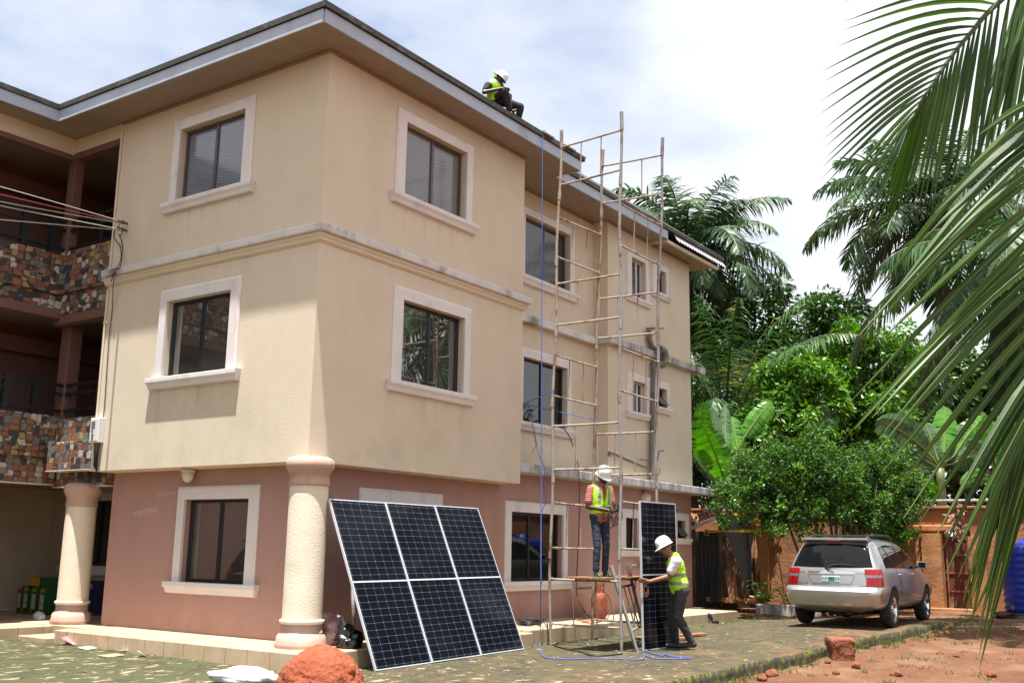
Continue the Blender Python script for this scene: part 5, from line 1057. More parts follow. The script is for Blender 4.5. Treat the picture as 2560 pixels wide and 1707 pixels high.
# seedlings at the wall foot
def seedling(s, dep, h, n, L_, label, seed):
    rng = random.Random(seed); b = at(s, dep); b.z = soilz(b.x, b.y)+.05; t = thing('seedling', label, 'plant', b); m = MB(); st = MB()
    for q in range(n):
        a = rng.uniform(0,6.28); r = rng.uniform(.05,.32)*h/.6; z = h*rng.uniform(.35,1.05); c = b+Vector((math.cos(a)*r, math.sin(a)*r, z)); st.tube([b, b.lerp(c,.6)+Vector((0,0,.06)), c], .006, 5)
        d = Vector((math.cos(a), math.sin(a), -.35+rng.uniform(-.2,.3))).normalized(); sd_ = d.cross(UP).normalized(); l_ = L_*rng.uniform(.6,1.1); u_ = sd_.cross(d)
        m.add([c, c+d*l_*.25+sd_*l_*.42, c+d*l_*.6+sd_*l_*.34, c+d*l_, c+d*l_*.6-sd_*l_*.34, c+d*l_*.25-sd_*l_*.42, c+d*l_*.45-u_*l_*.06], [(0,1,6),(1,2,6),(2,3,6),(3,4,6),(4,5,6),(5,0,6)])
    m.build('foliage', 'leaf_seedling', t, fix=False); st.build('stem', 'rachis', t); return t
seedling((1910,1510), 26.5, .75, 30, .24, 'broad leaved green seedling at wall foot left of the car', 1)
seedling((1966,1512), 26.0, .62, 26, .18, 'darker green seedling just left of the car bumper', 2)
seedling((1985,1500), 26.2, .9, 16, .12, 'tall seedling behind left rear corner of the car', 3)
# ------------------------------------------------------------------ foreground coconut fronds
cp = thing('coconut_palm', 'near coconut palm whose long green fronds hang into right foreground', 'palm', (-2.2,-10.9,soilz(-2,-10.9)))
m = MB(); tb = Vector((-2.2,-10.9,soilz(-2.2,-10.9)-.1)); tt = Vector((-2.6,-10.6,4.6)); m.tube([tb, tb.lerp(tt,.3)+Vector((.1,0,0)), tb.lerp(tt,.7)+Vector((.1,0,0)), tt], [.2,.15,.14,.13], 14); m.build('trunk', 'palm_trunk', cp, smooth=True)
def px_leaflet(mb, s0, s1, d0, d1, w_, sag, rng, kink=0, mi=0, twist=.0, rib=True):
    """leaflet from photo point s0 to s1 at distances d0,d1; sag bends it (in metres, downwards)"""
    a, b = at(s0, d0), at(s1, d1); n = 9; ax = b-a; L_ = ax.length; pts = []
    for i in range(n+1):
        t = i/n; p = a.lerp(b, t) + UP*sag*L_*math.sin(math.pi*t**.85)*1.0 + AF*kink*math.sin(math.pi*t); pts.append(p)
    ws = [w_*(.35+.65*min(1,t_*5))*(1-max(0,(t_-.35)/.65)**1.4*.97) for t_ in [i/n for i in range(n+1)]]
    side, fold = [], []
    for i in range(n+1):
        tg = (pts[min(i+1,n)]-pts[max(i-1,0)]).normalized(); to = (CAM-pts[i]).normalized(); s_ = tg.cross(to).normalized(); ang = twist+rng.uniform(-.03,.03)+.2*(i/n); s2 = (s_*math.cos(ang)+s_.cross(tg)*math.sin(ang)); side.append(s2); fold.append(s2.cross(tg)*ws[i]*.35)
    ribbon(mb, pts, ws, side, fold, mi)
    if rib: ribbon(mb, [p+f_*1.0+(CAM-p).normalized()*.0025 for p, f_ in zip(pts, fold)], [max(.0007, q_*.075) for q_ in ws], side, 0, 1)
def lerp2(pts, t):
    n = len(pts)-1; x = max(0,min(n-1e-6,t*n)); i = int(x); f = x-i; a, b = pts[i], pts[i+1]; return (a[0]+(b[0]-a[0])*f, a[1]+(b[1]-a[1])*f)
rng = random.Random(12)
q4 = lambda x, y: (1980+x/2.614, y/2.614)
# frond with rachis crossing the top right corner
ra = [q4(*p) for p in ((1640,-280),(1500,-130),(1370,0),(1300,65),(1240,128),(1185,197),(1130,260),(1075,325),(1020,400),(975,465),(930,535),(885,600),(850,655),(820,720),(785,785),(750,830))]
le = [q4(*p) for p in ((360,-60),(345,35),(350,190),(290,265),(200,460),(225,565),(165,705),(205,825),(190,930),(210,972),(195,1085),(190,1150),(200,1240),(290,1330),(330,1400),(370,1500),(470,1560))]
re = [q4(*p) for p in ((1330,1290),(1240,1330),(1150,1420),(1090,1440),(1020,1470),(960,1440),(910,1430),(860,1420),(810,1420),(760,1430),(720,1450),(680,1480),(640,1500),(590,1530),(540,1560),(480,1560))]
m = MB(); DA = 5.2
rp_ = [at(p, DA+.5*(1-i/len(ra))) for i, p in enumerate(ra)]; m.tube(spline(rp_, 3), [.016*(1-.75*i/(3*len(ra)-3))+.002 for i in range(3*(len(ra)-1)+1)], 7, 1)
NA = 21
for i in range(NA):
    t = i/(NA-1); s0 = lerp2(ra, .02+.97*t); e0 = lerp2(le, t); e0 = (e0[0]+rng.uniform(-6,6), e0[1]+rng.uniform(-8,8))
    px_leaflet(m, s0, e0, DA+.5*(1-t), DA-.3, .0145*(1-.35*t), .055*(1-.5*t), rng, twist=.25)
for i in range(NA+3):
    t = i/(NA+2); s0 = lerp2(ra, .02+.97*t); e0 = lerp2(re, t); e0 = (e0[0]+rng.uniform(-10,10), e0[1]+rng.uniform(-25,25))
    px_leaflet(m, s0, e0, DA+.5*(1-t), DA+.25, .0155*(1-.4*t), .012, rng, twist=-.35)
for k in range(10):   # extra leaflets further up the frond, entering from the top
    s0 = q4(1560+rng.uniform(-60,130), -150+rng.uniform(-90,60)); e0 = q4(1010+k*55+rng.uniform(-20,20), 1280+rng.uniform(-200,80)); px_leaflet(m, s0, e0, DA+.6, DA+.3, .021, .015, rng, twist=-.3)
m.build('frond', ['leaf_coconut', 'rachis_dark'], cp, fix=False)
# big frond whose leaflets sweep in from the right edge
q5 = lambda x, y: (2060+x/1.96, 500+y/1.96)
st_ = [q5(*p) for p in ((1000,-360),(1040,-250),(1070,-120),(1090,0),(1110,130),(1120,260),(1130,400),(1130,520),(1130,640),(1125,760),(1120,860))]
en_ = [q5(*p) for p in ((215,545),(150,690),(240,640),(265,655),(110,1090),(125,1170),(300,1060),(215,1255),(310,1405),(430,1560),(520,1640),(570,1800),(690,1820))]
m = MB(); DB = 4.6; ND = 20
for i in range(ND):
    t = i/(ND-1); s0 = lerp2(st_, t); e0 = lerp2(en_, t); e0 = (e0[0]+rng.uniform(-22,22), e0[1]+rng.uniform(-22,22))
    px_leaflet(m, (s0[0]+rng.uniform(-10,10), s0[1]+rng.uniform(-12,12)), e0, DB+.2, DB-.1+rng.uniform(-.1,.1), .021*rng.uniform(.75,1.1), .030*rng.uniform(.2,1.3), rng, twist=rng.uniform(-.5,.35))
m.tube(spline([at(s, DB+.25) for s in st_], 3), .018, 7, 1)
m.build('frond', ['leaf_coconut', 'rachis', 'leaf_dry'], cp, fix=False)
# short broad leaflets crossing at the top right
m = MB()
for s0, s1, w_ in ((q4(1620,650),q4(1225,880),.026),(q4(1650,720),q4(1165,1090),.030),(q4(1680,780),q4(940,1390),.030),(q4(1700,860),q4(860,1560),.028),(q4(1720,1010),q4(1030,1560),.028)):
    px_leaflet(m, s0, s1, 4.4, 4.2, w_*.78, .03, rng, twist=-.25)
m.tube([at(q4(1610,600),4.42), at(q4(1700,860),4.42), at(q4(1745,1270),4.42)], .017, 7, 1)
m.build('frond', ['leaf_coconut', 'rachis'], cp, fix=False)
# hanging frond tip in the lower right corner
m = MB(); tops_ = [(2590,900),(2570,935),(2590,960),(2600,1000),(2560,960),(2585,1020),(2610,1060),(2600,1100),(2620,1160),(2600,1180),(2640,1100),(2660,1200)]
ends_ = [(2408,1500),(2412,1550),(2425,1520),(2440,1600),(2418,1610),(2447,1640),(2448,1672),(2470,1480),(2430,1545),(2484,1405),(2512,1385),(2552,1330)]
for i, (a, b) in enumerate(zip(tops_, ends_)):
    px_leaflet(m, a, b, 4.9, 4.8+.02*i, (.020 if i < 8 else .018), .02, rng, twist=rng.uniform(-.5,.5))
for i in range(9):
    a = (2560+rng.uniform(-10,50), 950+i*25); b = (2400+rng.uniform(0,75), 1470+rng.uniform(-60,100)); px_leaflet(m, a, b, 5.0, 4.95, .016, .02, rng, twist=rng.uniform(-.7,.7))
m.tube([at((2590,860),5.0), at((2610,1000),5.0), at((2680,1240),5.0)], .014, 7, 1)
m.build('frond', ['leaf_coconut', 'rachis'], cp, fix=False)
# rest of the crown, out of the picture
m = MB(); rg = random.Random(4)
for i in range(9):
    az = -2.9+i*.42; az = az if not (0 < az < 2.2) else az+3.3
    palm_frond(m, tt, az, .75-.06*i, 3.6, 1.3, rg, .8, 40, .024, .8, .1)
m.build('crown', ['leaf_coconut', 'rachis'], cp, fix=False)
# ------------------------------------------------------------------ grass and weeds
m = MB(); rg = random.Random(31)
def tuft(c, n, h, w_=.006):
    for _ in range(n):
        a = rg.uniform(0,6.28); d = Vector((math.cos(a)*rg.uniform(.1,.7), math.sin(a)*rg.uniform(.1,.7), 1)).normalized(); hh = h*rg.uniform(.5,1.2); b = c+Vector((rg.gauss(0,.05), rg.gauss(0,.05), -.01)); sd_ = d.cross(Vector((math.cos(a+1),math.sin(a+1),.1))).normalized()
        p1 = b+d*hh*.6; p2 = b+d*hh+Vector((math.cos(a),math.sin(a),-.3))*hh*.25; m.add([b-sd_*w_, b+sd_*w_, p1+sd_*w_*.8, p1-sd_*w_*.8, p2], [(0,1,2,3),(3,2,4)])
for _ in range(420):
    x = rg.uniform(-2, 17); y = rg.uniform(-9.5, -4.7); 
    if y < kerb_y(x)-.05 and mnoise.noise(Vector((x*.8, y*.8, 2))) > .02: tuft(Vector((x, y, sz(x, y))), rg.randint(4,12), rg.choice((.05,.07,.10)))
for _ in range(120):
    x = rg.uniform(0, 17.0); y = kerb_y(x)-.1-abs(rg.gauss(0,.12)); tuft(Vector((x, y, sz(x, y))), 8, .10)
for _ in range(230):
    t = rg.random(); x, y = (rg.uniform(-.7,12.5), -.86-abs(rg.gauss(0,.14))) if t < .6 else ((-.70-abs(rg.gauss(0,.12)), rg.uniform(-.8,4.4)) if t < .85 else (rg.uniform(5,15), rg.uniform(-4,-1.2))); tuft(Vector((x, y, gz(x, y))), rg.randint(3,8), .035, .004)
tag(m.build('grass', 'grass', fix=False), 'short weeds and grass growing along kerb and on the soil', 'grass', kind='stuff')

m = MB(); rg = random.Random(77)
for _ in range(900):
    x = rg.uniform(-1.5, 17); y = rg.uniform(-9.5, -4.6)
    if y > kerb_y(x)-.05: continue
    a = rg.uniform(.006,.022)*(2 if rg.random() < .06 else 1); c = Vector((x, y, sz(x, y)+a*.3)); V = [c+Vector((math.cos(t)*a*rg.uniform(.7,1.3), math.sin(t)*a*rg.uniform(.7,1.3), -a*.5)) for t in [k*1.2566 for k in range(5)]]+[c+Vector((rg.uniform(-.3,.3)*a, rg.uniform(-.3,.3)*a, a*.8))]
    m.add(V, [(k,(k+1)%5,5) for k in range(5)])
tag(m.build('gravel', 'laterite_dark', fix=False), 'small crumbs of red earth strewn on the bare ground', 'gravel', kind='stuff')
m = MB(); rg = random.Random(78)
for _ in range(520):
    x = rg.uniform(-4.5, 14); y = rg.uniform(-4.3, -.85) if x > -.7 else rg.uniform(-4, 5)
    if y < kerb_y(x)+.1: continue
    a = rg.uniform(.012,.045); c = Vector((x, y, gz(x,y)+.012*fbm(x,y,.9)+.006)); t0 = rg.uniform(0,6.3); b = a*rg.uniform(.3,.8)
    m.add([c+Vector((math.cos(t0+k*1.5708)*(a if k % 2 == 0 else b), math.sin(t0+k*1.5708)*(a if k % 2 == 0 else b), rg.uniform(0,.012))) for k in range(4)], [(0,1,2),(0,2,3)])
tag(m.build('leaf_litter', 'leaf_dry', fix=False), 'dry leaf scraps scattered over the paved yard', 'litter', kind='stuff')
# ================================================================== boundary wall, gate, shed, tank
mat('earth_wall', (.33,.145,.062), .92, .14, 1.4, .35, 14, stain=(.17,.07,.035), stain_s=.9, stain_t=(.5,.72), stretch=(1,1,.6), bdist=.03)
mat('earth_light', (.42,.19,.078), .92, .12, 1.4, .3, 14, stain=(.24,.10,.045), stain_s=1.2, bdist=.03)
mat('gate_rust', (.12,.032,.018), .8, .4, 3, .3, 20, stain=(.30,.26,.21), stain_s=1.1, stain_t=(.54,.62), stretch=(2,2,.7))
mat('gate_frame', (.25,.10,.05), .8, .25, 4)
mat('tank_blue', (.008,.035,.36), .40, .08, 2)
mat('shed_dark', (.028,.03,.033), .7, .3, 3)
mat('shed_roof', (.24,.085,.065), .8, .25, 3, .3, 18, stain=(.30,.24,.19), stain_s=3, stain_t=(.5,.6))
mat('old_timber', (.085,.05,.03), .9, .35, 4, stretch=(4,4,.6), stain=(.24,.13,.07), stain_s=2)
g0 = ongnd((2366,1526), soilz); XW = g0.x; zt0 = upright((2292,1272), g0).z; zw = soilz(XW,-4)
print('wall x', XW, 'top', zt0, 'ground', zw)
wy = lambda s: onx(s, XW).y
gate_l, gate_r = wy((2363,1400)), wy((2428,1400)); tank_y = wy((2520,1400))
bw = thing('boundary_wall', 'long orange brown earth wall running behind the car', 'wall', (XW,-2,zw))
def rough(mb, x0, x1, y0, y1, z0, z1, ny, nz, amp=.025):
    """front face with a rough plaster surface, plus top, ends and back"""
    V = []; F = []
    for i in range(ny+1):
        for j in range(nz+1):
            y = y0+(y1-y0)*i/ny; z = z0+(z1-z0)*j/nz; d = amp*fbm(y*1.0, z*1.0, 1.3); top = amp*fbm(y, 7, 1.1)*1.2 if j == nz else 0; V.append((x0-d, y, z+top))
    for i in range(ny):
        for j in range(nz): F.append((i*(nz+1)+j, (i+1)*(nz+1)+j, (i+1)*(nz+1)+j+1, i*(nz+1)+j+1))
    k = len(V); V += [(x1, y0+(y1-y0)*i/ny, z) for i in range(ny+1) for z in (z1, z0)]
    for i in range(ny): F.append((i*(nz+1)+nz, (i+1)*(nz+1)+nz, k+2*(i+1), k+2*i)); F.append((k+2*i, k+2*(i+1), k+2*(i+1)+1, k+2*i+1))
    mb.add(V, F)
m = MB(); zlow = onx((2330,1330), XW).z
rough(m, XW, XW+.22, gate_l+.02, 9.5, zw-.3, zt0-.02, 50, 10); rough(m, XW, XW+.22, -16, gate_r-.02, zw-.3, zt0, 40, 10); rough(m, XW+.01, XW+.21, gate_r-.02, gate_l+.02, onx((2390,1326),XW).z, zt0, 6, 4)
m.build('wall', 'earth_wall', bw)
m = MB(); m.box((XW-.06,-16,zt0+.0),(XW+.28,9.5,zt0+.07)); m.build('coping', 'earth_wall', bw, bevel=.02)
def pillar(y0, y1, z1, d, nm='pillar', ma='earth_light'):
    m = MB(); a = MB(); rough(m, XW-d, XW-.0, min(y0,y1), max(y0,y1), zw-.3, z1, 4, 8, .02)
    for y in (min(y0,y1), max(y0,y1)): m.quad((XW-d,y,zw-.3),(XW,y,zw-.3),(XW,y,z1),(XW-d,y,z1))
    return m.build(nm, ma, bw)
pillar(wy((2312,1400)), wy((2360,1400)), onx((2335,1332),XW-.25).z, .25)
pillar(wy((2266,1400)), wy((2311,1400)), onx((2290,1318),XW-.12).z, .12)
pillar(wy((2428,1400)), wy((2470,1400)), onx((2440,1340),XW-.2).z, .2)
pillar(wy((1893,1400)), wy((1924,1400)), onx((1905,1312),XW-.12).z, .12)
m = MB(); m.box((XW-.14, wy((2382,1310))-.02, onx((2350,1328),XW).z),(XW-.004, wy((2266,1310)), onx((2350,1312),XW).z)); m.build('lintel', 'earth_light', bw, bevel=.03)
gt = thing('metal_gate', 'rusty metal gate door set in the orange wall', 'gate', (XW,(gate_l+gate_r)/2,zw))
gz0, gz1 = zw+.04, onx((2390,1342),XW).z; gy0, gy1 = gate_r+.03, gate_l-.03
m = MB(); m.box((XW+.0,gy0,gz0),(XW+.02,gy1,gz1)); m.build('door_sheet', 'gate_rust', gt)
m = MB(); hh = (gz1-gz0)/4
for k in range(5): m.box((XW-.02,gy0,gz0+hh*k-.02),(XW+.0,gy1,gz0+hh*k+.02))
for y in (gy0, gy1-.04): m.box((XW-.021,y,gz0),(XW-.001,y+.04,gz1))
m.build('frame', 'gate_frame', gt)
m = MB(); m.box((XW-.35,wy((2440,1500)),zw-.1),(XW-.02,wy((2330,1500)),zw+.07)); m.build('threshold', 'earth_light', bw, bevel=.02)
m = MB(); p0, p1_ = onx((2284,1252), XW+.25), onx((2600,1249), XW+.25); m.tube([p0, p0.lerp(p1_,.5), p1_], .035, 10)
for y in (p0.y-.3, p0.y-2.0): m.tube([(XW+.25,y,zt0+.0),(XW+.25,y,p0.z)], .02, 6)
tag(m.build('wall_pipe', 'scaffold_grey', smooth='auto'), 'long grey metal pipe laid along the top of wall', 'pipe')
# water tank
tk = onx((2560,1520), XW-1.0); tk.z = zw+.02; tr = 0.62
tky = onx((2506,1400), XW-1.0).y - tr; tzt = onx((2500,1356), XW-1.4).z
tn = thing('water_tank', 'bright blue ribbed plastic water tank at right edge by wall', 'water tank', (XW-1.0, tky, zw))
prof = [(tr*.98, 0.10)]; H_ = tzt-zw
for k in range(9): z = .12+(H_-.25)*k/9; dz = (H_-.25)/9; prof += [(tr, z), (tr*1.035, z+dz*.2), (tr*1.035, z+dz*.5), (tr, z+dz*.72)]
prof += [(tr,H_-.12),(tr*.94,H_-.06),(tr*.6,H_),(tr*.3,H_+.06),(tr*.28,H_+.12),(.02,H_+.13)]
m = MB(); m.lathe(prof, (XW-1.0,tky,zw), 48); m.build('body', 'tank_blue', tn, smooth=True)
m = MB(); m.lathe([(.05,0),(.06,.02),(.06,.05),(.03,.06)], (XW-1.0-tr*.8,tky+tr*.6,zw+.2), 16, axis=(-1,.5,0)); m.build('outlet', 'pipe_grey', tn, smooth='auto')
lump('dark_tyre', (XW-1.3,tky+tr*.2,zw+.02), .3, (1.5,2.4,.4), 'black_plastic', 'low black thing lying under the blue tank', 'tyre', 77, .2, 4, 1, .3)
# shed behind the house corner
sx_ = XW-2.6; sh = thing('shed', 'dark lean-to shed with rusty corrugated roof between house and wall', 'shed', (sx_,3,zw))
def onp(s, x): return onx(s, x)
e0, e1 = onx((1722,1320), sx_), onx((1790,1293), sx_); b0_, b1_ = onx((1722,1262), XW-.1), onx((1852,1276), XW-.1)
m = MB(); ny = 46; R_ = []
for i in range(ny+1):
    t = i/ny; w_ = .018*math.cos(i*2.0); a = Vector((sx_, e0.y+(e1.y-e0.y)*t, e0.z+(e1.z-e0.z)*t+w_)); b = Vector((XW-.1, e0.y+(b1_.y-e0.y)*t, e1.z+.34+w_-(1-t)*.10)); R_.append([a, b])
m.loft(R_, close=False); o = m.build('roof', 'shed_roof', sh, fix=False); o.modifiers.new('s','SOLIDIFY').thickness = .01
m = MB(); m.prism([e0+Vector((-.02,0,-.07)), e1+Vector((-.02,0,-.07)), e1+Vector((-.02,0,.02)), e0+Vector((-.02,0,.02))], (.02,0,0)); m.build('roof_edge', 'zinc', sh)
m = MB(); yl, yr = e0.y+1.5, onx((1802,1400), sx_+.6).y
for i in range(40):
    pass
V = []
for i in range(61): y = yr+(yl-yr)*i/60; V.append([Vector((sx_+.6+.02*math.sin(i*1.9), y, zw-.1)), Vector((sx_+.6+.02*math.sin(i*1.9), y, e0.z-.06))])
m.loft(V, close=False); m.build('sheet_wall', 'shed_dark', sh, fix=False)
m = MB(); m.box((sx_+.62,yr-.04,zw-.1),(XW-.05,yr,e1.z+.1)); m.build('side_wall', 'shed_dark', sh)
m = MB(); 
for y_, x_ in ((yr-.02,sx_+.55),(yl-1.6,sx_+.05)): m.tube([(x_,y_,zw-.05),(x_,y_,e1.z-.1)], .05, 8)
m.build('post', 'old_timber', sh)
for i, (b, t_, w_, lab) in enumerate((((1832,1490),(1818,1425),.07,'pale broken plank leaning on shed, leftmost of the pale ones'),((1845,1490),(1833,1440),.05,'second pale narrow plank leaning beside the first'),((1870,1492),(1806,1340),.10,'longest dark plank leaning steeply against the shed'),((1862,1492),(1828,1395),.09,'dark wide plank leaning between shed and wall'),((1884,1492),(1882,1394),.13,'dark upright board standing against orange wall'),((1892,1490),(1893,1395),.09,'brown upright board standing beside the dark board'),((1790,1492),(1772,1462),.08,'short broken plank leaning low at dark shed front'))):
    x_ = sx_+.35+.12*i if i < 4 or i == 6 else XW-.12-.05*(i-4); B_ = onx(b, x_); B_.z = zw+.06; T_ = onx(t_, x_+.10); m = MB(); d_ = (T_-B_); sd_ = d_.cross(Vector((1,0,0))).normalized(); m.obox((B_+T_)/2, d_/2, sd_*w_, Vector((.015,0,0))); tag(m.build('leaning_plank', 'plank_wood' if i < 2 else 'old_timber'), lab, 'plank')
m = MB(); V = []
y0_, y1_ = onx((1772,1400), sx_+.3).y, onx((1796,1400), sx_+.3).y
for i in range(25): y = y0_+(y1_-y0_)*i/24; V.append([Vector((sx_+.3+.015*math.sin(i*2), y, zw+.05)), Vector((sx_+.45+.015*math.sin(i*2), y, onx((1780,1412),sx_+.4).z))])
m.loft(V, close=False); tag(m.build('roof_sheet', 'shed_dark', fix=False), 'dark corrugated sheet standing against shed front', 'sheet')
m = MB(); rg = random.Random(5)
for _ in range(150):
    s = (rg.uniform(1770,1886), rg.uniform(1488,1503)); c = onx(s, XW-1.6+rg.uniform(-.6,.6)); c.z = zw+.09+rg.uniform(0,.07); a = rg.uniform(.03,.09); m.obox(c, (a,rg.uniform(-.02,.02),rg.uniform(-.02,.03)), (rg.uniform(-.02,.02),a*rg.uniform(.5,1),.01), (0,.01,a*.5))
tag(m.build('rubble_heap', 'earth_light'), 'low heap of red rubble and leaves before the planks', 'rubble', kind='stuff')
# raised bed and low kerb between the yard and the wall
a = ongnd((1737,1516)); b = ongnd((1893,1516)); m = MB(); m.box((a.x+.0, b.y-.1, zw-.4),(XW-.2, 6, zw+.06)); tag(m.build('earth_bed', 'earth_wall', bevel=.04), kind='structure')
a = ongnd((1889,1531)); b = ongnd((1998,1534)); m = MB(); m.prism([(a.x,a.y,zw-.3),(b.x+.2,b.y-1.6,zw-.3),(b.x+.4,b.y-1.6,zw-.3),(a.x+.2,a.y,zw-.3)], (0,0,.36)); tag(m.build('garden_kerb', 'band_dirty', bevel=.02), 'low grey concrete edging left of the car', 'edging')
# yellow tape
for s0, s1, s2, lab in (((1766,1328),(1893,1326),(2022,1321),'yellow tape strung level from shed to bush, lower one'),((1832,1283),(1918,1304),(2022,1318),'yellow tape sloping from roof end to bush, upper one')):
    a, b, c = at(s0, 26.9), at(s1, 26.0), at(s2, 24.6); pts = spline([a, b, c], 8); m = MB(); ribbon(m, pts, [.026+.012*math.sin(i*1.3) for i in range(len(pts))], Vector((.1,.1,1)).normalized()); tag(m.build('barrier_tape', 'tape_yellow', fix=False), lab, 'tape')
m = MB(); c = at((1767,1331), 26.9); m.tube([c+Vector((0,math.cos(t)*.06,math.sin(t)*.075)) for t in [i*.7 for i in range(10)]], .018, 6); m.tube([c, at((1750,1326), 27.1)], .006, 5); tag(m.build('tape_knot', 'tape_yellow', smooth=True), 'yellow knot where the tape is tied to the shed', 'knot')
# other trees of the compound, beyond the frame on the right and behind the camera (seen in the windows)
for i, (x, y, sc_) in enumerate(((14,-17,1.0),(24,-14,1.2),(4,-24,1.3),(-22,16,1.2))):
    z = soilz(x,y); tree('broadleaf_tree', ['leafy tree beyond the right edge of the yard','dark tree far beyond the right edge of the yard','tall tree behind the photographer to the right','tall tree behind the left wing of house'][i], 'tree', [(Vector((x+dx*sc_, y+dy*sc_, z+dz*sc_)), r*sc_) for dx, dy, dz, r in ((0,0,5,1.9),(1.5,.6,4.2,1.6),(-1.5,-.4,4.3,1.6),(.3,1.4,4.4,1.5),(0,-1.3,5.6,1.4))], 40+i, 'leaf_bright' if i % 2 == 0 else 'leaf_dark', .28, .07, 160, kd=1)
# ================================================================== silver car
from mathutils.bvhtree import BVHTree
def carpaint(name, col):
    m = mat(name, col, .32, .05, 1.2, metal=.72, coat=.8, stain=tuple(c*.72 for c in col), stain_s=1.6, stain_t=(.6,.85)); return m
carpaint('silver_paint', (.44,.445,.455)); carpaint('navy_paint', (.02,.035,.09))
mat('car_glass', (.006,.007,.008), .03, .1, 1); MATS['car_glass'].node_tree.nodes['Principled BSDF'].inputs['IOR'].default_value = 1.36
mat('red_lens', (.24,.004,.008), .15, .12, 6, coat=.3); mat('clear_lens', (.20,.20,.23), .15, .2, 12, metal=.4, coat=1)
mat('chrome', (.72,.73,.76), .08, .04, 4, metal=1); mat('tyre', (.018,.017,.016), .85, .25, 5, .2, 30); mat('under_dark', (.012,.011,.010), .9, .2, 4)
mat('plate_white', (.66,.70,.68), .4, .05, 6); mat('plate_green', (.03,.30,.18), .4, .1, 4); mat('plate_blue', (.03,.06,.28), .4, .1, 4); mat('black_trim', (.014,.014,.016), .5, .15, 5)
def build_car(name, label, base, head, paint, full=True):
    t = thing(name, label, 'car', base); t.rotation_euler = (0,0,head)
    # cage rows (z, x at rear, x at front, half width at rear, mid, front)
    rows = [(.285,.30,4.30,.66,.72,.66),(.37,.09,4.55,.79,.86,.76),(.54,.02,4.68,.84,.905,.80),(.66,.015,4.66,.855,.912,.82),(.705,.055,4.60,.85,.912,.82),(.75,.135,4.52,.83,.912,.81),(.90,.145,4.40,.825,.908,.78),(1.02,.16,4.25,.81,.895,.72),(1.10,.185,3.72,.785,.868,.66),(1.34,.30,3.33,.70,.785,.60),(1.56,.44,2.92,.61,.69,.56),(1.66,.53,2.66,.53,.61,.50),(1.70,.72,2.45,.36,.42,.36),(1.712,.80,2.35,.0,.0,.0)]
    NX = 26; bm = bmesh.new(); G_ = {}; CL = bm.edges.layers.float.new('crease_edge')
    def wid(t_, wr, wm, wf):
        a = min(1,t_/.10); b = min(1,(1-t_)/.22); return wr+(wm-wr)*math.sin(a*math.pi/2) if t_ < .5 else wf+(wm-wf)*math.sin(b*math.pi/2)
    for j, (z, xr, xf, wr, wm, wf) in enumerate(rows):
        for i in range(NX+1):
            t_ = i/NX; x = xr+(xf-xr)*t_; zz = z
            if j in (7,): zz = z-.10*S((t_-.75)/.25)
            if j == 8 : zz = z+.02*S((t_-.6)/.4)*0-.03*S((t_-.85)/.15)
            if j >= 12: zz = z-.035*S((.25-t_)/.25)-.02*S((t_-.7)/.3)
            y = wid(t_, wr, wm, wf)
            for sg in ((1,-1) if j < len(rows)-1 else (0,)): G_[i,j,sg] = bm.verts.new((x, y*sg, zz))
    J = len(rows)-1
    for i in range(NX):
        for j in range(J):
            for sg in (1,-1):
                a, b = G_[i,j,sg], G_[i+1,j,sg]; c = G_[i+1,j+1,sg if j+1 < J else 0]; d = G_[i,j+1,sg if j+1 < J else 0]; bm.faces.new((a,b,c,d))
    # rear and front faces, with a centre bulge
    CX_ = 6
    for end, bul in ((0,-.045),(NX,.07)):
        E_ = {}
        for j in range(J):
            a, b = G_[end,j,1], G_[end,j,-1]
            for k in range(CX_+1):
                if k == 0: E_[j,k] = a
                elif k == CX_: E_[j,k] = b
                else:
                    f = k/CX_; p = a.co.lerp(b.co, f); p.x += bul*math.sin(math.pi*f)*(1 if j < 12 else .3); p.z += (.02 if j > 9 else 0)*math.sin(math.pi*f); E_[j,k] = bm.verts.new(p)
        for j in range(J-1):
            for k in range(CX_): bm.faces.new((E_[j,k],E_[j,k+1],E_[j+1,k+1],E_[j+1,k]))
        for k in range(CX_): bm.faces.new((E_[J-1,k],E_[J-1,k+1],G_[end,J,0]))
    # hood: the front upper rows fold back to the windscreen base by themselves; close the floor
    for i in range(NX): bm.faces.new((G_[i,0,-1],G_[i+1,0,-1],G_[i+1,0,1],G_[i,0,1]))
    rowz = {round(rows[j][0],4): c for j, c in ((3,.7),(4,.8),(5,.7))}
    for e in bm.edges:
        a, b = e.verts; za, zb_2 = round(a.co.z,4), round(b.co.z,4)
        if za == zb_2 and za in rowz: e[CL] = rowz[za]
    bmesh.ops.recalc_face_normals(bm, faces=bm.faces); me = bpy.data.meshes.new('body'); bm.to_mesh(me); bm.free()
    tmp = bpy.data.objects.new('tmp', me); COL.objects.link(tmp); s_ = tmp.modifiers.new('s','SUBSURF'); s_.levels = 1; s_.render_levels = 1
    cut = MB(); RW = (.98, 3.70); WR = .345
    for x in RW:
        for sg in (1,-1): cut.lathe([(.415,.0),(.415,.36)], (x, sg*.62 if sg > 0 else -.98, .355), 40, axis=(0,1,0))
    co = cut.build('cut', 'under_dark'); b_ = tmp.modifiers.new('b','BOOLEAN'); b_.object = co; b_.operation = 'DIFFERENCE'; b_.solver = 'EXACT'
    dg = bpy.context.evaluated_depsgraph_get(); me2 = bpy.data.meshes.new_from_object(tmp.evaluated_get(dg)); bpy.data.objects.remove(tmp); bpy.data.objects.remove(co)
    me2.materials.clear(); me2.materials.append(MATS[paint]); me2.polygons.foreach_set('use_smooth',[True]*len(me2.polygons)); bo = bpy.data.objects.new('body', me2); COL.objects.link(bo); bo.parent = t; autosmooth(bo, 35)
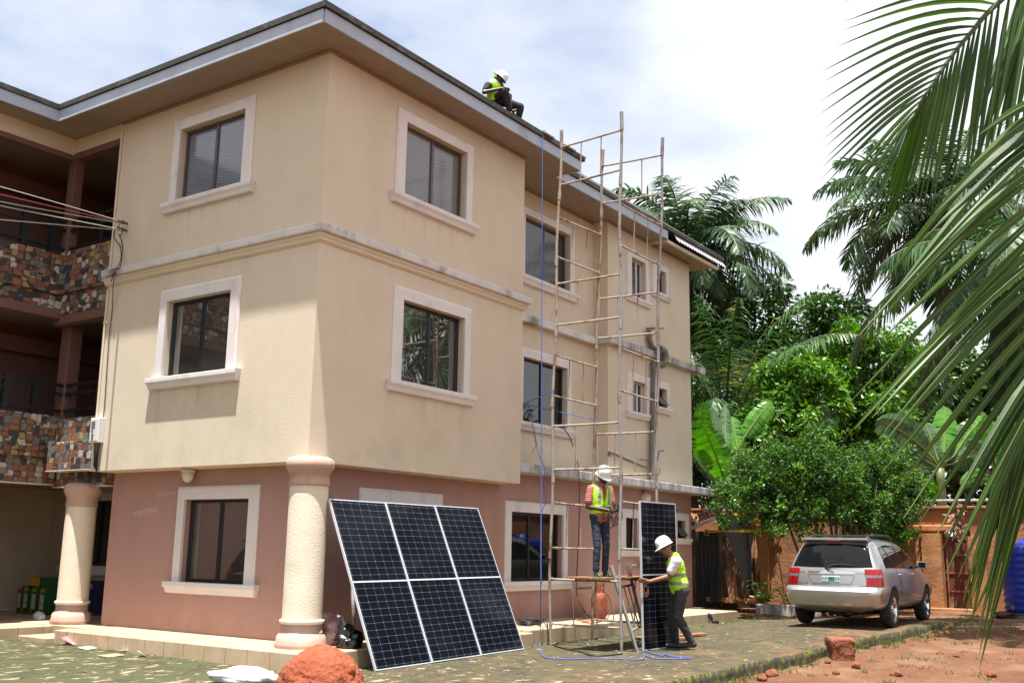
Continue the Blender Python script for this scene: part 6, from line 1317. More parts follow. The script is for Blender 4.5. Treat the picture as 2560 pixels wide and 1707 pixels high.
    bv = BVHTree.FromPolygons([v.co.copy() for v in me2.vertices], [tuple(p.vertices) for p in me2.polygons])
    def hit(p, d, off):
        d = Vector(d).normalized(); r = bv.ray_cast(Vector(p)-d*3, d)
        if r[0] is None: return Vector(p)
        n = r[1] if r[1].dot(d) < 0 else -r[1]; return r[0]+n*off
    def patch(top, bot, d, nm, ma, par, off=.006, nx=10, nz=5):
        """top and bottom edges as point lists; projected onto the body along d"""
        def ev(pts, f): n = len(pts)-1; x = min(n-1e-6,f*n); i = int(x); return Vector(pts[i]).lerp(Vector(pts[i+1]), x-i)
        m = MB(); V = []
        for a in range(nz+1):
            for b in range(nx+1): V.append(hit(ev(bot,b/nx).lerp(ev(top,b/nx),a/nz), d, off))
        F = [(a*(nx+1)+b,a*(nx+1)+b+1,(a+1)*(nx+1)+b+1,(a+1)*(nx+1)+b) for a in range(nz) for b in range(nx)]; m.add(V, F); o = local(m.build(nm, ma, par, smooth=True, fix=False)); return o
    def line(pts, d, r, nm, ma, par, off=.002, n=8):
        P = [hit(p, d, off) for p in spline(pts, n)]; m = MB(); m.tube(P, r, 6); return local(m.build(nm, ma, par, smooth=True))
    X_ = (1,0,0)
    # tailgate with its window
    patch([(0,.60,1.555),(0,.3,1.575),(0,0,1.58),(0,-.3,1.575),(0,-.60,1.555)], [(0,.735,1.125),(0,.4,1.11),(0,0,1.108),(0,-.4,1.11),(0,-.735,1.125)], X_, 'rear_window', 'car_glass', t, .006, 16, 6)
    line([(0,.71,1.10),(0,.70,.86),(0,.60,.755),(0,.3,.742),(0,0,.74),(0,-.3,.742),(0,-.60,.755),(0,-.70,.86),(0,-.71,1.10)], X_, .005, 'tailgate_gap', 'black_trim', t, .0005)
    m = MB(); m.loft([[Vector((x, y, z)) for x, z in ((.36,1.66),(.40,1.625),(.56,1.63),(.72,1.70),(.56,1.705))] for y in [-.60+.1*i for i in range(13)]]); sp = local(m.build('spoiler', paint, t, smooth='auto'))
    m = MB(); m.box((.352,-.14,1.628),(.40,.14,1.655)); local(m.build('brake_light', 'red_lens', sp, bevel=.004))
    for sg in (1,-1):
        D_ = (1,-.85*sg,0); tl = None
        for z0, z1, ma in ((.975,1.085,'red_lens'),(.925,.975,'clear_lens'),(.755,.925,'red_lens')):
            y0, y1 = .655+.03*(1.08-z0), .655+.03*(1.08-z1)
            o = patch([(0.10,y1*sg,z1),(.16,.80*sg,z1),(.33,.86*sg,z1)], [(.10,(y0-.02)*sg,z0),(.16,.80*sg,z0),(.33,.88*sg,z0)], D_, 'tail_light' if tl is None else 'lens', ma, t if tl is None else tl, .012, 10, 3)
            if tl is None: tl = o
            else: o.matrix_parent_inverse = Matrix()
    line([(0,.33,1.075),(0,.1,1.08),(0,-.1,1.08),(0,-.33,1.075)], X_, .001, 'handle_line', 'chrome', t)
    patch([(0,.43,1.025),(0,0,1.04),(0,-.43,1.025)], [(0,.43,.985),(0,0,.985),(0,-.43,.985)], X_, 'chrome_strip', 'chrome', t, .022, 12, 3)
    patch([(0,.43,.975),(0,0,.98),(0,-.43,.975)], [(0,.36,.80),(0,0,.795),(0,-.36,.80)], X_, 'plate_recess', paint, t, .010, 10, 4)
    pc_ = hit((0,0,.885), X_, .018); m = MB(); m.box((pc_.x-.004,-.17,.825),(pc_.x+.006,.17,.945)); pl = local(m.build('number_plate', 'plate_white', t, bevel=.003))
    m = MB(); m.box((pc_.x-.0055,-.07,.845),(pc_.x-.0042,.05,.925)); m.box((pc_.x-.0055,-.165,.828),(pc_.x-.0042,.165,.842)); local(m.build('plate_print', 'plate_green', pl))
    fc = bpy.data.curves.new('plate_text', 'FONT'); fc.body = 'KSF 893GB'; fc.size = .070; fc.align_x = 'CENTER'; fc.extrude = .0008; fo = bpy.data.objects.new('plate_text', fc); COL.objects.link(fo); dgg = bpy.context.evaluated_depsgraph_get(); tm = bpy.data.meshes.new_from_object(fo.evaluated_get(dgg)); bpy.data.objects.remove(fo)
    tm.materials.clear(); tm.materials.append(MATS['plate_blue']); fo = bpy.data.objects.new('plate_text', tm); COL.objects.link(fo); fo.parent = pl; fo.rotation_euler = (rad(90),0,rad(-90)); fo.location = (pc_.x-.007,0,.860)
    em = hit((0,0,1.0), X_, .03); m = MB(); m.tube([em+Vector((0,.055*math.cos(a),.034*math.sin(a)+.01)) for a in [i*math.pi/10 for i in range(21)]], .006, 6, cap=False); m.tube([em+Vector((0,.022*math.cos(a),.032*math.sin(a)+.01)) for a in [i*math.pi/10 for i in range(21)]], .004, 6, cap=False); m.tube([em+Vector((0,.04*math.cos(a),.012*math.sin(a)+.022)) for a in [i*math.pi/10 for i in range(21)]], .004, 6, cap=False); local(m.build('emblem', 'chrome', t, smooth=True))
    m = MB()
    for y0, y1, z in ((.60,.50,1.01),(.60,.44,.80),(-.46,-.66,1.005)):
        n_ = 7
        for k in range(n_):
            y = y0+(y1-y0)*k/(n_-1); p = hit((0,y,z), X_, .004); m.obox(p, (.003,0,0), (0,abs(y1-y0)/n_*.35,0), (0,.0,.011))
    local(m.build('badge', 'chrome', t))
    m = MB(); w0 = hit((0,.08,1.085), X_, .03); w1 = hit((0,-.0,1.14), X_, .03); w2 = hit((0,-.40,1.15), X_, .025); m.tube([w0, w1, w1.lerp(w2,.4)+Vector((0,0,.02)), w2], [.016,.014,.010,.006], 8); m.lathe([(.03,0),(.03,.02)], w0, 12, axis=(-1,0,0)); local(m.build('wiper', 'black_trim', t, smooth='auto'))
    # bumper details
    m = MB()
    for y in (.32,.02,-.3): p = hit((0,y,.43), X_, .003); m.obox(p, (.004,0,0), (0,.07,0), (0,0,.018))
    local(m.build('bumper_slot', paint, t, bevel=.004))
    m = MB(); m.box((.55,-.58,.24),(4.2,.58,.34)); m.tube([(.12,-.28,.27),(.6,-.28,.27)], .035, 10); m.tube([(.98,-.7,.33),(.98,.7,.33)], .06, 8); m.box((.35,-.30,.22),(.75,.15,.3)); local(m.build('underbody', 'under_dark', t))
    # sides
    for sg in (1,-1):
        D_ = (0,-sg,0); y = 0
        for top, bot, nm in (([(.70,y,1.50),(.98,y,1.54)], [(.60,y,1.12),(1.22,y,1.115)], 'quarter_window'), ([(1.06,y,1.55),(1.40,y,1.575),(1.80,y,1.575)], [(1.31,y,1.115),(1.6,y,1.11),(1.98,y,1.108)], 'door_window'), ([(1.88,y,1.575),(2.25,y,1.555),(2.58,y,1.48)], [(2.05,y,1.108),(2.6,y,1.10),(3.18,y,1.10)], 'door_window')):
            patch(top, bot, D_, nm, 'car_glass', t, .006, 12, 6)
        line([(1.02,y,1.55),(1.27,y,1.11)], D_, .012, 'window_pillar', 'black_trim', t); line([(1.84,y,1.575),(2.015,y,1.108)], D_, .016, 'window_pillar', 'black_trim', t)
        line([(2.01,y,1.10),(2.03,y,.8),(2.02,y,.45)], D_, .004, 'door_gap', 'black_trim', t, .0); line([(3.20,y,1.09),(3.24,y,.8),(3.18,y,.46)], D_, .004, 'door_gap', 'black_trim', t, .0); line([(1.30,y,1.10),(1.36,y,.95),(1.40,y,.70)], D_, .004, 'door_gap', 'black_trim', t, .0)
        for x in (1.52, 2.50): p = hit((x,0,.985), D_, .02); m = MB(); m.tube([p+Vector((-.09,0,-.005)), p+Vector((0,sg*.012,.005)), p+Vector((.09,0,-.005))], [.012,.017,.012], 8); local(m.build('door_handle', 'chrome', t, smooth=True))
        patch([(1.46,y,.66),(2.3,y,.66),(3.20,y,.66)], [(1.46,y,.60),(2.3,y,.60),(3.20,y,.60)], D_, 'side_moulding', paint, t, .018, 14, 2)
        p = hit((3.05,0,1.10), D_, 0)-Vector((0,sg*.03,0)); m = MB(); m.loft([[p+Vector((x, sg*yy, z)) for x, z in ((-.02,.0),(.05,.01),(.06,.13),(-.02,.15))] for yy in (.05,.12,.21,.23)]); mi_ = local(m.build('wing_mirror', paint, t, bevel=.02)); m = MB(); m.box((p.x-.026, p.y+sg*.08 if sg > 0 else p.y-.215, p.z+.02), (p.x-.021, p.y+.215 if sg > 0 else p.y-.08, p.z+.13)); local(m.build('mirror_glass', 'car_glass', mi_)); m = MB(); m.tube([p+Vector((.02,-sg*.02,.02)), p+Vector((.02,sg*.06,.04))], .02, 8); local(m.build('mirror_arm', 'black_trim', mi_))
        m = MB(); m.tube(spline([(.62,sg*.545,1.685),(.72,sg*.55,1.735),(1.2,sg*.575,1.765),(1.9,sg*.575,1.765),(2.35,sg*.55,1.735),(2.5,sg*.53,1.685)], 4), .021, 8); local(m.build('roof_rail', 'black_trim', t, smooth=True))
        m = MB()
        for x in (): m.loft([[Vector((x-.43,sg*yy,z)), Vector((x-.40,sg*yy,z)), ] for yy, z in ((.74,.18),(.895,.18),(.90,.44))], close=False)
        for x in RW:
            c = Vector((x, sg*.79, WR)); A_x = (0,sg,0)
            m = MB(); m.lathe([(.225,-.115),(.30,-.11),(.335,-.085),(WR,-.05),(WR,.05),(.335,.085),(.30,.105),(.245,.11),(.225,.095)], c, 40, axis=A_x, caps=False); wh = local(m.build('wheel', 'tyre', t, smooth=True))
            m = MB(); m.lathe([(.235,.10),(.228,.085),(.205,.03),(.20,-.02),(.05,-.02)], c, 40, axis=A_x, caps=False); m.lathe([(.05,.04),(.06,.065),(.045,.08),(.01,.085)], c, 20, axis=A_x)
            for k in range(6):
                a = k*math.pi/3+.3; u = Vector((math.cos(a),0,math.sin(a))); v = Vector((-math.sin(a),0,math.cos(a))); s0 = c+u*.05+Vector((0,sg*.055,0)); s1 = c+u*.215+Vector((0,sg*.075,0)); m.loft([[s0+v*.030,s0-v*.030,s0-v*.026-Vector((0,sg*.03,0)),s0+v*.026-Vector((0,sg*.03,0))],[s1+v*.042,s1-v*.042,s1-v*.036-Vector((0,sg*.03,0)),s1+v*.036-Vector((0,sg*.03,0))]])
            rim = local(m.build('rim', 'chrome', wh, smooth='auto'))
            m = MB(); m.lathe([(.20,-.03),(.01,-.035)], c, 24, axis=A_x, caps=False); local(m.build('brake_disc', 'under_dark', wh))
    m = MB()
    for x in (1.0, 1.75): m.box((x-.02,-.56,1.745),(x+.02,.56,1.768))
    local(m.build('roof_bar', 'black_trim', t, bevel=.006))
    patch([(0,.52,1.60),(0,0,1.62),(0,-.52,1.60)], [(0,.66,1.12),(0,0,1.12),(0,-.66,1.12)], (-1,0,0), 'windscreen', 'car_glass', t, .006, 12, 8)
    for sg in (1,-1): patch([(0,.74*sg,.90),(0,.5*sg,.92)], [(0,.74*sg,.74),(0,.5*sg,.74)], (-1,0,0), 'headlight', 'clear_lens', t, .01, 6, 3)
    for o in t.children_recursive:
        if o.type != 'MESH' or o.data.get('squashed'): continue
        for v in o.data.vertices:
            if v.co.z > .70: v.co.z = .70+(v.co.z-.70)*.925
        o.data['squashed'] = 1
    return t
HEAD = rad(1.5)
wc = ongnd((2226,1568)); fx, lx = Vector((math.cos(HEAD),math.sin(HEAD),0)), Vector((-math.sin(HEAD),math.cos(HEAD),0))
org = wc - fx*.98 + lx*.80; org.z = gz(wc.x, wc.y)
build_car('parked_car', 'silver estate car with chrome wheels parked facing the orange wall', org, HEAD, 'silver_paint')
oz = soilz(-4.5, 4.8)+.17
build_car('parked_car', 'dark blue car parked left of frame, seen only in window glass', Vector((-2.1,4.75,gz(-4,4.7))), rad(182), 'navy_paint')
# ================================================================== people
mat('skin', (.060,.030,.019), .5, .12, 8); mat('skin_warm', (.17,.075,.042), .5, .12, 8)
mat('hair', (.006,.005,.005), .9, .2, 30)
mat('helmet_white', (.80,.82,.84), .28, .03, 3, coat=.3)
mat('denim_blue', (.018,.026,.050), .85, .3, 5, .5, 60, stain=(.06,.075,.11), stain_s=4, stain_t=(.58,.75))
mat('denim_black', (.032,.034,.040), .85, .3, 5, .5, 60, stain=(.085,.088,.098), stain_s=3, stain_t=(.55,.72))
mat('trouser_black', (.016,.015,.019), .85, .2, 5, .4, 40)
mat('shirt_white', (.70,.68,.73), .8, .05, 5, .3, 20); mat('shirt_black', (.016,.017,.020), .85, .2, 5, .4, 30)
mat('shoe_dark', (.028,.027,.029), .6, .2, 6); mat('sole_grey', (.12,.115,.11), .7, .1, 5); mat('sandal_green', (.02,.20,.09), .6, .1, 5)
def striped():
    m = mat('shirt_red', (.30,.018,.022), .85, .15, 6, .4, 40); n = m.node_tree.nodes; l = m.node_tree.links; b = n['Principled BSDF']
    t = n.new('ShaderNodeTexCoord'); wv = n.new('ShaderNodeTexWave'); wv.bands_direction = 'Z'; wv.inputs['Scale'].default_value = 11; wv.inputs['Distortion'].default_value = .6; l.new(t.outputs['Object'], wv.inputs['Vector'])
    r = n.new('ShaderNodeValToRGB'); r.color_ramp.elements[0].position = .72; r.color_ramp.elements[0].color = (.32,.018,.022,1); r.color_ramp.elements[1].position = .80; r.color_ramp.elements[1].color = (.45,.33,.31,1); l.new(wv.outputs['Fac'], r.inputs['Fac']); l.new(r.outputs['Color'], b.inputs['Base Color'])
striped()
def vestmat(name, hz, vx, vneck, under, lo=.0):
    """hi-vis cloth: grey bands at heights hz, strips at |x| in vx on the front and back, open V neck showing the shirt"""
    m = mat(name, (.42,.80,.02), .65, .08, 5, .5, 22); n = m.node_tree.nodes; l = m.node_tree.links; b = n['Principled BSDF']
    t = n.new('ShaderNodeTexCoord'); s = n.new('ShaderNodeSeparateXYZ'); l.new(t.outputs['Object'], s.inputs['Vector'])
    def mth(op, a, c):
        q = n.new('ShaderNodeMath'); q.operation = op
        for i, v in enumerate((a, c)):
            if isinstance(v, (int,float)): q.inputs[i].default_value = v
            else: l.new(v, q.inputs[i])
        return q.outputs['Value']
    f = None
    for h in hz:
        k = mth('LESS_THAN', mth('ABSOLUTE', mth('SUBTRACT', s.outputs['Z'], h), 0), .026); f = k if f is None else mth('MAXIMUM', f, k)
    ax = mth('ABSOLUTE', s.outputs['X'], 0)
    if vx:
        k = mth('MULTIPLY', mth('LESS_THAN', mth('ABSOLUTE', mth('SUBTRACT', ax, vx[0]), 0), .026), mth('GREATER_THAN', s.outputs['Z'], vx[1])); f = mth('MAXIMUM', f, k)
    x = n.new('ShaderNodeMix'); x.data_type = 'RGBA'; l.new(f, x.inputs['Factor']); x.inputs['A'].default_value = (.42,.80,.02,1); x.inputs['B'].default_value = (.24,.245,.26,1); out = x.outputs['Result']
    if vneck:
        z0, k_ = vneck; v = mth('MULTIPLY', mth('LESS_THAN', mth('SUBTRACT', ax, mth('MULTIPLY', mth('SUBTRACT', s.outputs['Z'], z0), k_)), 0), mth('LESS_THAN', s.outputs['Y'], -.02))
        y = n.new('ShaderNodeMix'); y.data_type = 'RGBA'; l.new(v, y.inputs['Factor']); l.new(out, y.inputs['A']); y.inputs['B'].default_value = under+(1,); out = y.outputs['Result']
        zip_ = mth('MULTIPLY', mth('LESS_THAN', ax, .006), mth('LESS_THAN', s.outputs['Z'], z0)); zz = n.new('ShaderNodeMix'); zz.data_type = 'RGBA'; l.new(mth('MULTIPLY', zip_, mth('LESS_THAN', s.outputs['Y'], 0)), zz.inputs['Factor']); l.new(out, zz.inputs['A']); zz.inputs['B'].default_value = (.05,.10,.01,1); out = zz.outputs['Result']
    l.new(out, b.inputs['Base Color'])
def V3(l, f, z): return Vector((l, -f, z))      # person's left, forward, up
def caps_mesh(parts):
    """union of tapered capsules and ellipsoids as loose closed shells"""
    m = MB()
    for p in parts:
        if p[0] == 'c':
            _, a, b, ra, rb = p[:5]; a, b = Vector(a), Vector(b); d = (b-a); L_ = d.length; u = d.normalized() if L_ > 1e-6 else UP; pr = []
            for k in range(6): t_ = math.pi/2*k/5; pr.append((max(1e-4, ra*math.sin(t_)), -ra*math.cos(t_)))
            for k in range(6): t_ = math.pi/2*k/5; pr.append((max(1e-4, rb*math.cos(t_)), L_+rb*math.sin(t_)))
            m.lathe(pr, a, 14, axis=u)
        else:
            _, c, r, rot = p; V = []; F = []; nu, nv = 16, 10
            for i in range(nv+1):
                for j in range(nu):
                    th, ph = math.pi*i/nv, 2*math.pi*j/nu; q = Vector((r[0]*math.sin(th)*math.cos(ph), r[1]*math.sin(th)*math.sin(ph), r[2]*math.cos(th)))
                    if rot: q = rot @ q
                    V.append(Vector(c)+q)
            for i in range(nv):
                for j in range(nu): F.append((i*nu+j, i*nu+(j+1)%nu, (i+1)*nu+(j+1)%nu, (i+1)*nu+j))
            m.add(V, F)
    return m
def blob(name, ma, parent, parts, vox=.011, smooth=4, wrinkle=0, ws=9):
    m = caps_mesh(parts); o = m.build(name, ma); r = o.modifiers.new('r','REMESH'); r.mode = 'VOXEL'; r.voxel_size = vox
    dg = bpy.context.evaluated_depsgraph_get(); me = bpy.data.meshes.new_from_object(o.evaluated_get(dg)); old = o.data; o.data = me; o.modifiers.clear(); bpy.data.meshes.remove(old)
    bm = bmesh.new(); bm.from_mesh(me)
    for _ in range(smooth): bmesh.ops.smooth_vert(bm, verts=bm.verts, factor=.5, use_axis_x=True, use_axis_y=True, use_axis_z=True)
    if wrinkle:
        bm.normal_update()
        for v in bm.verts: v.co += v.normal*wrinkle*mnoise.fractal(Vector((v.co.x*ws, v.co.y*ws, v.co.z*ws*1.7)), 1, 2, 3)
    bm.to_mesh(me); bm.free(); me.materials.clear(); me.materials.append(MATS[ma]); me.polygons.foreach_set('use_smooth',[True]*len(me.polygons)); o.parent = parent; return o
def frame(d, upv=UP):
    z = Vector(d).normalized(); x = Vector(upv).cross(z); x = x.normalized() if x.length > 1e-3 else z.orthogonal().normalized(); return Matrix((x, z.cross(x), z)).transposed()
def hand(wrist, dirv, palm_n, thumb_side, curl=.6, size=1.0, spread=.012):
    """palm plus five bent fingers; palm_n is the way the palm faces"""
    d = Vector(dirv).normalized(); n = Vector(palm_n); n = (n-d*n.dot(d)).normalized(); s = d.cross(n)*thumb_side; W0 = Vector(wrist); P = []
    palm = W0+d*.05*size; P.append(('c', W0, W0+d*.03*size, .024*size, .028*size))
    for k in (-1.5,-.5,.5,1.5): P.append(('c', W0+d*.02*size+s*k*.010*size, W0+d*.085*size+s*k*.019*size, .016*size, .0125*size))
    for k, L_ in ((1.5,.070),(.5,.080),(-.5,.075),(-1.5,.058)):
        b = W0+d*.088*size+s*k*.0195*size; a1 = curl*.7; d1 = (d*math.cos(a1)+n*math.sin(a1)); d2 = (d*math.cos(a1+curl)+n*math.sin(a1+curl)); d3 = (d*math.cos(a1+1.7*curl)+n*math.sin(a1+1.7*curl)); l_ = L_*size
        p1 = b+d1*l_*.45; p2 = p1+d2*l_*.33; p3 = p2+d3*l_*.25; P += [('c', b, p1, .0098*size, .009*size), ('c', p1, p2, .009*size, .0083*size), ('c', p2, p3, .0083*size, .0070*size)]
    t0 = W0+d*.03*size+s*.03*size; t1 = t0+(d*.6+s*.75+n*.25).normalized()*.035*size; t2 = t1+(d*.85+s*.35+n*.4).normalized()*.03*size; P += [('c', W0+d*.02*size+s*.012*size, t0, .016*size, .013*size), ('c', t0, t1, .0125*size, .011*size), ('c', t1, t2, .011*size, .0085*size)]
    return P
def head_parts(c, fwd, up):
    """skull, jaw, nose, lips, ears, brow at head centre c"""
    f = Vector(fwd).normalized(); u = Vector(up); u = (u-f*u.dot(f)).normalized(); l = u.cross(f); M3 = Matrix((l, f, u)).transposed(); q = lambda a, b, e: c+l*a+f*b+u*e
    return [('e', q(0,-.012,.025), (.074,.092,.090), M3), ('e', q(0,.028,-.045), (.055,.062,.066), M3), ('c', q(0,.055,-.085), q(0,.062,-.080), .026, .024), ('c', q(0,.086,.012), q(0,.108,-.026), .009, .014), ('c', q(-.017,.096,-.030), q(.017,.096,-.030), .010, .010),
            ('c', q(-.024,.088,-.056), q(.024,.088,-.056), .0085, .0085), ('c', q(-.022,.085,-.068), q(.022,.085,-.068), .0085, .0085), ('c', q(-.042,.074,.026), q(.042,.074,.026), .013, .013), ('e', q(-.076,-.01,-.005), (.010,.020,.032), M3), ('e', q(.076,-.01,-.005), (.010,.020,.032), M3), ('c', q(-.045,.055,-.02), q(-.04,.06,-.03), .024, .02), ('c', q(.045,.055,-.02), q(.04,.06,-.03), .024, .02)], M3, q
def eyes(parent, q, skinm):
    m = MB()
    for s_ in (-1,1): m.lathe([(.0,-.011),(.006,-.009),(.0095,-.004),(.0105,.0),(.0095,.004),(.006,.009),(.0,.011)], q(.030*s_,.083,.006), 12)
    e = m.build('eyes', 'helmet_white', None, smooth=True); e.parent = parent
    m = MB()
    for s_ in (-1,1): c = q(.030*s_,.083,.006); a = (q(0,1,0)-q(0,0,0)); m.lathe([(.006,.0088),(.004,.0112),(.0,.0118)], c, 12, axis=a, caps=False)
    e2 = m.build('irises', 'hair', None); e2.parent = parent
def hard_hat(parent, c, up, fwd):
    u = Vector(up).normalized(); f = Vector(fwd); f = (f-u*f.dot(u)).normalized(); l = u.cross(f); m = MB(); rings = []; n = 36
    prof = [(1.10,-.012),(1.085,-.002),(1.02,.004),(1.0,.012),(.985,.045),(.92,.085),(.78,.122),(.55,.146),(.28,.157),(.02,.160)]
    for r, h in prof:
        R0 = []
        for j in range(n):
            a = 2*math.pi*j/n; x, y = math.sin(a), math.cos(a); rx, ry = .108*r, .128*r
            if r > 1.01: ry *= 1 + (.26 if y > 0 else .0)*max(0,y)**2; 
            rib = .004*math.exp(-((x*r*.112)/.012)**2) if h > .04 else 0
            R0.append(c + l*x*rx + f*y*ry + u*(h+rib-(.012*max(0,y) if r > 1.1 else 0)))
        rings.append(R0)
    m.loft(rings, caps=False); o = m.build('hard_hat', 'helmet_white', None, smooth=True); o.parent = parent; s_ = o.modifiers.new('s','SOLIDIFY'); s_.thickness = .004; s_.offset = 1; return o
def setup(label, base, fwd):
    f = Vector(fwd); f.z = 0; f.normalize(); l = UP.cross(f); t = thing('person', label, 'person'); mm = Matrix((l, -f, UP)).transposed().to_4x4(); mm.translation = base; t.matrix_world = mm; return t
def inv(t, P): return t.matrix_world.inverted() @ Vector(P)
CAMD = Vector((-.819,-.574,0)); CRT = Vector((.574,-.819,0))
# ---- man on the scaffold board
fb = Vector((4.62,-1.99,-1.527)); f_ = (CAMD*math.cos(rad(28))+CRT*math.sin(rad(28)))
ft = at((1500,1440), (fb-CAM).dot(AF)); fb.x, fb.y = ft.x, ft.y
t = setup('standing man in red striped shirt and yellow vest winding cable on the scaffold', fb, f_)
hipz, shz = .90, 1.37
LE, RE = V3(.225,.03,1.10), V3(-.235,.02,1.08); LH, RH = V3(.085,.235,1.07), V3(.035,.225,1.025)
hc = V3(.02,.055,1.555); hf = V3(.22,.80,-.62); hu = V3(.0,.55,.85)
hp_, M3, q = head_parts(hc, hf, hu)
body = hp_ + [('c', V3(0,.0,1.36), hc+V3(0,-.02,-.05), .052, .050), ('c', V3(0,-.01,1.0), V3(0,0,1.30), .11, .13), ('c', V3(-.13,0,1.36), V3(.13,0,1.36), .06, .06),
  ('c', V3(.185,0,1.35), LE, .050, .040), ('c', LE, LH, .040, .026), ('c', V3(-.185,0,1.35), RE, .050, .040), ('c', RE, RH, .040, .026), ('c', V3(-.08,0,.92), V3(.08,0,.92), .10, .10)]
for s_, fo, kn in ((1,.02,.02),(-1,.10,.07)):
    hp2, kp, ap = V3(.085*s_,0,.90), V3(.10*s_,kn+.01,.48), V3(.11*s_,fo-.04,.085); body += [('c', hp2, kp, .066, .046), ('c', kp, ap, .044, .034), ('c', ap+V3(0,-.02,-.045), ap+V3(.015*s_,.13,-.055), .030, .026)]
    for k in range(5): body.append(('c', ap+V3(.015*s_+(-.03+.014*k),.13,-.06), ap+V3(.015*s_+(-.034+.0155*k),.165-.006*abs(k-1),-.066), .011, .009))
body += hand(LH, V3(-.35,.8,-.35), V3(-.6,-.2,-.6), -1, .75) + hand(RH, V3(.45,.75,-.1), V3(.3,-.1,.8), 1, .7)
bo = blob('body', 'skin', t, body, .0075, 2); eyes(t, q, 'skin'); hard_hat(t, hc+hu.normalized()*.035+hf.normalized()*(-.005), hu*.96+hf*.02, hf)
tr_ = [('c', V3(-.07,0,.93), V3(.07,0,.93), .112, .112)]
for s_, fo, kn in ((1,.02,.02),(-1,.10,.07)): tr_ += [('c', V3(.082*s_,0,.90), V3(.10*s_,kn,.48), .086, .061), ('c', V3(.10*s_,kn,.48), V3(.11*s_,fo-.045,.11), .060, .053)]
blob('trousers', 'denim_blue', t, tr_, .010, 3, .006, 11)
blob('shirt', 'shirt_red', t, [('c', V3(-.05,0,.93), V3(-.06,0,1.30), .122, .128), ('c', V3(.05,0,.93), V3(.06,0,1.30), .118, .128), ('c', V3(-.14,0,1.36), V3(.14,0,1.36), .072, .072), ('c', V3(.17,0,1.36), V3(.212,.018,1.165), .072, .066), ('c', V3(-.17,0,1.36), V3(-.222,.012,1.16), .072, .066), ('c', V3(0,.01,1.40), V3(.0,.02,1.435), .068, .060)], .010, 3, .004, 12)
vestmat('vest_a', (1.065,), (.088, 1.12), (1.13,.20), (.30,.03,.03)); 
blob('vest', 'vest_a', t, [('c', V3(-.055,0,1.03), V3(-.06,0,1.30), .134, .140), ('c', V3(.055,0,1.03), V3(.06,0,1.30), .132, .140), ('c', V3(-.115,0,1.365), V3(.115,0,1.365), .080, .080)], .010, 3, .005, 10)
m = MB()
for s_, fo in ((1,.02),(-1,.10)): c = V3(.125*s_,fo+.01,.0); m.loft([[c+V3(math.sin(a)*.048*(1.1 if math.cos(a) > 0 else .85), math.cos(a)*.135, z) for a in [2*math.pi*i/20 for i in range(20)]] for z in (.0,.016)]); m.tube([c+V3(-.04,.03,.015), c+V3(-.02,.07,.055), c+V3(0,.10,.02)], .009, 6); m.tube([c+V3(.045,.03,.015), c+V3(.025,.07,.055), c+V3(0,.10,.02)], .009, 6)
m.build('sandals', 'sandal_green', None, smooth='auto').parent = t
m = MB(); hw = t.matrix_world @ LH
for k in range(6):
    a0 = R.uniform(-.6,.6); w_, h_ = R.uniform(.05,.10), R.uniform(.22,.42); o_ = hw+CRT*.055+CAMD*.02; ax = (CRT*math.cos(a0)+CAMD*math.sin(a0)); tilt = R.uniform(-.10,.10)
    m.tube([o_+ax*w_*math.sin(a)+ax*tilt*(1-math.cos(a))-UP*h_*.5*(1-math.cos(a))+UP*.05 for a in [2*math.pi*i/22 for i in range(23)]], .006, 6)
tag(m.build('held_cable', 'cable_black', smooth=True), 'loops of dark cable hanging from hands of the man on scaffold', 'cable')
# ---- man carrying the panel
fp = ongnd((1702,1620)); f_ = (-CRT*math.cos(rad(12)) - CAMD*math.sin(rad(12)))
t = setup('man in white shirt and yellow vest steadying the upright solar panel', fp, f_)
k = 1.03; PX = lambda s, dd=0: inv(t, at(s, (fp-CAM).dot(AF)+dd))
toe1, toe2 = PX((1668,1613),.10), PX((1716,1615),-.12)
hipL, hipR = PX((1704,1476),-.07), PX((1694,1478),.10); kneL, kneR = PX((1694,1540),-.12), PX((1679,1543),.10); ankL, ankR = PX((1728,1604),-.14), PX((1690,1606),.12)
shL, shR = PX((1692,1402),-.19), PX((1682,1404),.16); neck = PX((1683,1386)); hc = PX((1664,1369)); hc2 = hc
elL, wrL = PX((1670,1441),-.18), PX((1619,1453),-.04); elR, wrR = PX((1688,1446),.22), PX((1694,1420),.30)
edge = inv(t, HB.lerp(HT,.47)); DE = (HB.lerp(HT,.47)-CAM).dot(AF); wrL = inv(t, at((1624,1453), DE-.07)); 
hf = V3(0,.90,-.50); hu = V3(0,.50,.88); hp_, M3, q = head_parts(hc, hf, hu)
mid = (hipL+hipR)/2; chest = (shL+shR)/2
body = hp_+[('c', chest, hc+V3(0,-.03,-.04), .060, .055), ('c', mid, mid.lerp(chest,.8), .12, .13), ('c', shL, shR, .065, .065), ('c', shL, elL, .056, .045), ('c', elL, wrL, .046, .030), ('c', shR, elR, .056, .045), ('c', elR, wrR, .045, .030)]
for h, kn, an in ((hipL,kneL,ankL),(hipR,kneR,ankR)): body += [('c', h, kn, .085, .062), ('c', kn, an, .058, .040)]
body += hand(wrL, inv(t, at((1594,1449), DE-.05))-wrL, inv(t, fp+AF)-inv(t, fp), 1, .22, 1.08) + hand(wrR, V3(.3,.9,-.1), V3(.6,0,.3), -1, .5, 1.05)
blob('body', 'skin_warm', t, body, .0078, 2); eyes(t, q, 'skin'); hard_hat(t, hc+hu.normalized()*.032, hu, hf)
m = caps_mesh([('e', hc+hu*.035-hf*.02, (.080,.080,.075), None)]); hh = m.build('hair', 'hair', None, smooth=True); hh.parent = t
tr_ = [('c', hipL, hipR, .125, .125), ('c', mid+V3(0,-.02,.04), mid+V3(0,-.02,.10), .128, .125)]
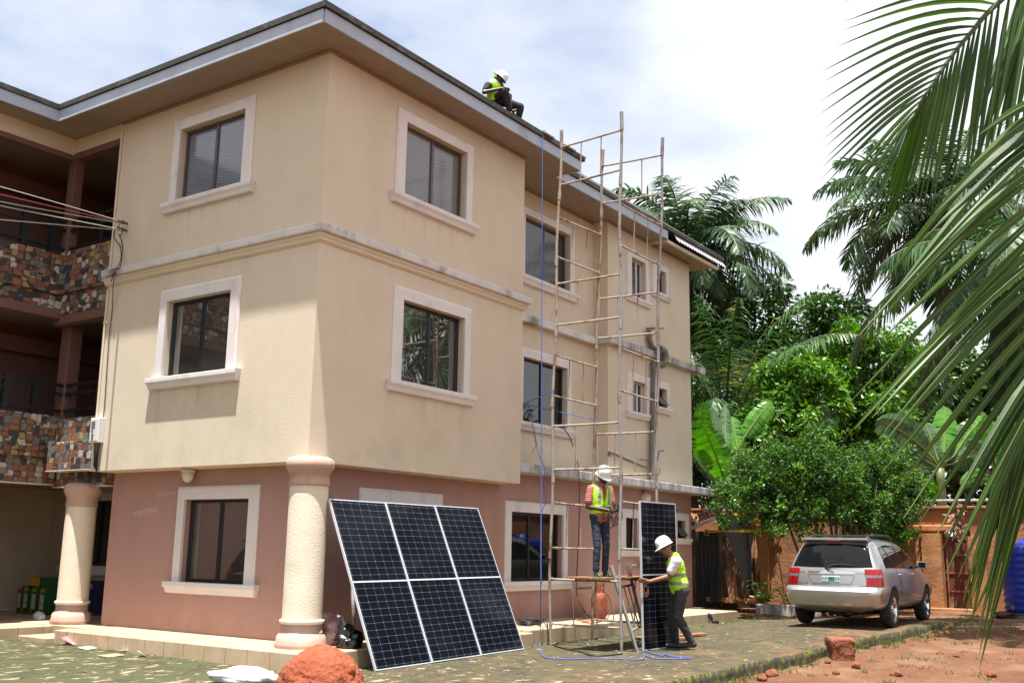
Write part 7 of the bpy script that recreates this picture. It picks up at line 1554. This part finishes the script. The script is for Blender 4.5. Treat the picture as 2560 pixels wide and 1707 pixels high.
for h, kn, an in ((hipL,kneL,ankL),(hipR,kneR,ankR)): tr_ += [('c', h, kn, .112, .080), ('c', kn, an+V3(0,0,.02), .078, .060)]
blob('trousers', 'denim_black', t, tr_, .010, 3, .009, 11)
dirc = (chest-mid)
blob('shirt', 'shirt_white', t, [('c', mid.lerp(chest,.05), mid.lerp(chest,.85), .128, .138), ('c', shL, shR, .075, .075), ('c', shL, shL.lerp(elL,.62), .082, .072), ('c', shR, shR.lerp(elR,.62), .08, .07), ('c', chest, chest.lerp(hc,.35), .075, .066)], .010, 3, .006, 12)
vestmat('vest_b', (PX((1703,1437)).z,PX((1703,1457.5)).z), None, None, (.7,.7,.7))
blob('vest', 'vest_b', t, [('c', mid.lerp(chest,.12)+V3(0,-.0,0), mid.lerp(chest,.45), .150, .148), ('c', mid.lerp(chest,.45), mid.lerp(chest,.88), .148, .142), ('c', mid.lerp(chest,.22)+(hipL-hipR)*.28, mid.lerp(chest,.22)-(hipL-hipR)*.28, .145, .145), ('c', shL.lerp(shR,.24), shR.lerp(shL,.24), .085, .085), ('c', chest.lerp(neck,.3)+V3(0,-.03,0), chest.lerp(neck,.7)+V3(0,-.03,0), .078, .070)], .010, 3, .006, 10)
sh_ = []; so_l = []
for an, yaw_, pit in ((ankL,-.15,.28),(ankR,.0,.0)):
    d = V3(math.sin(yaw_), math.cos(yaw_), 0); a0 = an+V3(0,-.04,-.035); b0 = an+d*.19+V3(0,0,-.055-.02*pit)
    sh_ += [('c', an, a0, .048, .050), ('c', a0, b0, .048, .040), ('c', b0, b0+d*.02, .040, .034)]
blob('shoes', 'shoe_dark', t, sh_, .008, 3)
m = MB(); wp = t.matrix_world @ wrL; c0 = wp-UP*.06-CRT*.06
for kk in range(3): m.tube([c0+CRT*.03*math.sin(a)*(1+.2*kk)-UP*(.07+.02*kk)*(1-math.cos(a))*.8 for a in [2*math.pi*i/16 for i in range(17)]], .006, 6)
tag(m.build('hand_cable', 'hose_brown', smooth=True), 'small loop of brown cable in left hand of man with panel', 'cable')
# ---- man sitting on the roof
hq = at((1238,247), 21.0); f_ = (CRT*.93+CAMD*.30)
zr = ROOFZ(hq.x, hq.y); 
t = setup('man in yellow vest sitting with knees up on the roof', Vector((hq.x,hq.y,zr)), f_)
PX = lambda cx_, cy_, dd=0: inv(t, at((1200+cx_/9.8, 170+cy_/9.8), (hq-CAM).dot(AF)+dd))
mid = PX(330,770); chest = PX(330,450); shN, shF = PX(190,440,-.14), PX(480,430,.14); hc = PX(478,285)
elN, wrN = PX(95,600,-.26), PX(560,500,-.20); elF, wrF = PX(640,700,.25), PX(735,800,.12)
kN, aN = PX(615,570,-.18), PX(720,1010,-.15); kF, aF = PX(985,960,.12), PX(950,1240,.12)
wl_ = inv(t, hq-CRT*1.0)-inv(t, hq); wu = inv(t, hq+UP)-inv(t, hq)
hf = (wl_*.85+wu*.42+ (inv(t, hq+CAMD)-inv(t, hq))*.25); hu = (wu*.75 - wl_*.60)
hp_, M3, q = head_parts(hc, hf, hu)
body = hp_+[('c', chest, hc, .055, .052), ('c', mid, chest, .12, .13), ('c', shN, shF, .065, .065), ('c', shN, elN, .052, .043), ('c', elN, wrN, .043, .028), ('c', shF, elF, .052, .043), ('c', elF, wrF, .043, .028), ('c', mid, kN, .085, .06), ('c', kN, aN, .058, .04), ('c', mid, kF, .085, .06), ('c', kF, aF, .058, .04), ('c', PX(800,1060,0), PX(880,1040,0), .030, .028), ('c', PX(820,1120,.0), PX(860,1170,0), .03, .028)]
body += hand(wrN, (inv(t,hq+CRT)-inv(t,hq)), -wu, -1, .5) + hand(wrF, wu+(inv(t,hq+CRT)-inv(t,hq))*.4, wl_, 1, .7)
blob('body', 'skin', t, body, .0085, 2); eyes(t, q, 'skin'); hard_hat(t, hc+hu.normalized()*.035, hu, hf)
blob('trousers', 'trouser_black', t, [('c', mid, mid+wu*.06, .14, .13), ('c', mid, kN, .115, .082), ('c', kN, aN, .082, .065), ('c', mid, kF, .11, .082), ('c', kF, aF, .082, .062)], .011, 3, .006, 10)
blob('shirt', 'shirt_black', t, [('c', mid, chest, .13, .14), ('c', shN, shF, .078, .078), ('c', shN, shN.lerp(elN,.6), .075, .066), ('c', shF, shF.lerp(elF,.6), .075, .066)], .010, 3)
vestmat('vest_c', (.42,), None, None, (.1,.1,.1)); blob('vest', 'vest_c', t, [('c', mid.lerp(chest,.05), chest, .145, .15), ('c', shN.lerp(shF,.25), shF.lerp(shN,.25), .088, .088)], .010, 3, .006, 10)
